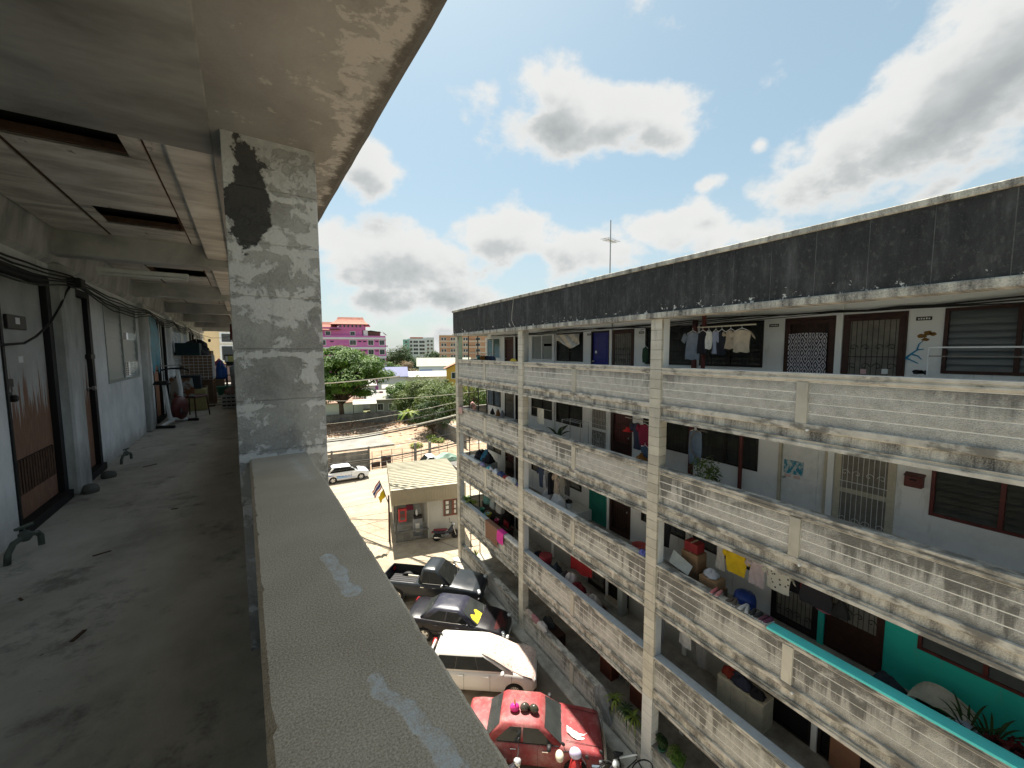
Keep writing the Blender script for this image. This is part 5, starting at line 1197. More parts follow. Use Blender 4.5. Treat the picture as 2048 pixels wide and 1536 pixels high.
# white truck with a tarpaulin load
tr = thing('parked_truck', 'white pickup truck with green tarpaulin load behind the kiosk roof', 'truck', (13.3, 38.9, 0), R(178), 'cars parked in the yard')
tk = MB(); tk.smooth = False
tk.loft([[(x, -0.85, 0.45), (x, 0.85, 0.45), (x, 0.85, zt), (x, -0.85, zt)] for x, zt in ((0.2, 1.1), (1.2, 1.1), (2.0, 1.0), (2.3, 0.9))]); tk.build('body', hatch2['paint'], tr)
cbn = MB(); cbn.smooth = True; cbn.loft([[(-0.05, -0.82, 1.1), (1.3, -0.82, 1.1), (1.3, 0.82, 1.1), (-0.05, 0.82, 1.1)], [(0.1, -0.66, 1.72), (0.75, -0.66, 1.72), (0.75, 0.66, 1.72), (0.1, 0.66, 1.72)], [(0.2, -0.5, 1.78), (0.65, -0.5, 1.78), (0.65, 0.5, 1.78), (0.2, 0.5, 1.78)]]); cbn.build('cabin', hatch2['paint'], tr)
MB().add([(1.29, -0.74, 1.14), (1.29, 0.74, 1.14), (0.80, 0.62, 1.70), (0.80, -0.62, 1.70)], [(0, 1, 2, 3)]).xf(Matrix.Translation((0.012, 0, 0.012))).build('windscreen', M_CARGLASS, tr)
for sd in (1, -1): MB().add([(0.1, sd*0.80, 1.18), (1.1, sd*0.80, 1.18), (0.72, sd*0.69, 1.65), (0.18, sd*0.69, 1.65)], [(0, 1, 2, 3)]).xf(Matrix.Translation((0, sd*0.014, 0))).build('side_window', M_CARGLASS, tr)
MB().box(-2.5, 0.15, -0.88, 0.88, 0.5, 1.0).build('bed', hatch2['paint'], tr)
for ax in (-1.6, 1.5):
    for sd in (1, -1): wheel(tr, ax, sd*0.80, sd, 0.33, 'disc')
tp = MB(); tp.smooth = False
tp.grid(14, 10, lambda u, v: (-2.55+2.6*u, -0.95+1.9*v, 1.0+0.75*(math.sin(math.pi*u)**0.5)*(math.sin(math.pi*v)**0.5)+0.07*math.sin(11*u+5*v)+0.06*math.sin(17*v-7*u)))
tag(tp.build('tarpaulin', plain('green_tarp', (0.17, 0.26, 0.20), 0.6, 0.3, 3), None, (13.3, 38.9, 0), R(178)), 'crumpled pale green tarpaulin over the white truck bed', 'tarpaulin')
# --- helmets
def helmet(label, loc, rotz, col, visor=True, sc=1.0, tilt=0.0):
    t = thing('helmet', label, 'helmet', loc, rotz, 'helmets')
    m_ = plain('helmet_%02d%02d%02d' % tuple(int(c*99) for c in col), col, 0.25, 0.08, 8, coat=0.4)
    h = MB(); h.smooth = True
    rings = []
    for i in range(9):
        a = math.pi*0.62*i/8; rr_ = math.sin(a); zz = math.cos(a)
        rings.append([(0.145*sc*max(rr_, 0.02)*math.cos(b)*(1.08 if math.cos(b) > 0 else 1.0), 0.12*sc*max(rr_, 0.02)*math.sin(b), 0.115*sc+0.13*sc*zz) for b in [2*math.pi*k/16 for k in range(16)]])
    h.loft(rings); h.build('shell', m_, t)
    if visor:
        v = MB(); v.smooth = True; v.grid(8, 3, lambda u, w: (0.155*sc*math.cos((u-0.5)*2.2), 0.135*sc*math.sin((u-0.5)*2.2), (0.05+0.09*w)*sc)); v.build('visor', M_CARGLASS, t)
    return t
def on_car(loc, head, x, y, z): return (loc[0]+x*math.cos(head)-y*math.sin(head), loc[1]+x*math.sin(head)+y*math.cos(head), z)
RL = (6.29, 9.60)
hp = helmet('bright pink helmet on the red car roof, nearest its rear', on_car(RL, R(-36), -0.55, -0.20, 1.38), R(150), (0.62, 0.03, 0.22), False)
MB().lathe([(0.03, 0), (0.02, 0.10), (0.002, 0.17)], (0, 0, 0.24), 8).build('horn', plain('horn_orange', (0.7, 0.35, 0.1), 0.5), hp)
helmet('dark brown helmet with open face on the red car roof, middle of three', on_car(RL, R(-36), -0.25, -0.17, 1.385), R(-20), (0.05, 0.045, 0.035), True)
helmet('olive black round helmet on the red car roof, nearest the windscreen', on_car(RL, R(-36), 0.03, -0.20, 1.385), R(-60), (0.035, 0.035, 0.022), False)
# white towel on the red bonnet
tw = MB(); tw.smooth = True
tw.grid(18, 7, lambda u, v: (1.02+0.62*u, -0.30-0.16*math.sin(math.pi*u)+0.24*v*(0.8+0.2*math.sin(5*u)), 0.955-0.135*u+0.018*abs(math.sin(13*u+5*v))+0.02*math.sin(9*v)*v))
tag(tw.build('towel', plain('white_towel', (0.66, 0.62, 0.56), 0.95, 0.12, 14), None, (*RL, 0), R(-36)), 'crumpled white towel lying on the red car bonnet', 'towel')
# --- motorbikes
def motorbike(label, loc, head, col, seat=None, group='motorbikes in the yard'):
    t = thing('motorbike', label, 'motorbike', (*loc, 0), head, group)
    pm = plain('bike_paint_%02d%02d%02d' % tuple(int(c*99) for c in col), col, 0.3, 0.1, 6, coat=0.3); sm = seat or M_BLKPL
    for x in (-0.60, 0.62):
        w = MB(); w.smooth = True; w.lathe([(0.20, -0.045), (0.26, -0.045), (0.285, 0), (0.26, 0.045), (0.20, 0.045), (0.195, 0)], (0, 0, 0), 22, 'y')
        wo = w.build('wheel', M_TYRE, t, (x, 0, 0.285))
        rm = MB(); rm.lathe([(0.195, -0.02), (0.205, -0.02), (0.205, 0.02), (0.195, 0.02)], (0, 0, 0), 22, 'y'); rm.lathe([(0.035, -0.06), (0.035, 0.06)], (0, 0, 0), 8, 'y')
        for q in range(10):
            a = 2*math.pi*q/10; rm.rod((0, 0, 0), (0.2*math.cos(a), 0, 0.2*math.sin(a)), 0.006, 4)
        rm.build('rim', M_RIM, wo)
    fr = MB(); fr.smooth = True
    fr.tube([(0.40, 0, 0.86), (0.28, 0, 0.55), (0.05, 0, 0.38), (-0.25, 0, 0.42), (-0.62, 0, 0.66)], 0.035, 8); fr.build('frame', M_BLKPL, t)
    bd = MB(); bd.smooth = True
    bd.loft([[(x, w, z0), (x, w*1.1, (z0+z1)/2), (x, w*0.7, z1), (x, -w*0.7, z1), (x, -w*1.1, (z0+z1)/2), (x, -w, z0)] for x, w, z0, z1 in ((-0.92, 0.03, 0.66, 0.74), (-0.75, 0.09, 0.58, 0.74), (-0.4, 0.12, 0.50, 0.70), (-0.05, 0.10, 0.46, 0.62), (0.12, 0.07, 0.40, 0.52))]); bd.build('tail_fairing', pm, t)
    ls = MB(); ls.smooth = True
    ls.loft([[(x, w, z0), (x+0.02, w*1.1, (z0+z1)/2), (x, w*0.6, z1), (x, -w*0.6, z1), (x+0.02, -w*1.1, (z0+z1)/2), (x, -w, z0)] for x, w, z0, z1 in ((0.14, 0.10, 0.34, 0.60), (0.30, 0.17, 0.40, 0.78), (0.40, 0.16, 0.55, 0.92), (0.46, 0.07, 0.66, 0.98))]); ls.build('leg_shield', pm, t)
    se = MB(); se.smooth = True
    se.loft([[(x, w, z), (x, w*0.8, z+0.07), (x, -w*0.8, z+0.07), (x, -w, z)] for x, w, z in ((-0.82, 0.07, 0.76), (-0.6, 0.12, 0.735), (-0.25, 0.13, 0.69), (0.02, 0.08, 0.67), (0.08, 0.04, 0.66))]); se.build('seat', sm, t)
    MB().cbox(-0.15, 0.2, -0.12, 0.12, 0.22, 0.44, 0.04).build('engine', plain('engine_grey', (0.18, 0.18, 0.18), 0.4, metal=0.5), t)
    MB().tube([(0.05, -0.14, 0.25), (-0.3, -0.17, 0.24), (-0.85, -0.18, 0.36)], [0.02, 0.045, 0.05], 8).build('exhaust', M_CHROME, t)
    for y in (-0.09, 0.09): MB().rod((0.62, y, 0.285), (0.44, y*0.8, 0.86), 0.022).build('fork', M_CHROME, t)
    mg = MB(); mg.smooth = True; mg.grid(10, 4, lambda u, v: (0.62+0.32*math.cos(0.3+u*2.2), -0.07+0.14*v, 0.285+0.32*math.sin(0.3+u*2.2))); mg.build('front_mudguard', pm, t)
    hb = MB(); hb.tube([(0.30, -0.34, 1.0), (0.40, -0.16, 1.02), (0.43, 0, 0.99), (0.40, 0.16, 1.02), (0.30, 0.34, 1.0)], 0.015, 6); hb.build('handlebar', M_BLKPL, t)
    hl = MB(); hl.smooth = True; hl.lathe([(0.02, 0.07), (0.08, 0.05), (0.10, 0), (0.07, -0.1), (0.02, -0.14)], (0.50, 0, 0.98), 10, 'x'); hl.build('headlight', M_LAMP, t)
    for y in (-0.3, 0.3):
        MB().rod((0.34, y, 1.01), (0.30, y*1.15, 1.2), 0.008, 5).build('mirror_stem', M_BLKPL, t); ml = MB(); ml.smooth = True; ml.lathe([(0.01, -0.02), (0.055, -0.01), (0.06, 0.01), (0.01, 0.02)], (0.30, y*1.18, 1.23), 10, 'x'); ml.build('mirror', M_BLKPL, t)
    MB().cbox(-0.96, -0.88, -0.07, 0.07, 0.60, 0.70, 0.02).build('tail_light', M_TAIL, t)
    MB().rod((-0.05, 0.12, 0.28), (-0.12, 0.26, 0.01), 0.014, 5).build('side_stand', M_IRON, t)
    return t
motorbike('black and red motorbike with maroon seat in front of the kiosk', (8.95, 24.05), R(-8), (0.03, 0.03, 0.04), plain('maroon_seat', (0.16, 0.02, 0.03), 0.5))
motorbike('red motorbike beside the red car with two helmets on its mirrors', (6.35, 7.85), R(28), (0.30, 0.02, 0.02))
motorbike('dark motorbike squeezed behind the red car near the parapet', (4.98, 9.15), R(-62), (0.05, 0.05, 0.06))
motorbike('motorbike at the bottom of the picture beside the bicycle', (7.05, 7.15), R(20), (0.05, 0.05, 0.07))
motorbike('dark motorbike glimpsed through the ground-floor end bay', (11.6, 24.3), R(-5), (0.02, 0.02, 0.025))
helmet('cream helmet hung on the red motorbike', (6.22, 8.16, 1.0), R(60), (0.55, 0.50, 0.40), False)
helmet('pale lilac helmet hung on the red motorbike', (6.62, 7.98, 1.02), R(-40), (0.50, 0.45, 0.62), False, 1.15)
# bicycle against the kerb
bc = thing('bicycle', 'dark bicycle with a white top tube leaning near the yard kerb', 'bicycle', (8.0, 7.45, 0), R(-25))
for x in (-0.52, 0.52):
    w = MB(); w.tube([(0.31*math.cos(2*math.pi*q/22), 0, 0.31*math.sin(2*math.pi*q/22)) for q in range(22)], 0.018, 6, True); wo = w.build('wheel', M_TYRE, bc, (x, 0, 0.33))
    sp = MB()
    for q in range(12): sp.rod((0, 0, 0), (0.3*math.cos(2*math.pi*q/12), 0, 0.3*math.sin(2*math.pi*q/12)), 0.003, 3)
    sp.build('spoke', M_STEEL, wo)
f_ = MB()
for a, b in (((-0.52, 0, 0.33), (-0.08, 0, 0.30)), ((-0.08, 0, 0.30), (0.36, 0, 0.68)), ((-0.08, 0, 0.3), (-0.20, 0, 0.86)), ((-0.52, 0, 0.33), (-0.17, 0, 0.75)), ((0.36, 0, 0.68), (0.34, 0, 0.95)), ((0.36, 0, 0.68), (0.52, 0, 0.33))): f_.rod(a, b, 0.018, 6)
f_.build('frame', M_IRON, bc)
MB().rod((-0.17, 0, 0.77), (0.35, 0, 0.82), 0.022, 8).build('top_tube', M_WHITEP, bc)
MB().tube([(0.25, -0.28, 0.98), (0.33, -0.1, 0.97), (0.34, 0, 0.96), (0.33, 0.1, 0.97), (0.25, 0.28, 0.98)], 0.014, 6).build('handlebar', M_STEEL, bc)
sd_ = MB(); sd_.smooth = True; sd_.loft([[(x, w, 0.88), (x, w*0.7, 0.93), (x, -w*0.7, 0.93), (x, -w, 0.88)] for x, w in ((-0.34, 0.08), (-0.26, 0.09), (-0.16, 0.05), (-0.06, 0.02))]); sd_.build('saddle', M_BLKPL, bc)
# ------------------------------------------------------------------ what lies beyond the lot: houses, blocks, trees
FPX = 800.0
def bgp(px, py, depth):          # a place in the neighbourhood, found along the line of sight at a distance
    v = fw*depth+r2*((px-1024)/FPX*depth)-u2*((py-768)/FPX*depth)
    return Vector((v.x, v.y, ZC+v.z))
def m_facade(col, dirt=0.35):
    def fn(n):
        p = n.pos(); a = n.noise(p, 0.25, 6, 0.65); x, y, z = n.sep(p)
        st = n.noise(n.comb(n.math('MULTIPLY', x, 0.9), n.math('MULTIPLY', y, 0.9), n.math('MULTIPLY', z, 0.15)), 1.0, 5, 0.65)
        c = n.mix(n.math('MULTIPLY', n.step(a, 0.4, 0.75), dirt), (*col, 1), tuple(0.6*v for v in col)+(1,))
        c = n.mix(n.math('MULTIPLY', n.step(st, 0.58, 0.75), dirt), c, (0.22, 0.21, 0.19, 1))
        return dict(color=c, rough=0.85)
    return fn
def bmat(nm, col, dirt=0.35): return material('facade_'+nm, m_facade(col, dirt))
M_WIN = material('far_window', lambda n: dict(color=n.mix(n.noise(n.pos(), 0.4, 3), (0.012, 0.016, 0.02, 1), (0.07, 0.08, 0.085, 1)), rough=0.12), spec=0.5)
def block(name, label, px, py0, depth, width, deep, wall, z0=0.0, cat='building', turn=None):
    """an Empty at the block's left front base; local x to the right, y away, z up"""
    b = bgp(px, py0, depth)
    if turn is None: turn = -math.atan((px-1024)/FPX)          # fronts face the lot
    return thing(name, label, cat, (b.x, b.y, z0), -YAW+turn)
def win(t, x, z, w, h, mat=None, frm=None, proud=0.0, y=0.0):
    o = MB().box(x-0.12, x+w+0.12, y-0.06, y-0.001, z-0.12, z+h+0.12).build('window', frm or M_WHITEP, t)
    MB().box(x, x+w*0.49, y-0.075, y-0.061, z, z+h).build('pane', mat or M_WIN, o); MB().box(x+w*0.51, x+w, y-0.075, y-0.061, z, z+h).build('pane', mat or M_WIN, o)
    return o
M_TILE = material('red_tile_roof', lambda n: dict(color=n.mix(n.step(n.noise(n.obj(), 1.2, 5, 0.65), 0.35, 0.7), (0.34, 0.13, 0.09, 1), (0.24, 0.09, 0.06, 1)), rough=0.8, bump=n.bump(n.math('SINE', n.math('MULTIPLY', n.sep(n.obj())[0], 16.0)), 0.5, 0.05)))
# --- the pink apartment tower
M_PINK = bmat('pink', (0.62, 0.18, 0.42), 0.15); M_PINKW = bmat('band_white', (0.72, 0.68, 0.70), 0.15)
SP = 123/FPX
pk_ = block('apartment_tower', 'magenta pink apartment tower with white bands and red tiled crown', 773, 745, 123, 30, 14, None)
Z_ = lambda py: bgp(773, py, 123).z
X_ = lambda px: (px-773)*SP
MB().box(-34, 0, 0, 16, 0, Z_(672)).build('wall', M_PINK, pk_)
for py in (677.5, 696.5, 714.2, 731.5): MB().box(-34.1, 0.12, -0.22, 16.1, Z_(py)-0.24, Z_(py)+0.34).build('white_band', M_PINKW, pk_)
for r_, py in enumerate((681, 699.5, 717, 735, 752)):
    for x0, x1 in ((651, 664), (707, 718), (740.5, 750), (761.5, 770.5)):
        win(pk_, X_(x0), Z_(py+9), (x1-x0)*SP, 9*SP)
    for x0 in (672, 722, 731, 753.5):
        v = MB().box(X_(x0), X_(x0)+0.9, -0.09, -0.001, Z_(py+3.2), Z_(py+3.2)+0.32).build('vent_window', M_DARKFRAME, pk_)
    MB().box(X_(687), X_(705), -0.5, -0.001, Z_(py+9), Z_(py+4.5)).build('balcony', M_PINKW if r_ % 2 else M_PINK, pk_)
up_ = MB().box(-34, X_(730), 1.0, 15, Z_(672), Z_(655.5)).build('upper_wall', M_PINK, pk_)
for x0 in (647, 664, 708): win(pk_, X_(x0), Z_(671), 8*SP, 7*SP, y=1.0)
MB().box(X_(687), X_(733), 0.6, 12, Z_(660), Z_(651)).build('tower_wall', M_PINK, pk_)
for q in range(6): MB().box(X_(689+q*7.2), X_(692+q*7.2), 0.5, 0.599, Z_(655.5), Z_(651)).build('tower_window', M_WIN, pk_)
def curved_roof(x0, x1, z0, z1, y0, y1, nm, par):
    prof = [(0, 0.0), (0.12, 0.16), (0.25, 0.38), (0.36, 0.68), (0.42, 1.0)]
    mb = MB(); mb.loft([[(x0+(x1-x0)*a*0.42, y0+(y1-y0)*a, z0+(z1-z0)*b), (x1-(x1-x0)*a*0.42, y0+(y1-y0)*a, z0+(z1-z0)*b), (x1-(x1-x0)*a*0.42, y1-(y1-y0)*a, z0+(z1-z0)*b), (x0+(x1-x0)*a*0.42, y1-(y1-y0)*a, z0+(z1-z0)*b)] for a, b in prof])
    return mb.build(nm, M_TILE, par)
curved_roof(X_(671), X_(743), Z_(650), Z_(634), -0.6, 13, 'roof', pk_)
curved_roof(X_(600), X_(691), Z_(661), Z_(644), -0.4, 14, 'roof', pk_)
for x0, x1, z0, z1 in ((732, 740, 672, 661),): MB().box(X_(x0), X_(x1), 0.8, 6, Z_(z0), Z_(z1)).build('rooftop_wall', M_PINKW, pk_)
pt_ = MB().box(X_(738), X_(763), 1.5, 7, Z_(672), Z_(663)).build('rooftop_shelter', plain('shelter_brown', (0.12, 0.07, 0.05), 0.8), pk_)
MB().prism([(X_(736), Z_(663)), (X_(745), Z_(661)), (X_(765), Z_(664))], 1.2, 7.3, 'y').build('shelter_roof', M_DARKFRAME, pk_)
dsh = MB(); dsh.lathe([(0.02, 0), (0.5, 0.08), (0.9, 0.3)], (0, 0, 0), 14); dsh.xf(Matrix.Translation((X_(771), 0.6, Z_(669))) @ Matrix.Rotation(0.7, 4, 'Y')); dsh.build('satellite_dish', M_GREYP, pk_)
for q in range(4): MB().cbox(0.001, 0.7, 1+q*0.1, 1.9+q*0.1, Z_(694+q*17.5), Z_(690+q*17.5), 0.05).build('air_conditioner', M_WHITEP, pk_)
# --- the teal and white far block
S3 = 300/FPX; tb_ = block('office_block', 'distant white and teal office block beyond the trees', 807, 720, 300, 24, 14, None)
Zt = lambda py: bgp(835, py, 300).z
Xt = lambda px: (px-807)*S3
M_TEALB = bmat('teal', (0.20, 0.42, 0.36), 0.1); M_FARW = bmat('far_white', (0.62, 0.64, 0.66), 0.12)
MB().box(Xt(816), Xt(853), 0, 16, 0, Zt(677)).build('wall', M_FARW, tb_); MB().box(Xt(807), Xt(818), -1.5, 14, 0, Zt(679)).build('stair_tower', M_TEALB, tb_); MB().box(Xt(846), Xt(868), 1, 15, 0, Zt(674.5)).build('wing', M_FARW, tb_)
MB().box(Xt(821), Xt(848), 2, 12, Zt(677), Zt(674)).build('roof_house', M_TILE, tb_)
for q in range(4):
    for x0, x1 in ((820.5, 825), (827, 836), (838.5, 849)): win(tb_, Xt(x0), Zt(686+q*7.5), (x1-x0)*S3, 1.7)
    for x0 in (854, 861): win(tb_, Xt(x0), Zt(684+q*7.5), 1.6, 1.4, y=1.0)
    win(tb_, Xt(811), Zt(686+q*7.5), 1.5, 1.5, y=-1.5)
# --- the salmon block
S2 = 210/FPX; ob = block('apartment_tower', 'salmon orange apartment block half hidden by the facing corridor block', 879, 720, 210, 26, 14, None)
Zo = lambda py: bgp(920, py, 210).z
Xo = lambda px: (px-879)*S2
M_SALM = bmat('salmon', (0.56, 0.30, 0.19), 0.15); M_SALW = bmat('salmon_band', (0.66, 0.50, 0.40), 0.15)
MB().box(0, Xo(1010), 0, 16, 0, Zo(672)).build('wall', M_SALM, ob)
for q in range(5):
    z = Zo(682+q*11.5); MB().box(-0.1, Xo(1011), -0.15, -0.001, z-0.55, z+0.25).build('band', M_SALW, ob)
    for x0 in (883.5, 889, 902, 907, 927, 932, 952, 957, 972, 977): win(ob, Xo(x0), Zo(680.5+q*11.5), 3.6*S2, 1.35)
MB().box(Xo(879), Xo(1010), -0.3, 16.3, Zo(672), Zo(670)).build('parapet', M_SALW, ob)
# --- low houses
def house(name, label, px, py, depth, w, d, h, wall, roof, pitch=1.2, over=0.5, wins=(), ridge='x', turn=None, z0=0.0, monopitch=False):
    t = block(name, label, px, py, depth, w, d, None, z0, 'house', turn)
    MB().box(0, w, 0, d, 0, h).build('wall', wall, t)
    if monopitch: MB().prism([(-over, h+0.02), (d+over, h+pitch), (d+over, h+pitch+0.12), (-over, h+0.14)], -over, w+over, 'x').build('roof', roof, t)
    elif ridge == 'x': MB().prism([(-over, h-0.1), (d/2, h+pitch), (d+over, h-0.1), (d+over, h+0.03), (d/2, h+pitch+0.15), (-over, h+0.03)], -over, w+over, 'x').build('roof', roof, t); MB().prism([(0, h+0.001), (d, h+0.001), (d/2, h+pitch-0.05)], 0.02, w-0.02, 'x').build('gable', wall, t)
    else: MB().prism([(-over, h-0.1), (w/2, h+pitch), (w+over, h-0.1), (w+over, h+0.03), (w/2, h+pitch+0.15), (-over, h+0.03)], -over, d+over, 'y').build('roof', roof, t); MB().prism([(0, h+0.001), (w, h+0.001), (w/2, h+pitch-0.05)], 0.02, d-0.02, 'y').build('gable', wall, t)
    for (x, z, ww, hh) in wins: win(t, x, z, ww, hh)
    return t
def m_sheet(col):
    def fn(n):
        p = n.obj(); a = n.noise(p, 0.8, 6, 0.65); s = n.math('SINE', n.math('MULTIPLY', n.sep(p)[0], 24.0))
        return dict(color=n.mix(n.math('MULTIPLY', n.step(a, 0.4, 0.75), 0.5), (*col, 1), tuple(0.55*v for v in col)+(1,)), rough=0.6, bump=n.bump(s, 0.5, 0.03))
    return fn
M_RGREEN = material('roof_pale_green', m_sheet((0.25, 0.265, 0.19))); M_RGREY = material('roof_grey', m_sheet((0.25, 0.24, 0.215))); M_RWHITE = material('roof_white', m_sheet((0.36, 0.345, 0.31))); M_RBLUE = material('roof_blue', m_sheet((0.085, 0.10, 0.22))); M_RORANGE = material('roof_orange', m_sheet((0.28, 0.14, 0.08)))
M_HW = bmat('house_white', (0.66, 0.65, 0.62), 0.4); M_HG = bmat('house_grey', (0.34, 0.34, 0.33), 0.4); M_HY = bmat('house_yellow', (0.68, 0.40, 0.08), 0.2); M_HB = bmat('house_blueish', (0.45, 0.52, 0.55), 0.25)
house('shed', 'long shed with pale green metal roof and a blue shutter', 838, 760, 115, 15, 10, 8.0, M_HB, M_RGREEN, 2.2, 0.6, [(4.8, 5.2, 1.6, 1.4), (8.5, 5.2, 1.6, 1.4), (11.5, 5.2, 1.4, 1.4)])
sh_ = [o for o in COL.objects if o.name == 'shed'][0]
MB().box(0.3, 3.8, -0.12, -0.002, 4.4, 7.0).build('roller_shutter', plain('blue_shutter', (0.03, 0.14, 0.42), 0.5), sh_)
house('house', 'white-walled house with long pale roofs left of the green shed', 812, 765, 105, 12, 7, 5.6, M_HW, M_RWHITE, 1.2, 0.5, [(2, 3.4, 1.4, 1.2), (6, 3.4, 1.4, 1.2)])
house('house', 'yellow house with orange roof at the corner of the facing block', 893, 757, 90, 7, 7, 8.3, M_HY, M_RORANGE, 1.8, 0.6, [(1.2, 6.2, 1.2, 1.3)], ridge='y')
house('house', 'house with a blue-violet hipped roof below the pink tower', 757, 790, 96, 6.5, 7, 6.2, M_HW, M_RBLUE, 2.1, 0.6, [(1.2, 2.6, 1.3, 1.2), (3.6, 2.6, 1.3, 1.2)])
house('house', 'white two-storey house with a tiled balcony behind the big tree', 630, 842, 82, 12, 7, 5.0, M_HW, M_RWHITE, 0.9, 0.4, [(1.0, 2.9, 1.2, 1.2), (5.5, 2.8, 2.6, 1.6), (9.5, 2.9, 1.0, 1.2)])
house('house', 'low house with an orange tiled roof behind the boundary wall', 610, 845, 76, 10.5, 4, 2.3, M_HW, M_RORANGE, 0.9, 0.4, [(1, 0.6, 1.2, 1.1)])
house('house', 'grey house with dark windows and a flat grey roof behind the wall', 741, 845, 77, 6.4, 8, 2.9, M_HG, M_RGREY, 1.1, 0.6, [(1.4, 1.0, 1.0, 1.2), (3.5, 1.1, 0.7, 1.0), (4.9, 1.1, 0.6, 1.0)], monopitch=True)
house('house', 'small house with a cream flat roof right of the big tree', 768, 800, 88, 5.0, 5, 4.1, M_HG, M_RWHITE, 0.4, 0.4, [(0.8, 1.6, 1.4, 1.2)], monopitch=True)
aw = block('awning', 'white corrugated awning behind the boundary wall', 707, 850, 74, 4, 3, None, 0, 'awning')
MB().prism([(-0.2, 2.5), (2.0, 3.2), (2.0, 3.26), (-0.2, 2.58)], 0, 4.2, 'x').build('sheet', M_RWHITE, aw)
for x in (0.1, 4.1): MB().box(x-0.05, x+0.05, 0, 0.1, 0, 2.5).build('post', M_IRON, aw)
bw = MB(); bt = block('balcony', 'white latticed balcony front on the two-storey house', 706, 830, 81, 5, 1.2, None, 0, 'balcony')
MB().box(0, 6.0, 0, 1.0, 2.9, 3.05).build('slab', M_HW, bt)
for q in range(20): MB().box(0.05+q*0.3, 0.25+q*0.3, 0, 0.08, 3.06, 3.95).build('lattice_panel', M_HW, bt)
MB().box(0, 6.0, -0.02, 0.10, 3.96, 4.05).build('rail', M_HW, bt)
tag(MB().grid(6, 6, lambda u, v: (5.2+0.7*u, -0.06+0.03*math.sin(9*u), 4.1-1.0*v)).build('hanging_cloth', plain('red_cloth', (0.30, 0.05, 0.06), 0.9), None, bt.location, bt.rotation_euler.z), 'dull red cloth hanging on the white balcony', 'cloth')
yb = thing('apartment_tower', 'cream yellow building seen through the far end of the corridor', 'building', LW(-3.2, 34, 0), TH)
MB().box(-2, 6.5, 0, 6, 0, 16).build('wall', bmat('cream_yellow', (0.74, 0.56, 0.33), 0.15), yb)
for x, z, w, h in ((2.02, 13.0, 1.15, 0.55), (2.0, 11.75, 1.25, 0.95), (4.3, 12.3, 1.2, 1.0), (-0.6, 10.2, 1.2, 1.2), (2.1, 8.6, 1.2, 1.2)): win(yb, x, z, w, h, M_WIN)

# --- trees
def m_leaf(c0, c1, c2):
    def fn(n):
        p = n.pos(); a = n.noise(p, 0.55, 4, 0.6); b = n.noise(p, 6, 3, 0.6)
        f = n.math('ADD', n.math('MULTIPLY', a, 0.5), n.math('MULTIPLY', b, 0.5))
        c = n.ramp(f, [(0.35, c0), (0.5, c1), (0.66, c2)])
        return dict(color=c, rough=0.55, sub=c)
    return fn
LEAF = {'bright': material('leaf_bright', m_leaf((0.03, 0.07, 0.009), (0.075, 0.15, 0.02), (0.17, 0.27, 0.04))),
        'olive': material('leaf_olive', m_leaf((0.04, 0.07, 0.016), (0.095, 0.14, 0.035), (0.19, 0.22, 0.06))),
        'dark': material('leaf_dark', m_leaf((0.018, 0.04, 0.012), (0.04, 0.075, 0.02), (0.075, 0.12, 0.035))),
        'yellow': material('leaf_yellow', m_leaf((0.09, 0.13, 0.02), (0.18, 0.24, 0.04), (0.32, 0.36, 0.06))),
        'dry': material('leaf_dry', m_leaf((0.12, 0.08, 0.045), (0.22, 0.16, 0.09), (0.30, 0.24, 0.14))),
        'red': material('leaf_red', m_leaf((0.04, 0.008, 0.008), (0.10, 0.012, 0.015), (0.18, 0.03, 0.03)))}
M_BARK = material('bark', lambda n: dict(color=n.ramp(n.noise(n.scale(n.obj(), (3, 3, 0.6)), 2.5, 6, 0.7), [(0.3, (0.045, 0.032, 0.022)), (0.6, (0.13, 0.095, 0.065)), (0.8, (0.22, 0.17, 0.12))]), rough=0.95, bump=n.bump(n.noise(n.scale(n.obj(), (6, 6, 1)), 4, 5, 0.7), 0.6, 0.03)))
def leaf_mesh(name, clumps, per, size, mat, r, flat=0.5):
    vs = []; fs = []
    for (c, rad) in clumps:
        for q in range(per):
            a = r.uniform(0, 2*math.pi); zz = r.uniform(-1, 1); s = math.sqrt(1-zz*zz); k = r.uniform(0.55, 1.0)**0.5
            d = Vector((s*math.cos(a), s*math.sin(a), zz))
            p = Vector(c)+Vector((d.x*rad[0], d.y*rad[1], d.z*rad[2]))*k
            nrm = (d*(1-flat)+Vector((r.uniform(-0.5, 0.5), r.uniform(-0.5, 0.5), 1))*flat).normalized()
            t = nrm.orthogonal().normalized(); t = (Matrix.Rotation(r.uniform(0, 6.28), 3, nrm) @ t); b = nrm.cross(t)
            L = size*r.uniform(0.65, 1.35); w = L*r.uniform(0.38, 0.55); o = len(vs)
            dr = Vector((0, 0, -L*0.18))
            vs += [p-t*L*0.5, p+b*w*0.5, p+t*L*0.5+dr, p-b*w*0.5]; fs.append((o, o+1, o+2, o+3))
    me = bpy.data.meshes.new(name); me.from_pydata([tuple(v) for v in vs], [], fs); me.materials.append(mat); me.update()
    return me
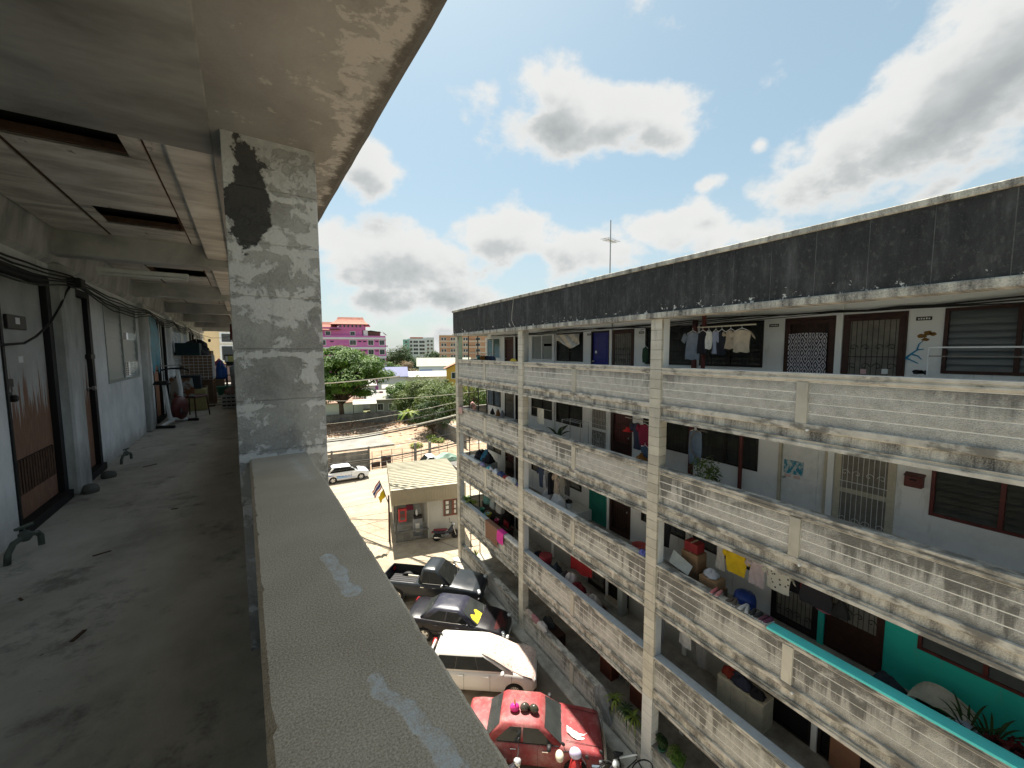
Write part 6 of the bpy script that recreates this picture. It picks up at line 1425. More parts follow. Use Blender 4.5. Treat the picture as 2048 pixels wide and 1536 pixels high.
def tree(name, label, base, height, spread, kind='olive', leaf=0.35, nclump=26, per=110, trunk_h=0.35, seed=1, tiers=False, group='trees beyond the lot', cz=None, squash=0.8, tr=None):
    r = random.Random(seed); t = thing(name, label, 'tree', base, 0, group)
    tr = tr or height*0.025+0.06; th = height*trunk_h
    tk = MB(); tk.smooth = True
    top = Vector((r.uniform(-0.3, 0.3), r.uniform(-0.3, 0.3), height*0.8))
    tk.tube([(0, 0, -0.2), (0.05, 0, th*0.5), (top.x*0.3, top.y*0.3, th), (top.x*0.7, top.y*0.7, (th+top.z)/2), tuple(top)], [tr*1.25, tr, tr*0.85, tr*0.5, tr*0.15], 8)
    clumps = []
    for q in range(nclump):
        if tiers:
            lv = q % 5; z = th+(height-th)*(0.12+0.2*lv)+r.uniform(-0.3, 0.3); rr = spread*(1.0-0.16*lv)*math.sqrt(r.uniform(0.05, 1.0)); a = r.uniform(0, 6.28)
            c = (rr*math.cos(a), rr*math.sin(a), z); rad = (spread*0.30*r.uniform(0.7, 1.2), spread*0.30*r.uniform(0.7, 1.2), spread*0.09*r.uniform(0.8, 1.3))
        else:
            a = r.uniform(0, 6.28); zz = r.uniform(-0.85, 1.0); s = math.sqrt(max(0, 1-zz*zz)); k = r.uniform(0.45, 0.97)
            ch = (height-th)*0.5; c = (spread*s*math.cos(a)*k, spread*s*math.sin(a)*k, th+ch+ch*zz*k*0.92); w = spread*r.uniform(0.22, 0.42); rad = (w, w, w*squash)
        clumps.append((c, rad))
        b0 = Vector((0, 0, th*0.95)).lerp(Vector((top.x*0.6, top.y*0.6, (th+top.z)/2)), r.random()); mid = b0.lerp(Vector(c), 0.5)+Vector((0, 0, 0.25))
        tk.tube([tuple(b0), tuple(mid), c], [tr*0.42, tr*0.26, tr*0.07], 5)
    tk.build('trunk', M_BARK, t)
    obj('crown', leaf_mesh('crown', clumps, per, leaf, LEAF[kind], r, 0.6 if tiers else 0.45), t)
    return t
def gnd(px, py, depth): b = bgp(px, py, depth); return (b.x, b.y, 0)
tree('shade_tree', 'large spreading bright green shade tree in front of the pink tower', gnd(684, 850, 68), 13.6, 7.6, 'bright', 0.46, 84, 360, 0.24, 11, False, tr=0.42, squash=0.34)
tree('fruit_tree', 'broad olive green tree at the corner of the lot nearest the palm plants', gnd(836, 835, 72), 7.5, 4.6, 'olive', 0.36, 50, 240, 0.10, 21)
tree('fruit_tree', 'bushy olive tree beside the facing block above the side wall', gnd(893, 850, 62), 7.4, 4.6, 'olive', 0.34, 50, 240, 0.08, 22)
tree('fruit_tree', 'round leafy tree in front of the small house with cream roof', gnd(803, 815, 80), 6.8, 3.2, 'bright', 0.36, 32, 200, 0.15, 23)
tree('fruit_tree', 'tree with dull leaves between the green shed and the facing block', gnd(878, 790, 88), 6.4, 3.6, 'olive', 0.38, 26, 130, 0.2, 24)
tree('fruit_tree', 'darker low tree tucked behind the side wall of the lot', gnd(866, 860, 58), 5.4, 2.8, 'dark', 0.28, 24, 130, 0.12, 25)
tree('fruit_tree', 'tree behind the end columns of the facing block', gnd(945, 845, 60), 8.6, 4.2, 'olive', 0.30, 30, 130, 0.15, 26)
tree('fruit_tree', 'second tree behind the end columns, further right', gnd(985, 840, 62), 8.0, 4.0, 'bright', 0.30, 26, 120, 0.15, 36)
tree('tall_tree', 'tall dark green tree right of the pink tower', gnd(800, 745, 150), 14.8, 6.6, 'dark', 0.62, 34, 150, 0.2, 27)
tree('tall_tree', 'rounded dark tree before the white and teal block', gnd(848, 740, 165), 13.5, 7.2, 'dark', 0.66, 34, 140, 0.2, 28)
tree('tall_tree', 'dark tree left of the salmon block', gnd(874, 740, 170), 12.4, 5.0, 'dark', 0.66, 24, 130, 0.2, 29)
tree('tall_tree', 'small green tree against the foot of the salmon block', gnd(898, 740, 165), 10.2, 3.4, 'olive', 0.55, 20, 110, 0.2, 30)
tree('tall_tree', 'yellow-green feathery tree below the tall dark tree', gnd(790, 775, 120), 9.4, 3.8, 'bright', 0.5, 24, 120, 0.2, 31)
tree('tall_tree', 'brownish dry-topped tree left of the green shed', gnd(814, 765, 125), 9.5, 3.4, 'dry', 0.45, 22, 110, 0.25, 32)
tree('tall_tree', 'grey-green tree above the blue-violet roof', gnd(800, 780, 110), 7.4, 3.0, 'olive', 0.45, 20, 110, 0.25, 33)
tree('tall_tree', 'dark tree behind the green shed roof', gnd(886, 745, 140), 9.5, 4.4, 'dark', 0.55, 22, 110, 0.2, 34)
r = random.Random(77)
wd = MB(); cl_ = []
for q in range(150):
    px = r.uniform(500, 1100); dp = r.uniform(330, 620); b = bgp(px, 715, dp); cl_.append(((b.x, b.y, r.uniform(2, 9)), (r.uniform(6, 12), r.uniform(6, 12), r.uniform(4, 7))))
wo = obj('far_woodland', leaf_mesh('far_woodland', cl_, 130, 2.0, LEAF['dark'], r, 0.4)); tag(wo, 'far dark woodland along the horizon behind the blocks', 'woodland', kind='stuff')
# banana-like plants at the lot wall
def arch_leaf(mb, base, ang, L, w, rise, droop, n=7):
    d = Vector((math.cos(ang), math.sin(ang), 0)); q = Vector((-d.y, d.x, 0)); ps = []
    for i in range(n+1):
        t = i/n; p = Vector(base)+d*(L*t*0.8)+Vector((0, 0, rise*t-droop*t*t)); ww = w*math.sin(math.pi*min(0.97, 0.08+t*0.9)); ps.append((p-q*ww+Vector((0, 0, -ww*0.3)), p, p+q*ww+Vector((0, 0, -ww*0.3))))
    vs = [tuple(x) for tr_ in ps for x in tr_]; fs = []
    for i in range(n): fs += [(i*3, i*3+1, i*3+4, i*3+3), (i*3+1, i*3+2, i*3+5, i*3+4)]
    mb.add(vs, fs)
def fan_plant(name, label, base, n, L, w, rise, droop, kind, stem=1.0, seed=1, group=None, cat='plant'):
    r = random.Random(seed); t = thing(name, label, cat, base, 0, group)
    sm = MB(); sm.tube([(0, 0, 0), (0.03, 0.02, stem*0.6), (0, 0, stem)], [0.09*L/1.6, 0.07*L/1.6, 0.03*L/1.6], 7); sm.build('stem', LEAF[kind], t)
    for q in range(n):
        mb = MB(); mb.smooth = True; s = r.uniform(0.75, 1.15)
        arch_leaf(mb, (0, 0, stem*r.uniform(0.8, 1.0)), 2*math.pi*(q+r.uniform(-0.3, 0.3))/n, L*s, w, rise*r.uniform(0.6, 1.3), droop*r.uniform(0.7, 1.3)); mb.build('leaf', LEAF[kind], t)
    return t
for q, (px, py, dp) in enumerate(((808, 842, 66), (818, 846, 65), (826, 840, 67), (835, 838, 67))):
    fan_plant('banana_plant', ['banana plant with drooping fronds nearest the big tree', 'tallest banana plant before the lot wall', 'banana plant in the middle of the clump', 'banana plant at the right end of the clump'][q], gnd(px, py, dp), 9, 2.4, 0.26, 1.6, 2.0, 'yellow' if q % 2 else 'bright', 2.0+0.5*(q % 2), 40+q, 'banana plants by the lot wall')
for q, (px, py, dp) in enumerate(((832, 872, 51), (862, 858, 56), (872, 864, 54))):
    b = gnd(px, py, dp); rr = random.Random(60+q)
    tg = thing('weed_tuft', ['grass tuft growing alone on the dirt mound', 'green weed clump beside the side wall', 'green weed clump nearest the facing block on the lot'][q], 'weed', (b[0], b[1], lot_z(b[0], b[1]) if q == 0 else 0.0), 0, 'weeds on the lot')
    obj('foliage', leaf_mesh('foliage', [((rr.uniform(-0.6, 0.6), rr.uniform(-0.6, 0.6), 0.3), (0.5, 0.5, 0.4)) for _ in range(5)], 60, 0.28, LEAF['yellow'], rr), tg)
# teal parasol in the neighbouring plot, seen through the end bay
um = thing('market_parasol', 'turquoise parasol in the next plot seen through the end bay', 'parasol', (21.5, 40.5, 0))
MB().rod((0, 0, 0), (0, 0, 2.5), 0.03).build('pole', M_STEEL, um)
MB().lathe([(2.0, 2.15), (1.2, 2.45), (0.4, 2.68), (0.02, 2.75)], (0, 0, 0), 10).build('canopy', plain('turquoise_canvas', (0.10, 0.50, 0.42), 0.8), um)
# --- overhead wires
M_WIRE = plain('overhead_wire', (0.045, 0.042, 0.038), 0.7, 0.3, 3); M_WIREL = plain('pale_wire', (0.42, 0.40, 0.34), 0.6, 0.2, 3)
def wire(label, a, b, sag, rad, mt, n=18):
    a, b = Vector(a), Vector(b)
    tag(MB().tube([a.lerp(b, i/n)+Vector((0, 0, -sag*4*(i/n)*(1-i/n))) for i in range(n+1)], rad, 5).build('overhead_wire', mt), label, 'wire', 'overhead wires')
A = lambda px, py, dp: bgp(px, py, dp)
wire('highest pale cable crossing before the big tree', A(560, 772, 33), A(800, 752, 33), 0.1, 0.045, M_WIREL)
wire('thin pale cable below the highest one before the big tree', A(560, 800, 34), A(1000, 777, 30), 0.4, 0.018, M_WIREL)
wire('topmost cable of the bundle rising to the facing block', A(560, 876, 34), A(925, 815, 24), 0.3, 0.03, M_WIRE)
wire('second cable of the bundle rising to the facing block', A(560, 886, 34), A(925, 827, 24), 0.4, 0.05, M_WIREL)
wire('third cable of the bundle rising to the facing block', A(560, 890, 34), A(925, 832, 24), 0.4, 0.045, M_WIRE)
wire('thin cable over the lot dirt', A(560, 905, 34), A(925, 862, 25), 0.5, 0.018, M_WIRE)
wire('heavy black cable sagging above the white patterned car', A(560, 935, 30), A(940, 880, 25), 0.35, 0.045, M_WIRE)
wire('second black cable sagging above the white patterned car', A(560, 941, 30), A(940, 883, 25), 0.5, 0.022, M_WIRE)
wire('thin cable running low before the road', A(560, 955, 30), A(940, 870, 26), 0.5, 0.015, M_WIRE)
wire('fine wire between the lot fence and the facing block', A(600, 852, 36), A(930, 800, 26), 0.3, 0.014, M_WIREL)
# ------------------------------------------------------------------ clutter of the facing corridors
def ray(px, py): return fw+r2*((px-1024)/FPX)-u2*((py-768)/FPX)
def on_x(px, py, X): d = ray(px, py); t = X/d.x; return Vector((X, d.y*t, ZC+d.z*t))
def on_z(px, py, Z): d = ray(px, py); t = (Z-ZC)/d.z; return Vector((d.x*t, d.y*t, Z))
CM = {}
def cm(col, rough=0.9):
    k = tuple(round(c, 3) for c in col)
    if k not in CM: CM[k] = plain('cloth_%02d_%02d_%02d' % tuple(int(c*99) for c in k), col, rough, 0.16, 7)
    return CM[k]
def shirt(label, p, w, h, col, sleeves=True, along='y', cat='shirt', group='washing hung in the corridors', mat=None, seed=0, name='hanging_shirt', flare=0.0):
    """p = middle of the hanger; hangs down h; width w"""
    r = random.Random(seed+int(w*1000)+int(p[1]*77)); t = thing(name, label, cat, tuple(p), 0 if along == 'y' else R(90), group); m_ = mat or cm(col)
    ph = r.uniform(0, 6)
    def sheet(off):
        def fn(u, v):
            y = (u-0.5)*w*(0.92+flare*v+0.06*math.sin(3*v+ph)); x = off*(1-abs(2*u-1)**3)*0.8+0.018*math.sin(9*u+4*v+ph)*(0.3+v)
            return (x, y, -0.04-abs(u-0.5)*0.10*(1-v)-(h-0.04)*v+0.012*math.sin(11*u+ph)*v)
        return fn
    b = MB(); b.smooth = True; b.grid(12, 12, sheet(-0.03)); b.grid(12, 12, sheet(0.03)); b.build('body', m_, t)
    if sleeves:
        for sd in (1, -1):
            s = MB(); s.smooth = True
            s.loft([[(0.03*math.cos(a)*k, sd*(w*0.44+dy)+0.055*h/0.7*math.sin(a)*k*0.9, dz+0.05*math.sin(a)*k) for a in [2*math.pi*q/8 for q in range(8)]] for k, dy, dz in ((1.3, 0.0, -0.11), (1.15, 0.06*h/0.7, -0.18*h/0.7), (1.0, 0.10*h/0.7, -0.27*h/0.7))]); s.build('sleeve', m_, t)
    hg = MB(); hg.tube([(0, -w*0.4, -0.075), (0, 0, 0.0), (0, w*0.4, -0.075)], 0.008, 5); hg.tube([(0, 0, 0.0), (0, 0.0, 0.04), (0, 0.02, 0.06), (0, 0.0, 0.075)], 0.004, 4); hg.build('hanger', M_WHITEP, t)
    return t
def draped(label, s, k, w, front, back, col, cat='towel', seed=0, mat=None, name='draped_towel', bay_x=None):
    """cloth laid over the parapet cap at position s of storey k"""
    T = RAIL[k]; r = random.Random(seed); x0, x1 = XP-0.068, XP+0.215
    path = [(x0-0.01, -front), (x0-0.012, -front*0.5), (x0-0.008, -0.03), (x0+0.015, 0.014), ((x0+x1)/2, 0.02), (x1-0.01, 0.014), (x1+0.012, -0.04), (x1+0.015, -back)]
    ph = r.uniform(0, 6)
    def fn(u, v):
        t = v*(len(path)-1); i = min(int(t), len(path)-2); q = t-i; a, b = path[i], path[i+1]
        x = a[0]+(b[0]-a[0])*q; z = a[1]+(b[1]-a[1])*q; e = max(0, 0.35-v)
        return (x-0.03*e*(1+math.sin(11*u+ph))-0.004, s+(u-0.5)*w*(1+0.05*math.sin(5*v+ph))+0.02*math.sin(7*v+ph), T+0.006+z+0.006*math.sin(13*u+ph)+(0.02*math.sin(6*u+ph) if v < 0.05 else 0))
    m_ = MB(); m_.smooth = True; m_.grid(16, 22, fn)
    return tag(m_.build(name, mat or cm(col)), label, cat, 'cloths over the rails')
def heap(label, p, sx, sy, sz, col, seed, cat='clothes', name='clothes_heap', group='heaps of clothes', mat=None):
    r = random.Random(seed); ph = [r.uniform(0, 6) for _ in range(6)]
    rings = []
    for i in range(9):
        a = math.pi*0.5*i/8; rr = math.cos(a)
        rings.append([(p[0]+sx*max(rr, 0.03)*math.cos(b)*(1+0.14*math.sin(3*b+ph[0]+i)+0.09*math.sin(7*b+ph[1])), p[1]+sy*max(rr, 0.03)*math.sin(b)*(1+0.14*math.sin(4*b+ph[2])+0.08*math.sin(9*b+ph[3]+i*0.5)), p[2]+sz*math.sin(a)*(1+0.22*math.sin(2*b+ph[4])+0.10*math.sin(6*b+i+ph[5]))) for b in [2*math.pi*q/22 for q in range(22)]])
    m_ = MB(); m_.smooth = True; m_.loft(rings)
    return tag(m_.build(name, mat or cm(col)), label, cat, group)
def bucket(label, p, r0, h, col, name='bucket', cat='bucket', group='buckets and basins', handle=True):
    t = thing(name, label, cat, tuple(p), 0, group); b = MB(); b.smooth = True
    b.lathe([(r0*0.75, 0), (r0, h), (r0*1.07, h), (r0*1.07, h-0.02), (r0*0.98, h-0.02), (r0*0.72, 0.02)], (0, 0, 0), 18); b.build('pail', plain('plastic_%02d%02d%02d' % tuple(int(c*99) for c in col), col, 0.35, 0.08, 6), t)
    if handle: MB().tube([(0, r0*1.05*math.cos(a), h+r0*0.9*math.sin(a)) for a in [math.pi*q/8 for q in range(9)]], 0.006, 5).build('handle', M_STEEL, t)
    return t
def carton(label, p, a, b, h, col, rot=0, name='carton', cat='box', group='boxes in the corridors'):
    t = thing(name, label, cat, tuple(p), rot, group)
    MB().cbox(-a/2, a/2, -b/2, b/2, 0, h, 0.006).build('body', plain('box_%02d%02d%02d' % tuple(int(c*99) for c in col), col, 0.7, 0.15, 6), t)
    MB().box(-a/2+0.01, a/2-0.01, -0.03, 0.03, h+0.0005, h+0.002).build('tape', M_CREAM, t); return t
def pot_plant(label, p, kind, n, L, w, rise, droop, seed, potc=(0.25, 0.11, 0.07), pr=0.13, ph=0.2, stem=0.12, name='potted_plant', group='potted plants'):
    t = fan_plant(name, label, tuple(p), n, L, w, rise, droop, kind, stem+ph*0.8, seed, group)
    b = MB(); b.smooth = True; b.lathe([(pr*0.7, 0), (pr, ph), (pr*1.1, ph), (pr*1.1, ph-0.03), (pr*0.9, ph-0.04)], (0, 0, 0), 14); b.build('pot', plain('pot_%02d%02d%02d' % tuple(int(c*99) for c in potc), potc, 0.7, 0.15, 6), t)
    return t
def leafy(label, p, rad, kind, seed, potc=(0.25, 0.11, 0.07), n=7, per=45, leaf=0.11, pr=0.14, ph=0.22, name='potted_plant', group='potted plants'):
    r = random.Random(seed); t = thing(name, label, 'plant', tuple(p), 0, group)
    b = MB(); b.smooth = True; b.lathe([(pr*0.7, 0), (pr, ph), (pr*1.1, ph), (pr*1.1, ph-0.03), (pr*0.9, ph-0.04)], (0, 0, 0), 14); b.build('pot', plain('pot_%02d%02d%02d' % tuple(int(c*99) for c in potc), potc, 0.7, 0.15, 6), t)
    cl = [((r.uniform(-1, 1)*rad[0]*0.6, r.uniform(-1, 1)*rad[1]*0.6, ph+rad[2]*r.uniform(0.5, 1.6)), tuple(0.5*q for q in rad)) for _ in range(n)]
    st = MB()
    for c, _ in cl: st.rod((0, 0, ph*0.8), c, 0.008, 4)
    st.build('stem', LEAF['olive'], t); obj('foliage', leaf_mesh('foliage', cl, per, leaf, LEAF[kind], r), t); return t
def shoe(label, p, rot, col, sole=(0.5, 0.5, 0.48)):
    t = thing('shoe', label, 'shoe', tuple(p), rot, 'shoes on the rail'); b = MB(); b.smooth = True
    b.loft([[(x, w*math.cos(a), 0.02+max(0, h*math.sin(a))) for a in [2*math.pi*q/10 for q in range(10)]] for x, w, h in ((-0.13, 0.028, 0.06), (-0.10, 0.036, 0.085), (-0.02, 0.038, 0.075), (0.06, 0.046, 0.05), (0.12, 0.035, 0.03), (0.14, 0.012, 0.015))]); b.build('upper', cm(col, 0.6), t)
    MB().cbox(-0.135, 0.14, -0.042, 0.042, 0, 0.022, 0.008).build('sole', cm(sole, 0.7), t); return t
def rod_rail(label, a, b, rad=0.013, mt=None, name='drying_rod'):
    return tag(MB().rod(a, b, rad).build(name, mt or M_STEEL), label, 'rod', 'drying rods')
XR = D+0.95
# ---- top storey
k = 4
p = on_x(1450, 652, XR); rod_rail('bamboo drying rod under the ceiling of the top corridor', (XR, on_x(1395, 655, XR).y, p.z), (XR, on_x(1512, 651, XR).y, p.z), 0.018, M_CREAM)
for px, w, h, col, lb, sl in ((1386, 0.42, 0.78, (0.22, 0.25, 0.30), 'grey-blue hanging shirt nearest the white column on the top floor', True), (1406, 0.30, 0.62, (0.015, 0.015, 0.02), 'black garment hanging behind the white blouse on the top floor', False), (1418, 0.20, 0.50, (0.62, 0.60, 0.55), 'small white blouse hanging on the top floor', False),
                              (1432, 0.22, 0.62, (0.26, 0.28, 0.36), 'blue striped shirt hanging on the top floor', False), (1444, 0.26, 0.66, (0.015, 0.016, 0.022), 'dark shirt hanging beside the beige tee on the top floor', False), (1462, 0.32, 0.50, (0.36, 0.29, 0.21), 'smaller beige tee hanging behind the larger one on the top floor', True), (1484, 0.46, 0.58, (0.42, 0.35, 0.26), 'large beige tee hanging on the top floor', True)):
    q = on_x(px, 655, XR-0.04*(px % 3)); shirt(lb, (q.x, q.y, p.z-0.075), w, h, col, sl, seed=px)
tag(MB().tube([(XR+0.25, on_x(1397, 640, XR).y, FLOOR[4]), (XR+0.25, on_x(1397, 640, XR).y, 13.29)], 0.055, 10).build('drain_pipe', M_MAROON), 'maroon drain pipe rising through the top corridor', 'pipe')
def m_ikat(n):
    p = n.obj(); x, y, z = n.sep(p)
    a = n.math('ABSOLUTE', n.math('SUBTRACT', n.math('FRACT', n.math('MULTIPLY', y, 7.0)), 0.5)); b = n.math('ABSOLUTE', n.math('SUBTRACT', n.math('FRACT', n.math('MULTIPLY', z, 3.6)), 0.5))
    d = n.math('ADD', n.math('ADD', a, b), n.math('MULTIPLY', n.math('SUBTRACT', n.noise(p, 14, 4), 0.5), 0.35)); f = n.math('FRACT', n.math('MULTIPLY', d, 3.0))
    return dict(color=n.mix(n.step(f, 0.45, 0.55), (0.045, 0.035, 0.055, 1), (0.50, 0.48, 0.50, 1)), rough=0.9)
c5 = CW[2]
tag(MB().grid(14, 10, lambda u, v: (XW-0.075+0.012*math.sin(17*u), c5+0.20+0.78*u, FLOOR[4]+1.78-0.95*v+0.02*math.sin(3*u))).build('door_curtain', material('ikat_cloth', m_ikat)), 'black and white patterned curtain on a brown door', 'curtain')
def plate(label, px, py, k):
    q = on_x(px, py, XW-0.01); t = thing('number_plate', label, 'sign', (XW-0.002, q.y, q.z), 0, 'room number plates')
    MB().box(-0.008, 0, -0.11, 0.11, -0.035, 0.035).build('plate', M_DARKFRAME, t)
    for i in range(5): MB().box(-0.010, -0.0082, -0.085+0.036*i, -0.062+0.036*i, -0.016, 0.018 if i % 2 else 0.012).build('digit', M_WHITEP, t)
plate('dark room number plate left of the patterned curtain', 1548, 651, 4); plate('dark room number plate above the wall painting', 1848, 637, 4); plate('dark room number plate above the plastic-covered window wall', 1178, 669, 4); plate('dark room number plate beside the end column of the middle bay', 1283, 665, 4)
for px, py, lb in ((1727, 743, 'pink paper note at the foot of the grille door'), (1770, 743, 'white paper note at the foot of the grille door'), (1193, 704, 'white papers taped on the blue door')):
    q = on_x(px, py, XW-0.04); tag(MB().box(XW-0.066, XW-0.0635, q.y-0.05, q.y+0.05, q.z-0.05, q.z+0.05).build('paper_note', cm((0.65, 0.42, 0.42)) if 'pink' in lb else M_WHITEP), lb, 'paper', 'paper notes')
# wall painting beside the last window
mu = thing('wall_painting', 'painted sea creatures and blue branches on the white wall of the top corridor', 'mural', (0, 0, 0))
def blob(px, py, rx, rz, mt, nm, n=14, wob=0.15):
    q = on_x(px, py, XW-0.003); ph = px*0.7
    MB().add([(XW-0.004, q.y+rx*math.cos(2*math.pi*i/n)*(1+wob*math.sin(3*i+ph)), q.z+rz*math.sin(2*math.pi*i/n)*(1+wob*math.sin(2*i+ph))) for i in range(n)], [tuple(range(n))]).build(nm, mt, mu)
M_MB_ = cm((0.23, 0.12, 0.03)); M_MBL = cm((0.03, 0.24, 0.42)); M_MBK = cm((0.02, 0.02, 0.02)); M_MGY = cm((0.45, 0.42, 0.36))
for px, py, rx, rz in ((1844, 672, 0.07, 0.04), (1856, 666, 0.06, 0.045), (1866, 668, 0.05, 0.035), (1851, 679, 0.055, 0.03)): blob(px, py, rx, rz, M_MB_, 'shell')
def branch(pts, w):
    for a, b in zip(pts[:-1], pts[1:]):
        p0, p1 = on_x(*a, XW-0.003), on_x(*b, XW-0.003); MB().tube([(XW-0.003, p0.y, p0.z), (XW-0.003, p1.y, p1.z)], [w, w*0.7], 4).build('branch', M_MBL, mu); w *= 0.75
branch([(1809, 718), (1822, 708), (1834, 700), (1838, 688), (1846, 682)], 0.028); branch([(1822, 708), (1836, 712), (1843, 719)], 0.018); branch([(1834, 700), (1848, 698)], 0.014); branch([(1812, 716), (1826, 722), (1836, 727)], 0.018)
blob(1836, 744, 0.09, 0.045, M_MBK, 'fish'); blob(1842, 744, 0.03, 0.04, M_WHITEP, 'fish_stripe'); blob(1850, 745, 0.02, 0.045, M_MBK, 'fish_tail')
# white drying frame by the last window
df = thing('laundry_stand', 'thin white pipe laundry stand in front of the last top window', 'stand', (0, 0, 0)); q = on_x(1858, 695, D+1.0); q2 = on_x(2048, 690, D+1.0)
MB().tube([(D+1.0, q.y, FLOOR[4]), (D+1.0, q.y, q.z), (D+1.0, q2.y-1.2, q.z)], 0.016, 6).build('pipe', M_WHITEP, df); MB().rod((D+1.0, q.y, q.z-0.15), (D+1.0, q2.y-1.2, q.z-0.15), 0.01).build('bar', M_STEEL, df)
# plastic sheet over the grille window, yellow ornament, green bag
q = on_x(1140, 672, XW-0.08); m_ = MB(); m_.smooth = False
m_.grid(14, 6, lambda u, v: (XW-0.09-0.03*abs(math.sin(7*u+3*v)), CW[1]+1.72+1.6*u, FLOOR[4]+2.1-0.50*v*(1-0.5*abs(u-0.35))-0.1*math.sin(5*u)*v)); tag(m_.build('plastic_sheet', plain('crumpled_plastic', (0.42, 0.42, 0.42), 0.15, 0.3, 8, metal=0.3)), 'crumpled silvery plastic sheet over a barred window', 'plastic sheet')
q = on_z(1124, 721, RAIL[4]); heap('small bright yellow bundle on the top rail', (XP+0.06, q.y, RAIL[4]+0.004), 0.09, 0.26, 0.10, (0.55, 0.38, 0.04), 3, 'bundle', 'bundle')
shirt('dark green coat hanging beside the end column of the middle bay', on_x(1291, 692, XW-0.2), 0.25, 0.55, (0.03, 0.07, 0.04), False, seed=4, cat='coat', name='hanging_coat')
# end bay of the top floor: rack of clothes, papers, ladder-like end grille
tr_ = on_x(975, 703, D+0.7)
rod_rail('short clothes rail in the far end bay of the top floor', (D+0.7, tr_.y-0.9, FLOOR[4]+1.28), (D+0.7, tr_.y+0.9, FLOOR[4]+1.28))
for i, (col, lb) in enumerate((((0.05, 0.22, 0.22), 'teal shirt on the rail in the far end bay'), ((0.30, 0.14, 0.03), 'orange-brown shirt on the rail in the far end bay'), ((0.02, 0.02, 0.03), 'black shirt on the rail in the far end bay'), ((0.025, 0.03, 0.055), 'navy shirt on the rail in the far end bay'), ((0.03, 0.05, 0.10), 'dark blue shirt at the near end of the far rail'))):
    shirt(lb, (D+0.7, tr_.y+0.72-0.34*i, FLOOR[4]+1.205), 0.34, 0.6, col, True, along='x' if i < 2 else 'y', seed=i)
carton('paper carton on the floor of the far end bay', (D+0.55, tr_.y+1.2, FLOOR[4]+0.65), 0.35, 0.5, 0.33, (0.45, 0.33, 0.25)); carton('base carton under the paper carton in the far end bay', (D+0.55, tr_.y+1.2, FLOOR[4]+0.003), 0.4, 0.6, 0.64, (0.35, 0.25, 0.17))
for k in range(5):
    eg = thing('end_grille', ['thin iron end grille of the ground floor corridor', 'thin iron end grille of the first floor corridor', 'thin iron end grille of the second floor corridor', 'thin iron end grille of the third floor corridor', 'rusty red iron end grille of the top floor corridor'][k], 'grille', (0, S_END-0.2, FLOOR[k]), 0, 'corridor end grilles')
    hgt = (FLOOR[k+1]-0.33 if k < 4 else 13.3)-FLOOR[k]-0.01
    for x in (D+0.75, D+1.35): MB().rod((x, 0, 0.01), (x, 0, hgt), 0.03, 6).build('upright', M_RUST if k == 4 else M_IRON, eg)
    for z in (0.5, 0.95, 1.35, 1.75, 2.1):
        if z < hgt: MB().rod((D+0.75, 0, z), (D+1.35, 0, z), 0.014, 5).build('rung', M_RUST if k == 4 else M_IRON, eg)
    if k: tag(MB().cbox(XP+0.22, XW, S_END-0.14, S_END-0.02, FLOOR[k], FLOOR[k]+0.92, 0.01).build('end_wall', M_BAND), ['', 'low end wall of the first floor corridor', 'low end wall of the second floor corridor', 'low end wall of the third floor corridor', 'low end wall of the top floor corridor'][k], 'wall', 'low end walls')
# ---- third floor (k = 3)
k = 3; F3 = FLOOR[3]
draped('dusty pink cloth over the outer rail corner', S0-0.35, 3, 0.55, 0.35, 0.2, (0.46, 0.30, 0.28), 'cloth', 2)
m_ = MB(); m_.smooth = True; q = on_x(948, 815, D+1.0)
m_.tube([(D+0.9, S_END-0.08, F3+1.0), (D+0.98, S_END-0.08, F3+1.05), (D+1.06, S_END-0.12, F3+0.95), (D+1.1, S_END-0.15, F3+0.45)], [0.05, 0.13, 0.14, 0.10], 12); tag(m_.build('rolled_blanket', cm((0.46, 0.28, 0.25))), 'rolled dusty pink blanket hung on the low end wall', 'blanket')
for i, (px, py, col, lb, s) in enumerate(((985, 838, (0.03, 0.03, 0.03), 'black shoe bag on the floor of the third floor end bay', 0.16), (996, 842, (0.30, 0.17, 0.08), 'brown bag on the floor of the third floor end bay', 0.14), (1005, 838, (0.34, 0.34, 0.36), 'grey bag hung beside the wire door', 0.12))):
    q = on_x(px, py, XW-0.35); heap(lb, (q.x, q.y, F3+0.55), 0.12, s, 0.3, col, 12+i, 'bag', 'bag', 'bags in the corridors')
tag(MB().cbox(D+1.35, XW-0.02, S0-3.4, S0-1.3, F3+0.003, F3+0.54, 0.01).build('shoe_shelf', M_WHITEP), 'low white shelf along the third floor end bay', 'shelf')
# rack and white towel
q = on_x(1081, 818, D+0.7); rod_rail('drying rod holding a white towel on the third floor', (D+0.7, q.y-0.9, q.z+0.02), (D+0.7, q.y+0.75, q.z+0.02))
m_ = MB(); m_.smooth = True; m_.grid(10, 10, lambda u, v: (D+0.7-0.02-0.01*math.sin(12*u), q.y-0.28+0.5*u, q.z+0.03-0.66*v)); tag(m_.build('hanging_towel', cm((0.62, 0.58, 0.48))), 'cream white towel hanging on the third floor drying rod', 'towel')
q = on_x(1115, 872, D+0.75); fan_plant('potted_palm', 'dark leafy potted palm standing in the third floor corridor', (D+0.75, q.y, F3), 11, 0.75, 0.10, 0.75, 0.5, 'dark', 0.75, 5, 'potted plants')
rk = thing('drying_rack', 'thin grey metal drying rack beside the potted palm', 'rack', (D+0.95, on_x(1150, 850, D+0.95).y, F3))
for y in (-0.55, 0.55): MB().tube([(-0.2, y, 0), (-0.2, y, 1.45), (0.2, y, 1.45), (0.2, y, 0)], 0.011, 5).build('side_frame', M_STEEL, rk)
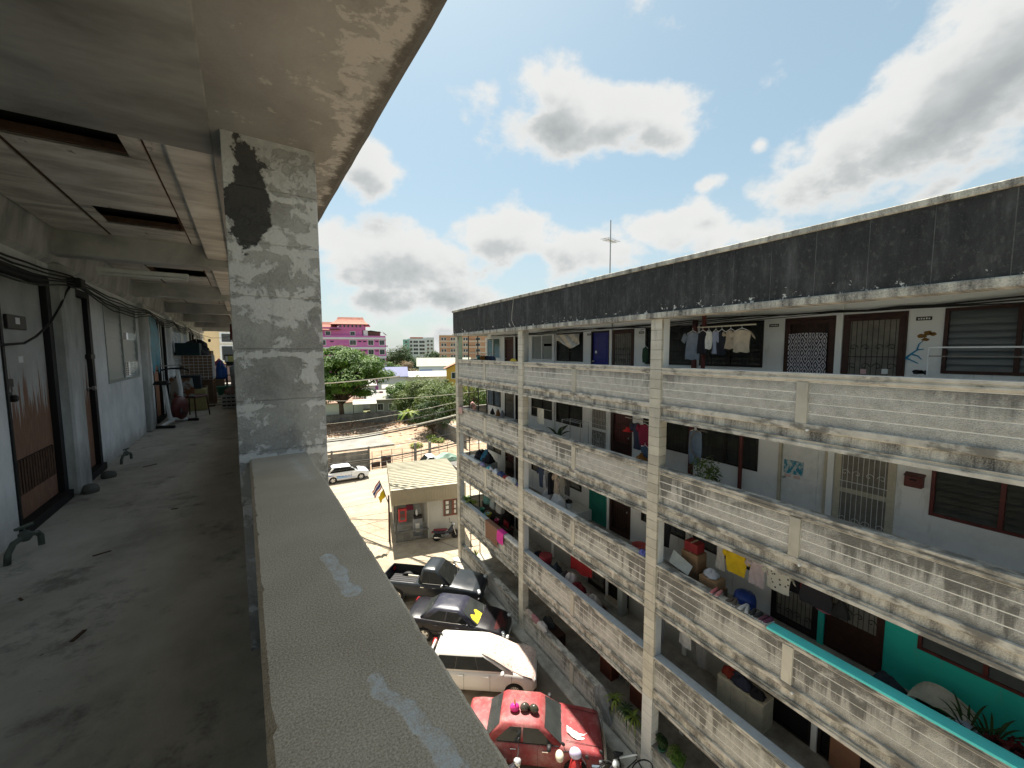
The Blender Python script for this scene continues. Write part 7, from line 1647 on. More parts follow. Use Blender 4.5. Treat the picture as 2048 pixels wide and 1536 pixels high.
for x in (-0.2, 0, 0.2): MB().rod((x, -0.55, 1.45), (x, 0.55, 1.45), 0.008, 5).build('bar', M_STEEL, rk)
q = on_x(1284, 850, D+1.0); rod_rail('drying rod with the maroon shirt on the third floor', (D+1.0, q.y-0.35, F3+1.95), (D+1.0, q.y+0.7, F3+1.95))
shirt('maroon shirt hanging next to the tall column on the third floor', (D+1.0, q.y-0.12, F3+1.875), 0.5, 0.72, (0.16, 0.012, 0.035), True, seed=6)
shirt('dark blue jacket with white stripe hanging behind the maroon shirt', (D+1.05, q.y+0.22, F3+1.87), 0.4, 0.9, (0.03, 0.035, 0.06), True, seed=7)
shirt('blue jeans hanging beneath the maroon shirt', (D+0.98, q.y-0.16, F3+1.20), 0.36, 0.8, (0.05, 0.08, 0.13), False, seed=8, cat='jeans', name='hanging_jeans')
q = on_x(1257, 862, D+1.05); m_ = MB(); m_.smooth = True; m_.lathe([(0.19, 0), (0.18, 0.02), (0.10, 0.03), (0.09, 0.11), (0.02, 0.13)], (q.x, q.y, q.z), 16); tag(m_.build('sun_hat', cm((0.5, 0.03, 0.03))), 'red brimmed hat hanging before a brown door', 'hat')
heap('orange-brown basket lid on the floor beside the column', (D+0.8, on_x(1282, 905, D+0.8).y, F3+0.6), 0.2, 0.25, 0.3, (0.26, 0.11, 0.03), 31, 'basket', 'basket', 'bags in the corridors')
# near bay: hoop, plant, jeans, poster, letter box
s2 = S0-14
tag(MB().tube([(D+1.1, s2-0.55+0.40*math.cos(a), F3+1.55+0.40*math.sin(a)) for a in [-1.4+0.18*q for q in range(19)]], 0.018, 6).build('hose_hoop', plain('dull_hose', (0.16, 0.15, 0.14), 0.6)), 'grey hose coiled in a hoop beside the near column', 'hose')
shirt('pale blue jeans hanging beside the near column', (D+1.15, s2-0.28, F3+1.95), 0.4, 1.0, (0.14, 0.19, 0.26), False, seed=14, cat='jeans', name='hanging_jeans')
leafy('straggly green creeper climbing by the near column', (D+0.65, s2-0.95, F3), (0.35, 0.4, 0.6), 'olive', 51, n=9, per=26, leaf=0.13)
tag(MB().tube([(XW-0.16, s2-1.2, F3), (XW-0.16, s2-1.2, FLOOR[4]-0.34)], 0.05, 10).build('drain_pipe', M_MAROON), 'maroon drain pipe beside the dark window of the third floor', 'pipe')
def m_poster(n):
    p = n.obj(); x, y, z = n.sep(p); f = n.noise(n.scale(p, (1, 6, 3)), 2.2, 5, 0.7)
    return dict(color=n.mix(n.step(f, 0.46, 0.54), (0.03, 0.24, 0.36, 1), (0.50, 0.58, 0.58, 1)), rough=0.6)
q = on_x(1587, 935, XW+0.02); ps = thing('poster', 'blue and white photo poster taped on the white door', 'poster', (XW+0.018, q.y, q.z))
MB().box(-0.002, 0.002, -0.21, 0.21, -0.17, 0.17).build('sheet', material('blue_poster', m_poster), ps)
for i in range(2): MB().box(-0.003, 0.002, 0.05-0.20*i, 0.19-0.20*i, -0.26, -0.19).build('leaflet', cm((0.6, 0.45, 0.42)), ps)
q = on_x(1828, 962, XW-0.08); lb_ = thing('letter_box', 'red metal letter box on the white wall of the third floor', 'letter box', (XW-0.001, q.y, q.z))
MB().cbox(-0.14, 0, -0.13, 0.13, -0.12, 0.10, 0.012).build('case', M_MAROON, lb_); MB().prism([(-0.16, 0.10), (0, 0.15), (0, 0.10)], -0.14, 0.14, 'y').build('lid', M_MAROON, lb_); MB().box(-0.146, -0.1405, -0.05, 0.05, 0.02, 0.05).build('slot', M_DARK, lb_)
# ---- second floor (k = 2)
k = 2; F2 = FLOOR[2]; T2 = RAIL[2]
for i, (px, py, col, s, h) in enumerate(((958, 915, (0.02, 0.02, 0.025), 0.42, 0.25), (975, 922, (0.015, 0.02, 0.03), 0.4, 0.32), (985, 918, (0.03, 0.13, 0.22), 0.34, 0.36), (968, 930, (0.22, 0.20, 0.35), 0.25, 0.14), (984, 938, (0.52, 0.50, 0.52), 0.3, 0.14), (993, 936, (0.05, 0.25, 0.32), 0.3, 0.15), (1000, 944, (0.42, 0.45, 0.5), 0.3, 0.16), (1008, 950, (0.03, 0.05, 0.13), 0.34, 0.17), (1018, 955, (0.25, 0.03, 0.03), 0.2, 0.10), (1012, 962, (0.5, 0.46, 0.42), 0.3, 0.13), (1026, 965, (0.36, 0.38, 0.38), 0.26, 0.17), (1036, 972, (0.08, 0.08, 0.16), 0.24, 0.12))):
    q = on_z(px, py, T2); on_rail = i > 2
    lbs = ['black clothes heap at the far end of the second floor', 'dark clothes heap behind the black one', 'blue jacket on top of the dark heap', 'lilac cloth on the rail next to the dark heap', 'white shirt bundle on the rail beside the lilac cloth', 'teal cloth on the clothes along the rail', 'pale blue bundle on the rail of washing', 'navy trousers folded on the rail of washing', 'red cloth poking out of the washing on the rail', 'cream cloth bundle toward the column on the rail', 'grey cap-like bundle on the rail near the column', 'dark patterned bundle last on the rail before the column']
    heap(lbs[i], (XP+0.07 if on_rail else D+0.75, q.y, T2+0.003 if on_rail else F2+0.9), 0.14 if on_rail else 0.34, s, h if on_rail else h+0.15, col, 80+i, 'clothes', 'clothes_heap', 'washing heaped along the second floor rail')
tag(MB().cbox(D+0.4, D+1.15, S0-2.6, S0-0.4, F2+0.003, F2+0.9, 0.02).build('cupboard', M_GREYP), 'grey cupboard under the heaped clothes on the second floor', 'cupboard')
rod_rail('drying rod of dark clothes in the second floor middle bay', (D+0.75, S0-BAY-2.4, F2+2.0), (D+0.75, S0-BAY-0.1, F2+2.0))
for i, (col, w, h) in enumerate((((0.035, 0.05, 0.09), 0.36, 0.9), ((0.35, 0.36, 0.38), 0.22, 0.8), ((0.02, 0.02, 0.03), 0.34, 1.0), ((0.30, 0.24, 0.19), 0.3, 0.85), ((0.16, 0.15, 0.13), 0.4, 0.8), ((0.03, 0.03, 0.03), 0.3, 0.7))):
    shirt(['navy shirt first on the second floor rod', 'pale grey shirt second on the rod', 'long black trousers third on the rod', 'tan shirt fourth on the rod', 'dull patterned shirt fifth on the rod', 'short black shirt last on the rod'][i], (D+0.75, S0-BAY-0.3-0.36*i, F2+1.925), w, h, col, i in (0, 3, 4), along='x' if i in (1, 2) else 'y', seed=90+i)
heap('white plastic sack under the dark washing', (D+0.85, S0-BAY-1.4, F2+0.45), 0.3, 0.4, 0.55, (0.55, 0.55, 0.56), 99, 'sack', 'plastic_sack', 'sacks'); heap('second white sack leaning on the first', (D+0.9, S0-BAY-0.6, F2+0.4), 0.3, 0.35, 0.5, (0.48, 0.46, 0.46), 100, 'sack', 'plastic_sack', 'sacks')
carton('dark carton under the white sacks', (D+0.9, S0-BAY-1.0, F2+0.003), 0.6, 1.5, 0.42, (0.12, 0.10, 0.09))
fn_ = thing('standing_fan', 'dark round electric fan in the second floor corridor', 'fan', (D+1.15, on_x(1116, 1012, D+1.15).y, F2))
MB().lathe([(0.16, 0), (0.16, 0.03), (0.03, 0.05)], (0, 0, 0), 14).build('base', M_BLKPL, fn_); MB().rod((0, 0, 0.04), (0, 0, 0.85), 0.02).build('pole', M_BLKPL, fn_)
for q_ in range(4): MB().tube([(-0.05+0.03*q_, 0.21*math.cos(a), 0.95+0.21*math.sin(a)) for a in [2*math.pi*i/18 for i in range(18)]], 0.006, 4, True).build('guard_ring', M_IRON, fn_)
for q_ in range(3):
    a = 2.1*q_; MB().add([(0.0, 0.02*math.cos(a), 0.95+0.02*math.sin(a)), (0.03, 0.18*math.cos(a), 0.95+0.18*math.sin(a)), (-0.02, 0.18*math.cos(a+0.7), 0.95+0.18*math.sin(a+0.7))], [(0, 1, 2)]).build('blade', M_DARKFRAME, fn_)
q = on_x(1137, 1025, D+1.2); t_ = thing('rice_cooker', 'white rice cooker with a black lid in the second floor corridor', 'cooker', (D+1.2, q.y, F2+0.45)); b = MB(); b.smooth = True; b.lathe([(0.12, 0), (0.15, 0.05), (0.15, 0.22), (0.14, 0.24)], (0, 0, 0), 16); b.build('body', M_WHITEP, t_); b = MB(); b.smooth = True; b.lathe([(0.155, 0.24), (0.14, 0.31), (0.05, 0.36), (0.02, 0.38)], (0, 0, 0), 16); b.build('lid', M_BLKPL, t_)
tag(MB().cbox(D+1.0, XW-0.03, on_x(1150, 1030, D+1.2).y-0.2, on_x(1105, 1000, D+1.2).y-0.1, F2+0.003, F2+0.45, 0.01).build('low_cabinet', M_WHITEP), 'low white cabinet under the rice cooker', 'cabinet')
shirt('black garments hanging by the tall column on the second floor', (D+1.25, S0-2*BAY+0.75, F2+1.95), 0.5, 1.1, (0.012, 0.012, 0.014), True, seed=44, cat='coat', name='hanging_coat')
q = on_z(1265, 1090, T2); bucket('coral red plastic basin on the second floor rail end', (D+0.55, S0-2*BAY+1.05, F2+0.78), 0.24, 0.14, (0.34, 0.07, 0.06), 'basin', 'basin', handle=False)
tag(MB().cbox(D+0.32, D+0.8, S0-2*BAY+0.5, S0-2*BAY+1.5, F2+0.003, F2+0.775, 0.02).build('crate_stack', M_OLDWALL), 'grey crate stack under the red basin', 'crate')
heap('dark bundle beside the red basin', (D+0.6, S0-2*BAY+0.65, F2+0.78), 0.16, 0.2, 0.25, (0.10, 0.10, 0.06), 120, 'bundle', 'bundle')
heap('blue and white cloth ball on the second floor rail beside the tall column', (XP+0.07, S0-2*BAY+0.56, T2+0.004), 0.10, 0.14, 0.12, (0.10, 0.11, 0.33), 121, 'cloth', 'cloth_ball')
# near bay of the second floor
for i, (y, z, a, h, col, lb) in enumerate(((0.50, 0.9, 0.5, 0.42, (0.26, 0.16, 0.09), 'brown carton on the stack beside the near column'), (0.50, 1.325, 0.4, 0.26, (0.22, 0.02, 0.022), 'red crate on top of the brown carton'), (0.50, 0.003, 0.6, 0.895, (0.20, 0.13, 0.08), 'lowest carton of the stack beside the near column'), (1.12, 0.003, 0.5, 0.62, (0.28, 0.22, 0.16), 'carton base under the open box'))):
    carton(lb, (D+0.95, s2-y, F2+z), a*0.8, a, h, col)
carton('open tan box spilling cloth on the second floor', (D+0.8, s2-1.15, F2+0.625), 0.4, 0.5, 0.32, (0.36, 0.22, 0.12)); heap('pale cloth spilling from the open tan box', (D+0.8, s2-1.12, F2+0.955), 0.16, 0.2, 0.16, (0.48, 0.50, 0.55), 130)
tag(MB().add([(D+0.36, s2-0.15, F2+1.0), (D+0.36, s2-0.75, F2+0.90), (D+0.55, s2-0.75, F2+1.10), (D+0.55, s2-0.15, F2+1.3)], [(0, 1, 2, 3)]).build('polystyrene_sheet', M_GREYP), 'white polystyrene sheet leaning beside the near column', 'sheet')
rod_rail('drying rod of bright shirts on the second floor', (D+0.8, s2-4.3, F2+2.02), (D+0.8, s2-1.3, F2+2.02))
def m_dots(n):
    v = n.voro(n.obj(), 11); return dict(color=n.mix(n.step(v, 0.28, 0.22), (0.40, 0.40, 0.36, 1), (0.06, 0.06, 0.06, 1)), rough=0.9)
for i, (dy, w, h, col, lb, mt) in enumerate(((1.75, 0.52, 0.62, (0.46, 0.32, 0.01), 'bright yellow tee hanging on the second floor', None), (2.25, 0.34, 0.66, (0.34, 0.29, 0.31), 'greyish pink shirt beside the yellow tee', None), (2.72, 0.55, 0.55, (0.4, 0.4, 0.4), 'white shirt with black dots on the second floor rod', material('dotted_cloth', m_dots)), (3.45, 0.6, 0.5, (0.012, 0.013, 0.016), 'black cloth hanging after the dotted shirt', None), (1.35, 0.25, 0.7, (0.30, 0.29, 0.28), 'pale scarf hanging before the yellow tee', None))):
    shirt(lb, (D+0.8, s2-dy, F2+1.945), w, h, col, i < 3, seed=140+i, mat=mt)
b_ = thing('water_barrel', 'blue plastic barrel below the yellow tee', 'barrel', (D+0.9, s2-1.95, F2)); b = MB(); b.smooth = True; b.lathe([(0.22, 0), (0.25, 0.1), (0.25, 0.75), (0.22, 0.88), (0.10, 0.9)], (0, 0, 0), 18); b.build('drum', plain('barrel_blue', (0.02, 0.05, 0.22), 0.35), b_); MB().tube([(0.255*math.cos(a), 0.255*math.sin(a), 0.45) for a in [2*math.pi*i/18 for i in range(18)]], 0.012, 5, True).build('rib', plain('barrel_blue', (0.02, 0.05, 0.22), 0.35), b_)
for i, (dy, dz, col, lb) in enumerate(((2.62, 1.20, (0.02, 0.02, 0.02), 'round black bag on the second floor wall'), (2.85, 1.18, (0.32, 0.02, 0.03), 'red bag on the second floor wall'), (3.02, 1.12, (0.03, 0.24, 0.07), 'green bag on the second floor wall'), (3.22, 1.05, (0.45, 0.16, 0.20), 'pink slipper bag on the second floor wall'), (2.38, 1.12, (0.42, 0.42, 0.42), 'white bag hung first on the second floor wall'), (3.55, 1.10, (0.05, 0.05, 0.05), 'dark cap hung after the pink bag'))):
    heap(lb, (XW-0.12, s2-dy, F2+dz-0.18), 0.09, 0.16 if i else 0.26, 0.36 if i else 0.45, col, 160+i, 'bag', 'hanging_bag', 'bags hung on the second floor wall')
q0 = on_z(1440, 1188, T2)
for i, (px, py, col, lb) in enumerate(((1432, 1180, (0.45, 0.14, 0.15), 'pink striped slipper on the second floor rail'), (1442, 1185, (0.48, 0.20, 0.20), 'second pink slipper beside the first'), (1466, 1198, (0.08, 0.06, 0.05), 'dark toy-like shoe on the rail'), (1474, 1202, (0.10, 0.08, 0.07), 'dark shoe following the toy-like one'), (1490, 1212, (0.42, 0.42, 0.42), 'white rimmed shoe on the rail'), (1498, 1216, (0.40, 0.40, 0.40), 'second white rimmed shoe on the rail'), (1510, 1222, (0.03, 0.03, 0.03), 'black shoe on the rail'), (1520, 1228, (0.03, 0.025, 0.03), 'second black shoe on the rail'), (1532, 1234, (0.09, 0.03, 0.05), 'plum shoe on the rail before the turquoise paint'), (1540, 1239, (0.10, 0.03, 0.06), 'last plum shoe before the turquoise paint'))):
    q = on_z(px, py, T2+0.04); shoe(lb, (XP+0.12, q.y, T2+0.004), R(180+rnd.uniform(-25, 25)), col)
# turquoise end: laundry basket, ferns, red plant
q = on_x(1878, 1390, D+0.9); lb2 = thing('laundry_basket', 'wire laundry basket with a white cloth before the turquoise wall', 'basket', (D+1.2, q.y, F2))
MB().cbox(-0.25, 0.25, -0.32, 0.32, 0, 0.5, 0.03).build('frame', M_DARKFRAME, lb2); MB().grid(10, 10, lambda u, v: (-0.32+0.6*u, -0.4+0.8*v, 0.62+0.10*math.sin(4*u)*math.cos(5*v)-0.25*max(0, abs(v-0.5)-0.38)*3)).build('cloth', cm((0.52, 0.50, 0.42)), lb2)
heap('blue and white washing under the basket cloth', (D+0.85, q.y-0.3, F2+0.35), 0.2, 0.3, 0.25, (0.40, 0.44, 0.52), 171); heap('dark cushion behind the basket', (D+1.3, q.y+0.75, F2+0.02), 0.25, 0.35, 0.4, (0.04, 0.05, 0.06), 172, 'cushion', 'cushion')
for i, (px, py, L) in enumerate(((1935, 1440, 0.7), (1985, 1455, 0.75))): q = on_x(px, py, D+0.8); fan_plant('potted_fern', ['dark green potted fern left before the turquoise wall', 'dark green potted fern right before the turquoise wall'][i], (D+0.85, q.y, F2+0.15), 30, L*0.85, 0.018, 0.8, 0.6, 'dark', 0.3, 180+i, 'potted plants')
q = on_x(2030, 1510, D+0.7); leafy('dark red leafy plant at the right edge before the turquoise wall', (D+0.7, q.y-0.1, F2+0.1), (0.3, 0.45, 0.3), 'red', 190, n=10, per=60, leaf=0.13)
bucket('terracotta planter under the red leafy plant', (D+0.75, q.y+0.75, F2+0.003), 0.22, 0.3, (0.30, 0.14, 0.09), 'planter', 'planter', handle=False)
# ---- first floor (k = 1)
F1 = FLOOR[1]; T1 = RAIL[1]
for i, (y, kind, lb) in enumerate(((S0-0.2, 'bright', 'green long-leaved plant at the outer corner of the first floor'), (S0-0.75, 'yellow', 'yellow-green plant beside the corner plant on the first floor'))):
    pot_plant(lb, (D+0.42, y, F1+0.75), kind, 13, 0.55, 0.07, 0.40, 0.55, 200+i, (0.06, 0.06, 0.06))
tag(MB().cbox(D+0.26, D+0.62, S0-1.05, S0-0.02, F1+0.003, F1+0.745, 0.02).build('plant_stand', M_OLDWALL), 'plant stand in the first floor end bay', 'stand')
for i, (px, py, col, lb, rr) in enumerate(((955, 1033, (0.06, 0.35, 0.46), 'pale blue bucket on the first floor rail end', 0.13), (950, 1022, (0.03, 0.22, 0.14), 'green bucket behind the pale blue one', 0.14), (972, 1030, (0.42, 0.38, 0.05), 'yellow basin next to the green bucket', 0.16), (978, 1045, (0.35, 0.03, 0.10), 'pinkish red bucket on the first floor', 0.13))):
    q = on_z(px, py, T1); bucket(lb, (D+0.48 if i else D+0.40, q.y, F1+0.80), rr, 0.22, col)
tag(MB().cbox(D+0.27, D+0.70, S0-2.5, S0-1.08, F1+0.003, F1+0.795, 0.02).build('wash_stand', M_OLDWALL), 'wash stand carrying buckets in the first floor end bay', 'stand')
for i, (dy, col, lb) in enumerate(((2.2, (0.30, 0.34, 0.34), 'grey cloth bundle hung in the first floor end bay'), (1.4, (0.10, 0.22, 0.20), 'teal umbrella cloth in the first floor end bay'), (2.9, (0.35, 0.34, 0.32), 'pale sack in the first floor end bay'))):
    heap(lb, (D+1.1, S0-dy, F1+1.0), 0.2, 0.35, 0.5, col, 210+i, 'bundle', 'bundle')
tag(MB().cbox(D+0.95, D+1.5, S0-3.4, S0-1.0, F1+0.003, F1+0.995, 0.02).build('cupboard', M_DARKFRAME), 'dark cupboard behind the buckets on the first floor', 'cupboard')
for i in range(3): tag(MB().lathe([(0.05, 0), (0.055, 0.2), (0.02, 0.27), (0.02, 0.32)], (D+1.0, S0-3.6-0.16*i, F1+0.55), 10).build('drink_bottle', cm((0.36, 0.02, 0.03), 0.3)), ['first red bottle on the first floor shelf', 'second red bottle on the first floor shelf', 'third red bottle on the first floor shelf'][i], 'bottle', 'red bottles')
tag(MB().cbox(D+0.85, D+1.2, S0-4.2, S0-3.45, F1+0.003, F1+0.545, 0.02).build('stool', M_BROWN), 'brown stool carrying red bottles on the first floor', 'stool')
for i in range(2): q = on_x(1012+14*i, 1055+12*i, XW-0.02); tag(MB().box(XW-0.012, XW-0.004, S0-4.9-0.75*i, S0-4.45-0.75*i, F1+1.15, F1+1.75).build('wall_calendar', M_WHITEP), ['left white calendar on the first floor wall', 'right white calendar on the first floor wall'][i], 'calendar', 'wall calendars')
def s_of(px, py, T): return on_z(px, py, T).y
sb = s_of(978, 1040, T1)
draped('large brown towel hung over the first floor rail', on_x(983, 1050, XP-0.06).y, 1, 1.35, 0.85, 0.5, (0.22, 0.115, 0.075), 'towel', 220)
draped('bright pink cloth hung over the first floor rail', on_x(1001, 1075, XP-0.06).y, 1, 0.62, 0.55, 0.4, (0.62, 0.045, 0.30), 'cloth', 221)
for i, dx in enumerate((0, 1, 2)): draped(['crumpled white cloth next to the pink one on the rail', 'white cloth in the middle of the first floor rail', 'white cloth nearest the column on the first floor rail'][i], on_x(1016+9*i, 1088+9*i, XP-0.02).y, 1, 0.45, 0.05, 0.1, (0.62, 0.60, 0.56), 'cloth', 222+i)
# middle bay of the first floor
yb1 = S0-BAY
t_ = thing('plastic_basket', 'red and blue patterned plastic basket on the first floor', 'basket', (D+0.55, yb1-0.95, F1+0.55)); b = MB(); b.lathe([(0.2, 0), (0.24, 0.2), (0.25, 0.2)], (0, 0, 0), 14); b.build('lower', plain('basket_blue', (0.05, 0.12, 0.26), 0.4), t_); b = MB(); b.lathe([(0.25, 0.2), (0.28, 0.5), (0.26, 0.5)], (0, 0, 0), 14); b.build('upper', plain('basket_red', (0.22, 0.03, 0.04), 0.4), t_)
carton('dark carton under the patterned basket', (D+0.6, yb1-0.95, F1+0.003), 0.5, 0.7, 0.54, (0.09, 0.08, 0.08))
for i, (dy, sz, col, lb) in enumerate(((0.35, 0.4, (0.02, 0.02, 0.022), 'black bag behind the column on the first floor'), (1.6, 0.45, (0.04, 0.045, 0.06), 'dark bag beside the patterned basket'), (2.1, 0.35, (0.10, 0.10, 0.10), 'grey black sack on the first floor'), (2.55, 0.5, (0.45, 0.42, 0.42), 'white patterned carrier bag on the first floor'), (2.95, 0.35, (0.17, 0.02, 0.025), 'red bag beside the carrier bag'), (3.6, 0.3, (0.32, 0.25, 0.20), 'tan cushion on the first floor'), (3.85, 0.35, (0.40, 0.36, 0.33), 'pale striped cushion on the first floor'))):
    heap(lb, (D+0.62, yb1-dy, F1+0.45), 0.28, 0.28, sz, col, 230+i, 'bag', 'bag', 'bags in the corridors')
tag(MB().cbox(D+0.35, D+0.95, yb1-4.2, yb1-1.35, F1+0.003, F1+0.445, 0.02).build('long_bench', M_BROWN), 'long bench under the bags on the first floor', 'bench')
m_ = MB(); m_.smooth = True; m_.grid(14, 10, lambda u, v: (D+0.95+0.04*math.sin(9*u), yb1-2.1-1.25*u, F1+1.85-(0.95-0.2*u)*v+0.03*math.sin(7*u))); tag(m_.build('hanging_cloth', cm((0.20, 0.010, 0.012))), 'bright red cloth hanging across the first floor', 'cloth')
rod_rail('cord carrying the red cloth on the first floor', (D+0.95, yb1-0.3, F1+1.9), (D+0.95, yb1-3.6, F1+1.88), 0.006, M_WIRON, 'washing_line')
tag(MB().cbox(D+1.5, D+1.78, yb1-4.35, yb1-4.1, F1, FLOOR[2]-0.34, 0.02).build('service_shaft', M_GREYP), 'pale service shaft rising through the first floor corridor', 'shaft')
heap('blue plastic bag by the last door of the first floor middle bay', (D+1.5, S0-2*BAY+1.3, F1+0.003), 0.16, 0.2, 0.45, (0.03, 0.10, 0.28), 240, 'bag', 'bag', 'bags in the corridors')
shirt('grey coat hanging behind the tall column on the first floor', (D+1.0, S0-2*BAY+0.62, F1+1.95), 0.4, 1.3, (0.13, 0.14, 0.15), True, seed=46, cat='coat', name='hanging_coat')
tag(MB().cbox(XW-0.25, XW-0.002, CW[1]-1.1, CW[1]-0.1, F1+0.003, F1+0.13, 0.01).build('door_step', M_CREAM), 'pale door step on the first floor', 'step')
# near bay of the first floor
shirt('white shirt hanging beside the near column on the first floor', (D+0.9, s2-0.35, F1+1.95), 0.45, 0.8, (0.42, 0.42, 0.42), True, seed=47); shirt('long grey garment hanging next to the white shirt on the first floor', (D+0.95, s2-0.8, F1+1.95), 0.4, 1.1, (0.12, 0.12, 0.12), False, seed=48)
cb_ = thing('white_cabinet', 'white drawer cabinet with clothes on top on the first floor', 'cabinet', (D+1.45, s2-1.75, F1)); MB().cbox(-0.25, 0.25, -0.6, 0.6, 0.003, 0.8, 0.015).build('carcass', M_CREAM, cb_)
for i in range(3): MB().cbox(-0.268, -0.251, -0.58+0.39*i, -0.20+0.39*i, 0.08, 0.76, 0.008).build('cabinet_door', M_CREAM, cb_)
heap('navy clothes on the white cabinet', (D+1.4, s2-1.7, F1+0.81), 0.2, 0.3, 0.22, (0.03, 0.035, 0.06), 250); heap('red folded cloth on the white cabinet', (D+1.45, s2-1.35, F1+0.81), 0.18, 0.22, 0.2, (0.22, 0.03, 0.02), 251); heap('black bag on the near end of the white cabinet', (D+1.4, s2-2.1, F1+0.81), 0.16, 0.2, 0.16, (0.015, 0.015, 0.015), 252, 'bag', 'bag', 'bags in the corridors')
tag(MB().cbox(XW-0.12, XW-0.06, s2-4.05, s2-3.5, F1+0.003, F1+0.75, 0.02).build('chair_back_panel', plain('orange_ply', (0.34, 0.17, 0.10), 0.7)), 'orange plywood panel leaning on the first floor wall', 'panel')
heap('dark shoes heap by the first floor door', (XW-0.3, s2-4.5, F1+0.003), 0.15, 0.3, 0.16, (0.02, 0.025, 0.03), 253, 'shoes', 'shoe_heap')
# ---- ground floor (k = 0)
T0 = RAIL[0]
for i, (px, py, col, sz, lb) in enumerate(((1066, 1226, (0.36, 0.30, 0.26), 0.14, 'striped cushion first on the ground floor wall'), (1080, 1237, (0.28, 0.13, 0.14), 0.16, 'reddish bundle on the ground floor wall'), (1092, 1250, (0.45, 0.42, 0.40), 0.18, 'white bundle on the ground floor wall'), (1100, 1240, (0.03, 0.03, 0.03), 0.3, 'black bag behind the ground floor wall'))):
    q = on_z(px, py, T0); heap(lb, ((XP+0.08) if i < 3 else D+0.62, q.y, T0+0.004 if i < 3 else T0-0.2), 0.15, 0.36, sz, col, 260+i, 'bundle', 'bundle')
tag(MB().cbox(D+0.35, D+0.9, S0-BAY-1.9, S0-BAY-0.9, 0.023, T0-0.2, 0.02).build('work_table', M_BROWN), 'rough table under the black bag on the ground floor', 'table')
M_GRILLEB = plain('pale_grille', (0.20, 0.24, 0.25), 0.5)
for i, y in enumerate((S0-BAY-3.0, S0-BAY-4.4)):
    g = thing('security_gate', ['pale steel security gate on the ground floor, farther of two', 'pale steel security gate on the ground floor, nearer of two'][i], 'gate', (XW-0.2, y, 0.02), 0, 'security gates')
    for a in range(4): MB().box(-0.01, 0.01, -0.5, 0.5, 0.3+0.5*a, 0.33+0.5*a).build('rail', M_GRILLEB, g)
    for a in range(6): MB().box(-0.012, 0.012, -0.5+0.19*a, -0.47+0.19*a, 0.05, 2.0).build('bar', M_GRILLEB, g)
carton('orange-red crate between the security gates', (XW-0.35, S0-BAY-3.7, 0.023), 0.4, 0.6, 0.9, (0.13, 0.04, 0.025)); carton('orange-red crate after the nearer security gate', (XW-0.35, S0-BAY-5.2, 0.023), 0.4, 0.6, 0.9, (0.13, 0.045, 0.03))
# grey tarpaulin bundle, spider plants and pots near the tall column
m_ = MB(); m_.smooth = False
q = on_z(1214, 1385, T0); 
m_.grid(18, 16, lambda u, v: (XP-0.09-0.10*math.sin(math.pi*u)*math.sin(math.pi*min(1, v*1.3))-0.025*math.sin(16*u+7*v), q.y-0.40+0.80*u+0.05*math.sin(6*v), T0+0.30*math.sin(math.pi*u)*(1-v)-0.78*v*(0.75+0.25*math.sin(3*u+1))-0.02*math.sin(23*u)))
tag(m_.build('tarpaulin_bundle', plain('grey_plastic_tarp', (0.17, 0.18, 0.185), 0.35, 0.3, 6)), 'grey plastic tarpaulin bundle hung over the ground floor wall', 'tarpaulin')
for i, (px, py, kind, lb) in enumerate(((1232, 1400, 'yellow', 'spider plant in a dark pot beside the tarpaulin bundle'), (1268, 1440, 'yellow', 'larger spider plant next to the tall white column'), (1250, 1425, 'dark', 'dark leafy plant between the two spider plants'))):
    q = on_z(px, py, T0+0.1); pot_plant(lb, (XP+0.05, q.y, T0+0.004), kind, 22, 0.46, 0.022, 0.42, 0.55, 270+i, (0.03, 0.03, 0.03), 0.10, 0.14, 0.05, 'spider_plant')
for i, (px, py, kind, lb) in enumerate(((1320, 1497, 'dark', 'hanging fern in a green pot by the tall column'), (1352, 1528, 'bright', 'small round potted shrub at the foot of the near bay'), (1376, 1500, 'olive', 'leafy plant in the shade of the near ground bay'))):
    q = on_z(px, py, T0+0.1); leafy(lb, (XP+0.10, q.y, T0-0.05 if i == 0 else T0+0.004), (0.2, 0.22, 0.16), kind, 280+i, (0.03, 0.12, 0.07), 7, 60, 0.08, 0.10, 0.14)
fan_plant('weed_tuft', 'bright weed growing at the foot of the end bay', (D+0.9, S_END-0.6, 0.0), 12, 0.3, 0.03, 0.5, 0.2, 'yellow', 0.1, 291)
# ---- cables along the top corridor ceiling, roof aerial, loose cable over the roof parapet
def cable(label, pts, rad, mt=None, group='cables', name='cable'):
    return tag(MB().tube(pts, rad, 5).build(name, mt or M_BLACKWIRE), label, 'cable', group)
r = random.Random(9)
for i in range(4):
    pts = []
    y = S_END-1
    while y > -6:
        pts.append((XW-0.10-0.02*i+r.uniform(-0.02, 0.02), y, 13.20-0.03*i-0.09*abs(math.sin((y+i)*0.45))*(0.6+0.4*r.random()))); y -= 0.5
    cable(['thick black cable highest along the top corridor ceiling', 'second black cable along the top corridor ceiling', 'third black cable along the top corridor ceiling', 'lowest black cable along the top corridor ceiling'][i], pts, 0.018-0.003*i)
cable('thin cable arching from the grille door to the column on the top floor', [(XW-0.06, 9.6, 12.98), (XW-0.1, 9.35, 13.05), (XW-0.12, 9.2, 12.86), (XW-0.1, 8.3, 12.9)], 0.008)
q0 = on_x(1028, 590, D-0.12); cable('pale cable hanging down over the blackened roof parapet', [(D-0.128, q0.y+0.03, 14.6), (D-0.13, q0.y+0.06, 14.3), (D-0.13, q0.y+0.16, 13.9), (D-0.13, q0.y+0.19, 13.6), (D-0.13, q0.y+0.03, 13.4), (D-0.14, q0.y-0.25, 13.2)], 0.010, M_WIREL)
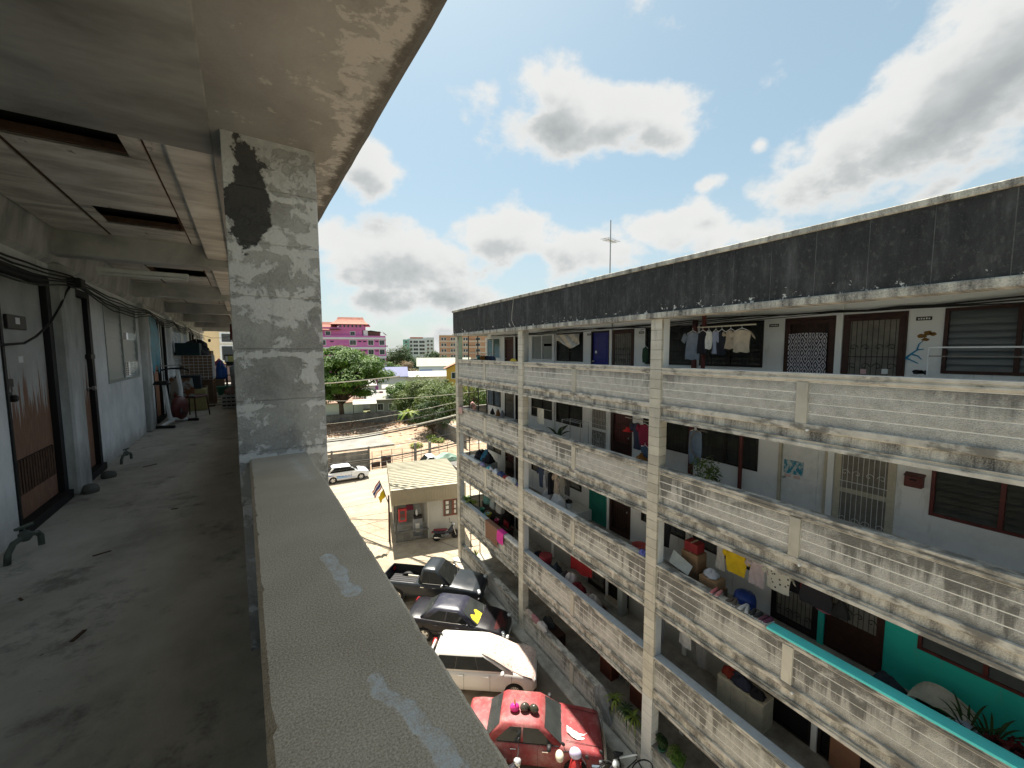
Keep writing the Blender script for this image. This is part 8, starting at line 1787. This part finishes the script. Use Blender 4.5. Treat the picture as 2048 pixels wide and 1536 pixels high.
an = thing('roof_aerial', 'tall television aerial pole with crossed rods on the facing roof', 'aerial', (on_x(1220, 545, D+3.0).x, on_x(1220, 545, D+3.0).y, 13.6))
zt = on_x(1220, 441, D+3.0).z-13.6; zc_ = on_x(1220, 482, D+3.0).z-13.6
MB().tube([(0, 0, 0), (0, 0, zt)], [0.035, 0.022], 6).build('mast', M_STEEL, an); MB().rod((0.1, 0.12, 0), (0, 0.02, zc_), 0.008, 4).build('stay', M_STEEL, an)
for a, L in ((0.3, 0.46), (0.55, 0.36), (2.2, 0.30)): MB().rod((-L*math.cos(a), -L*math.sin(a), zc_-0.02*a), (L*math.cos(a), L*math.sin(a), zc_+0.02*a), 0.014, 5).build('boom', M_STEEL, an)
for i in range(7):
    t = -0.42+0.14*i; c_ = Vector((math.cos(0.3), math.sin(0.3), 0))*t; o_ = Vector((-math.sin(0.3), math.cos(0.3), 0))*0.22; MB().rod(tuple(c_-o_+Vector((0, 0, zc_+0.02))), tuple(c_+o_+Vector((0, 0, zc_+0.02))), 0.008, 4).build('element', M_STEEL, an)

# ------------------------------------------------------------------ things in our own corridor
def own(name, label, cat, x, y, z, rot=0, group=None): return thing(name, label, cat, LW(x, y, z), TH+rot, group)
def lamp_tube():
    t = own('tube_lamp', 'white fluorescent tube lamp fixed under the first corridor beam', 'lamp', -0.95, 6.62, 13.24)
    MB().cbox(-0.42, 0.42, -0.03, 0.03, 0.0, 0.05, 0.006).build('batten', M_WHITEP, t); MB().tube([(-0.39, 0, -0.02), (0.39, 0, -0.02)], 0.014, 8).build('tube', M_WHITEP, t)
    for x in (-0.4, 0.4): MB().cbox(x-0.012, x+0.012, -0.016, 0.016, -0.04, 0.0, 0.003).build('holder', M_WHITEP, t)
lamp_tube()
r = random.Random(19)
def lcable(label, pts, rad, mt=None): cable(label, [LW(*p) for p in pts], rad, mt, 'corridor cables')
for i in range(5):
    pts = []; y = 2.7
    while y < 23.5:
        near = min(abs(y-c) for c in (6.2, 10.2, 13.5, 17.2)); sag = 0.11*min(1, near/1.2)
        pts.append((WX+0.10+0.012*i+r.uniform(-0.01, 0.01), y, 13.11-0.025*i-sag*(0.5+0.2*i)+r.uniform(-0.01, 0.01))); y += 0.35
    lcable(['highest black cable along the corridor wall', 'second black cable along the corridor wall', 'middle black cable along the corridor wall', 'fourth black cable along the corridor wall', 'lowest sagging cable along the corridor wall'][i], pts, 0.009)
lcable('loose black cable looping across the first door', [(WX+0.10, 6.2, 13.02), (WX+0.09, 6.05, 12.92), (WX+0.07, 5.95, 12.78), (WX+0.05, 5.7, 12.58), (WX+0.04, 5.4, 12.45), (WX+0.05, 5.1, 12.38), (WX+0.05, 4.7, 12.36), (WX+0.06, 4.2, 12.42)], 0.010)
tag(MB().cbox(-0.07, 0.07, -0.08, 0.08, -0.05, 0.05, 0.01).build('junction_box', M_BLKPL, None, LW(WX+0.12, 6.2, 13.04), TH), 'black knot of cable joints at the first pilaster', 'junction box')
# standpipe taps
M_VERD = plain('verdigris_brass', (0.09, 0.11, 0.09), 0.6, 0.35, 18)
def tap(label, x, y, sc, rot):
    t = own('floor_tap', label, 'tap', x, y, FZ, rot, 'floor taps')
    b = MB(); b.smooth = True; b.tube([(-0.05*sc, 0, 0), (-0.04*sc, 0, 0.07*sc), (0.0, 0, 0.125*sc), (0.10*sc, 0, 0.15*sc), (0.16*sc, 0, 0.13*sc)], [0.018*sc]*5, 8); b.build('pipe', M_VERD, t)
    b = MB(); b.smooth = True; b.lathe([(0.02*sc, 0), (0.035*sc, 0.02*sc), (0.035*sc, 0.05*sc), (0.02*sc, 0.07*sc)], (0.08*sc, 0, 0.11*sc), 12); b.build('valve_body', M_VERD, t)
    MB().tube([(0.16*sc, 0, 0.135*sc), (0.185*sc, 0, 0.10*sc), (0.185*sc, 0, 0.03*sc)], 0.018*sc, 8).build('spout', M_VERD, t)
    MB().rod((0.08*sc, 0, 0.17*sc), (0.08*sc, 0, 0.205*sc), 0.008*sc).build('spindle', M_VERD, t); MB().cbox(0.02*sc, 0.14*sc, -0.012*sc, 0.012*sc, 0.203*sc, 0.222*sc, 0.004).build('handle', M_VERD, t)
tap('greenish brass tap on the corridor floor nearest the camera', -1.44, 4.30, 1.05, R(65)); tap('smaller tap on the corridor floor below the louvred window', -1.42, 7.35, 0.85, R(70))
def stone(label, x, y, a, b, h, seed):
    r = random.Random(seed); m_ = MB(); m_.smooth = True; m_.loft([[(a*k*math.cos(t)*(1+0.12*math.sin(3*t+seed)), b*k*math.sin(t)*(1+0.1*math.cos(2*t+seed)), z) for t in [2*math.pi*q/12 for q in range(12)]] for k, z in ((0.9, 0), (1.0, h*0.4), (0.8, h*0.85), (0.3, h))])
    tag(m_.build('stone', M_OLDWALL, None, LW(x, y, FZ), TH), label, 'stone', 'stones on the corridor floor')
stone('rough stone at the foot of the first pilaster', -1.44, 6.02, 0.07, 0.09, 0.09, 1); stone('second broken stone behind the first pilaster', -1.42, 6.62, 0.07, 0.06, 0.08, 2)
for i, (x, y, a, b) in enumerate(((-0.95, 4.1, 0.10, 0.012), (-0.8, 2.95, 0.09, 0.02), (-1.2, 3.6, 0.05, 0.012), (-0.62, 4.9, 0.05, 0.01), (-1.1, 7.0, 0.16, 0.02))):
    tag(MB().cbox(-a/2, a/2, -b/2, b/2, 0, 0.006, 0.002).build('litter_twig', M_RUSTWOOD, None, LW(x, y, FZ+0.001), TH+R(20+50*i)), ['reddish twig on the corridor floor', 'dark scrap on the corridor floor nearest the camera', 'thin dark scrap before the first door', 'small twig toward the parapet', 'flat stick lying below the second door'][i], 'litter', 'litter on the corridor floor')
# torn poster on the second pilaster
m_ = MB(); m_.smooth = True; m_.grid(8, 12, lambda u, v: (WX+0.10+0.05*math.sin(3*v)*u+0.04*u*v, 10.38+0.62*u*(0.9-0.2*v)+0.05*math.sin(7*v), 13.02-1.05*v-0.10*math.sin(9*u)*v))
tag(m_.build('torn_poster', plain('torn_blue_poster', (0.03, 0.22, 0.32), 0.5, 0.5, 5), None, (0, 0, 0), TH), 'torn blue poster peeling off beside the plywood door', 'poster')
# exercise cycle
ec = own('exercise_cycle', 'white and black exercise cycle standing by the corridor wall', 'exercise bike', -1.25, 10.75, FZ, R(70))
MB().rod((-0.45, -0.22, 0.03), (-0.45, 0.22, 0.03), 0.03).build('foot', M_BLKPL, ec); MB().rod((0.45, -0.22, 0.03), (0.45, 0.22, 0.03), 0.03).build('foot', M_BLKPL, ec)
MB().tube([(-0.45, 0, 0.04), (0.0, 0, 0.12), (0.45, 0, 0.04)], 0.035, 8).build('base_tube', M_WHITEP, ec); MB().rod((-0.15, 0, 0.1), (-0.28, 0, 0.85), 0.035).build('seat_post', M_WHITEP, ec); MB().tube([(0.25, 0, 0.1), (0.30, 0, 0.7), (0.22, 0, 1.12)], 0.04, 8).build('front_post', M_WHITEP, ec)
b = MB(); b.smooth = True; b.lathe([(0.05, -0.05), (0.24, -0.05), (0.26, 0), (0.24, 0.05), (0.05, 0.05)], (0.22, 0, 0.32), 20, 'y'); b.build('flywheel', M_MAROON, ec)
b = MB(); b.smooth = True; b.loft([[(x, w, 0.86), (x, w*0.7, 0.93), (x, -w*0.7, 0.93), (x, -w, 0.86)] for x, w in ((-0.42, 0.12), (-0.3, 0.13), (-0.15, 0.05))]); b.build('saddle', M_BLKPL, ec)
MB().tube([(0.05, -0.28, 1.12), (0.20, -0.12, 1.16), (0.22, 0.12, 1.16), (0.05, 0.28, 1.12)], 0.018, 6).build('handlebar', M_BLKPL, ec)
for s_ in (1, -1): MB().tube([(0.1, s_*0.08, 0.32), (0.1+0.1*s_, s_*0.12, 0.24), (0.1+0.1*s_, s_*0.2, 0.24)], 0.016, 6).build('pedal', M_BLKPL, ec)
cable('long thin rod across the exercise cycle', [LW(-1.5, 10.6, 12.02), LW(-0.95, 11.2, 12.03)], 0.012, M_STEEL, 'corridor cables', 'thin_rod')
# worn metal chair with vinyl seat
ch = own('metal_chair', 'worn metal chair with stained pale blue vinyl back behind the exercise cycle', 'chair', -1.05, 11.9, FZ, R(150))
for x in (-0.2, 0.2):
    for y in (-0.2, 0.2): MB().rod((x*1.15, y*1.15, 0), (x, y, 0.45), 0.014).build('leg', M_RUST, ch)
MB().cbox(-0.23, 0.23, -0.22, 0.22, 0.45, 0.50, 0.02).build('seat', M_MAROON, ch)
MB().grid(8, 8, lambda u, v: (-0.25+0.5*u, 0.24+0.06*v+0.03*math.sin(math.pi*u), 0.50+0.42*v)).build('backrest', material('stained_vinyl', lambda n: dict(color=n.mix(n.step(n.noise(n.obj(), 3.5, 4, 0.6), 0.48, 0.58), (0.40, 0.48, 0.48, 1), (0.22, 0.09, 0.04, 1)), rough=0.5)), ch)
for x in (-0.2, 0.2): MB().rod((x, 0.22, 0.45), (x, 0.30, 0.95), 0.013).build('back_post', M_RUST, ch)
# stacked wire cages, crates and bags farther on
def cage(label, x, y, z, a, b, h, mt, rot=0):
    t = own('wire_cage', label, 'cage', x, y, z, rot, 'wire cages')
    g = MB(); n = 8
    for i in range(n+1):
        for (p0, p1) in (((-a/2+a*i/n, -b/2, 0), (-a/2+a*i/n, -b/2, h)), ((-a/2, -b/2, h*i/n), (a/2, -b/2, h*i/n)), ((a/2, -b/2+b*i/n, 0), (a/2, -b/2+b*i/n, h)), ((a/2, -b/2, h*i/n), (a/2, b/2, h*i/n)), ((-a/2+a*i/n, -b/2, h), (-a/2+a*i/n, b/2, h))): g.rod(p0, p1, 0.005, 4)
    g.build('wire', mt, t); MB().cbox(-a/2, a/2, -b/2, b/2, 0, 0.03, 0.008).build('tray', M_RUSTWOOD, t); return t
M_RUSTW = plain('rusty_wire', (0.22, 0.12, 0.06), 0.7)
cage('rusty wire cage on the floor by the corridor wall', -1.12, 14.3, FZ+0.003, 0.8, 1.2, 0.75, M_RUSTW); cage('upper wire cage stacked on the rusty one', -1.12, 14.3, FZ+0.76, 0.8, 1.2, 0.65, M_WIRON)
carton('brown carton inside the lower cage', LW(-1.15, 14.3, FZ+0.04), 0.5, 0.7, 0.5, (0.22, 0.13, 0.07), TH); heap('dark bags piled on the upper cage', LW(-1.15, 14.2, FZ+1.42), 0.38, 0.5, 0.30, (0.012, 0.014, 0.016), 300, 'bag', 'bag', 'bags in the corridors')
carton('dark green plastic crate on the cages', LW(-1.2, 13.7, FZ+1.42), 0.5, 0.7, 0.32, (0.01, 0.03, 0.035), TH); heap('black clothes lying over the dark crate', LW(-1.15, 15.3, FZ+1.55), 0.3, 0.45, 0.28, (0.015, 0.015, 0.016), 301)
carton('wooden base box under the black clothes', LW(-1.15, 15.6, FZ+0.003), 0.7, 1.2, 1.54, (0.20, 0.12, 0.07), TH)
carton('yellowish crate before the cages', LW(-1.15, 13.25, FZ+0.003), 0.6, 0.6, 0.55, (0.32, 0.27, 0.12), TH); carton('dark box on the yellowish crate', LW(-1.2, 13.3, FZ+0.555), 0.5, 0.5, 0.35, (0.02, 0.025, 0.03), TH)
bucket('green plastic tub on the corridor floor', LW(-0.62, 17.3, FZ+0.003), 0.24, 0.30, (0.07, 0.24, 0.16), 'tub', 'tub', handle=False)
heap('blue plastic bag hanging by the far cages', LW(-0.72, 18.6, FZ+0.5), 0.18, 0.2, 0.55, (0.02, 0.06, 0.20), 302, 'bag', 'bag', 'bags in the corridors'); heap('pink bag above the blue one', LW(-0.78, 18.9, FZ+1.0), 0.15, 0.2, 0.2, (0.42, 0.10, 0.16), 303, 'bag', 'bag', 'bags in the corridors')
carton('tall crate carrying the coloured bags', LW(-0.95, 18.8, FZ+0.003), 0.6, 0.8, 0.49, (0.16, 0.10, 0.06), TH)
def vent_crate(label, x, y, z, a, b, h, mt):
    t = own('ventilated_crate', label, 'crate', x, y, z, 0, 'plastic crates')
    for zz in range(4): MB().box(-a/2, a/2, -b/2, -b/2+0.015, 0.02+zz*h/4, 0.02+zz*h/4+h/7).build('slat', mt, t); MB().box(a/2-0.015, a/2, -b/2+0.016, b/2, 0.02+zz*h/4, 0.02+zz*h/4+h/7).build('slat', mt, t)
    for xx in range(6): MB().box(-a/2+xx*(a-0.02)/5, -a/2+xx*(a-0.02)/5+0.02, -b/2+0.0155, -b/2+0.03, 0, h).build('rib', mt, t)
    MB().cbox(-a/2+0.02, a/2-0.02, -b/2+0.035, b/2, 0.005, h*0.9, 0.01).build('contents', M_DARKFRAME, t)
vent_crate('grey ventilated plastic crate on the shiny corridor floor', -0.28, 13.2, FZ, 0.5, 0.7, 0.40, M_GREYP)
heap('rags in the grey ventilated crate', LW(-0.28, 13.2, FZ+0.37), 0.2, 0.28, 0.16, (0.16, 0.10, 0.08), 304)
def m_shiny(n):
    p = lpos(n); a = n.noise(p, 2.2, 5, 0.65)
    return dict(color=n.mix(n.step(a, 0.42, 0.6), (0.30, 0.24, 0.13, 1), (0.42, 0.39, 0.33, 1)), rough=n.math('MULTIPLY_ADD', a, 0.3, 0.1))
tag(MB().box(-1.5, -0.02, 14.0, 17.0, 0.0, 0.004).build('floor_mat', material('shiny_lino', m_shiny), None, LW(0, 0, FZ+0.001), TH), 'shiny yellowish linoleum mat on the corridor floor', 'mat')
tag(MB().cbox(-1.5, -0.02, 13.86, 13.99, 0.0, 0.05, 0.01).build('threshold_strip', M_CREAM, None, LW(0, 0, FZ+0.001), TH), 'pale threshold strip across the corridor floor', 'strip')
tag(MB().cbox(-0.2, 0.2, -0.15, 0.15, 0.0, 0.5, 0.02).build('water_cooler', M_DARKFRAME, None, LW(-0.45, 21.5, FZ+0.9), TH), 'dark round-shouldered appliance at the corridor end', 'appliance')
sg = own('hanging_sign', 'hanging board with a cream picture near the corridor end', 'sign', -0.30, 20.6, FZ+1.05)
MB().cbox(-0.36, 0.36, -0.02, 0.02, 0, 0.34, 0.006).build('board', M_BLKPL, sg); MB().box(-0.24, 0.33, -0.024, -0.021, 0.05, 0.29).build('picture', plain('sign_yellow', (0.45, 0.45, 0.16), 0.6), sg); MB().box(-0.33, -0.25, -0.024, -0.021, 0.05, 0.29).build('edge_strip', M_WHITEP, sg)
MB().add([(-0.02, -0.027, 0.10), (0.12, -0.027, 0.12), (0.22, -0.027, 0.22), (0.10, -0.027, 0.17), (0.02, -0.027, 0.18)], [(0, 1, 2, 3, 4)]).build('emblem', M_BLKPL, sg)
for x in (-0.3, 0.3): MB().rod((x, 0.05, -1.05), (x, 0.05, 0.0), 0.015).build('leg', M_IRON, sg)
tb2 = own('end_table', 'cluttered low table with a cloth at the corridor end', 'table', -0.35, 21.2, FZ); MB().cbox(-0.35, 0.3, -0.4, 0.4, 0.5, 0.54, 0.01).build('table_top', M_BROWN, tb2)
for x in (-0.3, 0.25):
    for y in (-0.35, 0.35): MB().rod((x, y, 0), (x, y, 0.5), 0.02).build('leg', M_BROWN, tb2)
shirt('grey cloth hanging at the corridor end', LW(-0.28, 19.8, FZ+1.0), 0.45, 0.95, (0.25, 0.25, 0.24), False, along='x', seed=70, cat='cloth', name='hanging_cloth')
shirt('dark garment hung high near the corridor end', LW(-0.2, 14.5, 13.2), 0.2, 0.55, (0.10, 0.02, 0.02), False, along='x', seed=71, cat='cloth', name='hanging_cloth')
lcable('string of small lamps across the corridor end', [(WX+0.1, 22, 13.05), (-1.1, 22, 12.92), (-0.7, 22, 12.93), (-0.3, 22, 13.06), (-0.05, 22, 13.15)], 0.008)
for i, (x, z) in enumerate(((-1.2, 12.82), (-0.35, 12.95))): b = MB(); b.lathe([(0.015, 0.06), (0.05, 0.03), (0.05, -0.05), (0.02, -0.08)], (0, 0, 0), 8); tag(b.build('hanging_lamp', M_BLKPL, None, LW(x, 22, z), TH), ['small dark hanging lamp left at the corridor end', 'small dark hanging lamp right at the corridor end'][i], 'lamp', 'small hanging lamps')
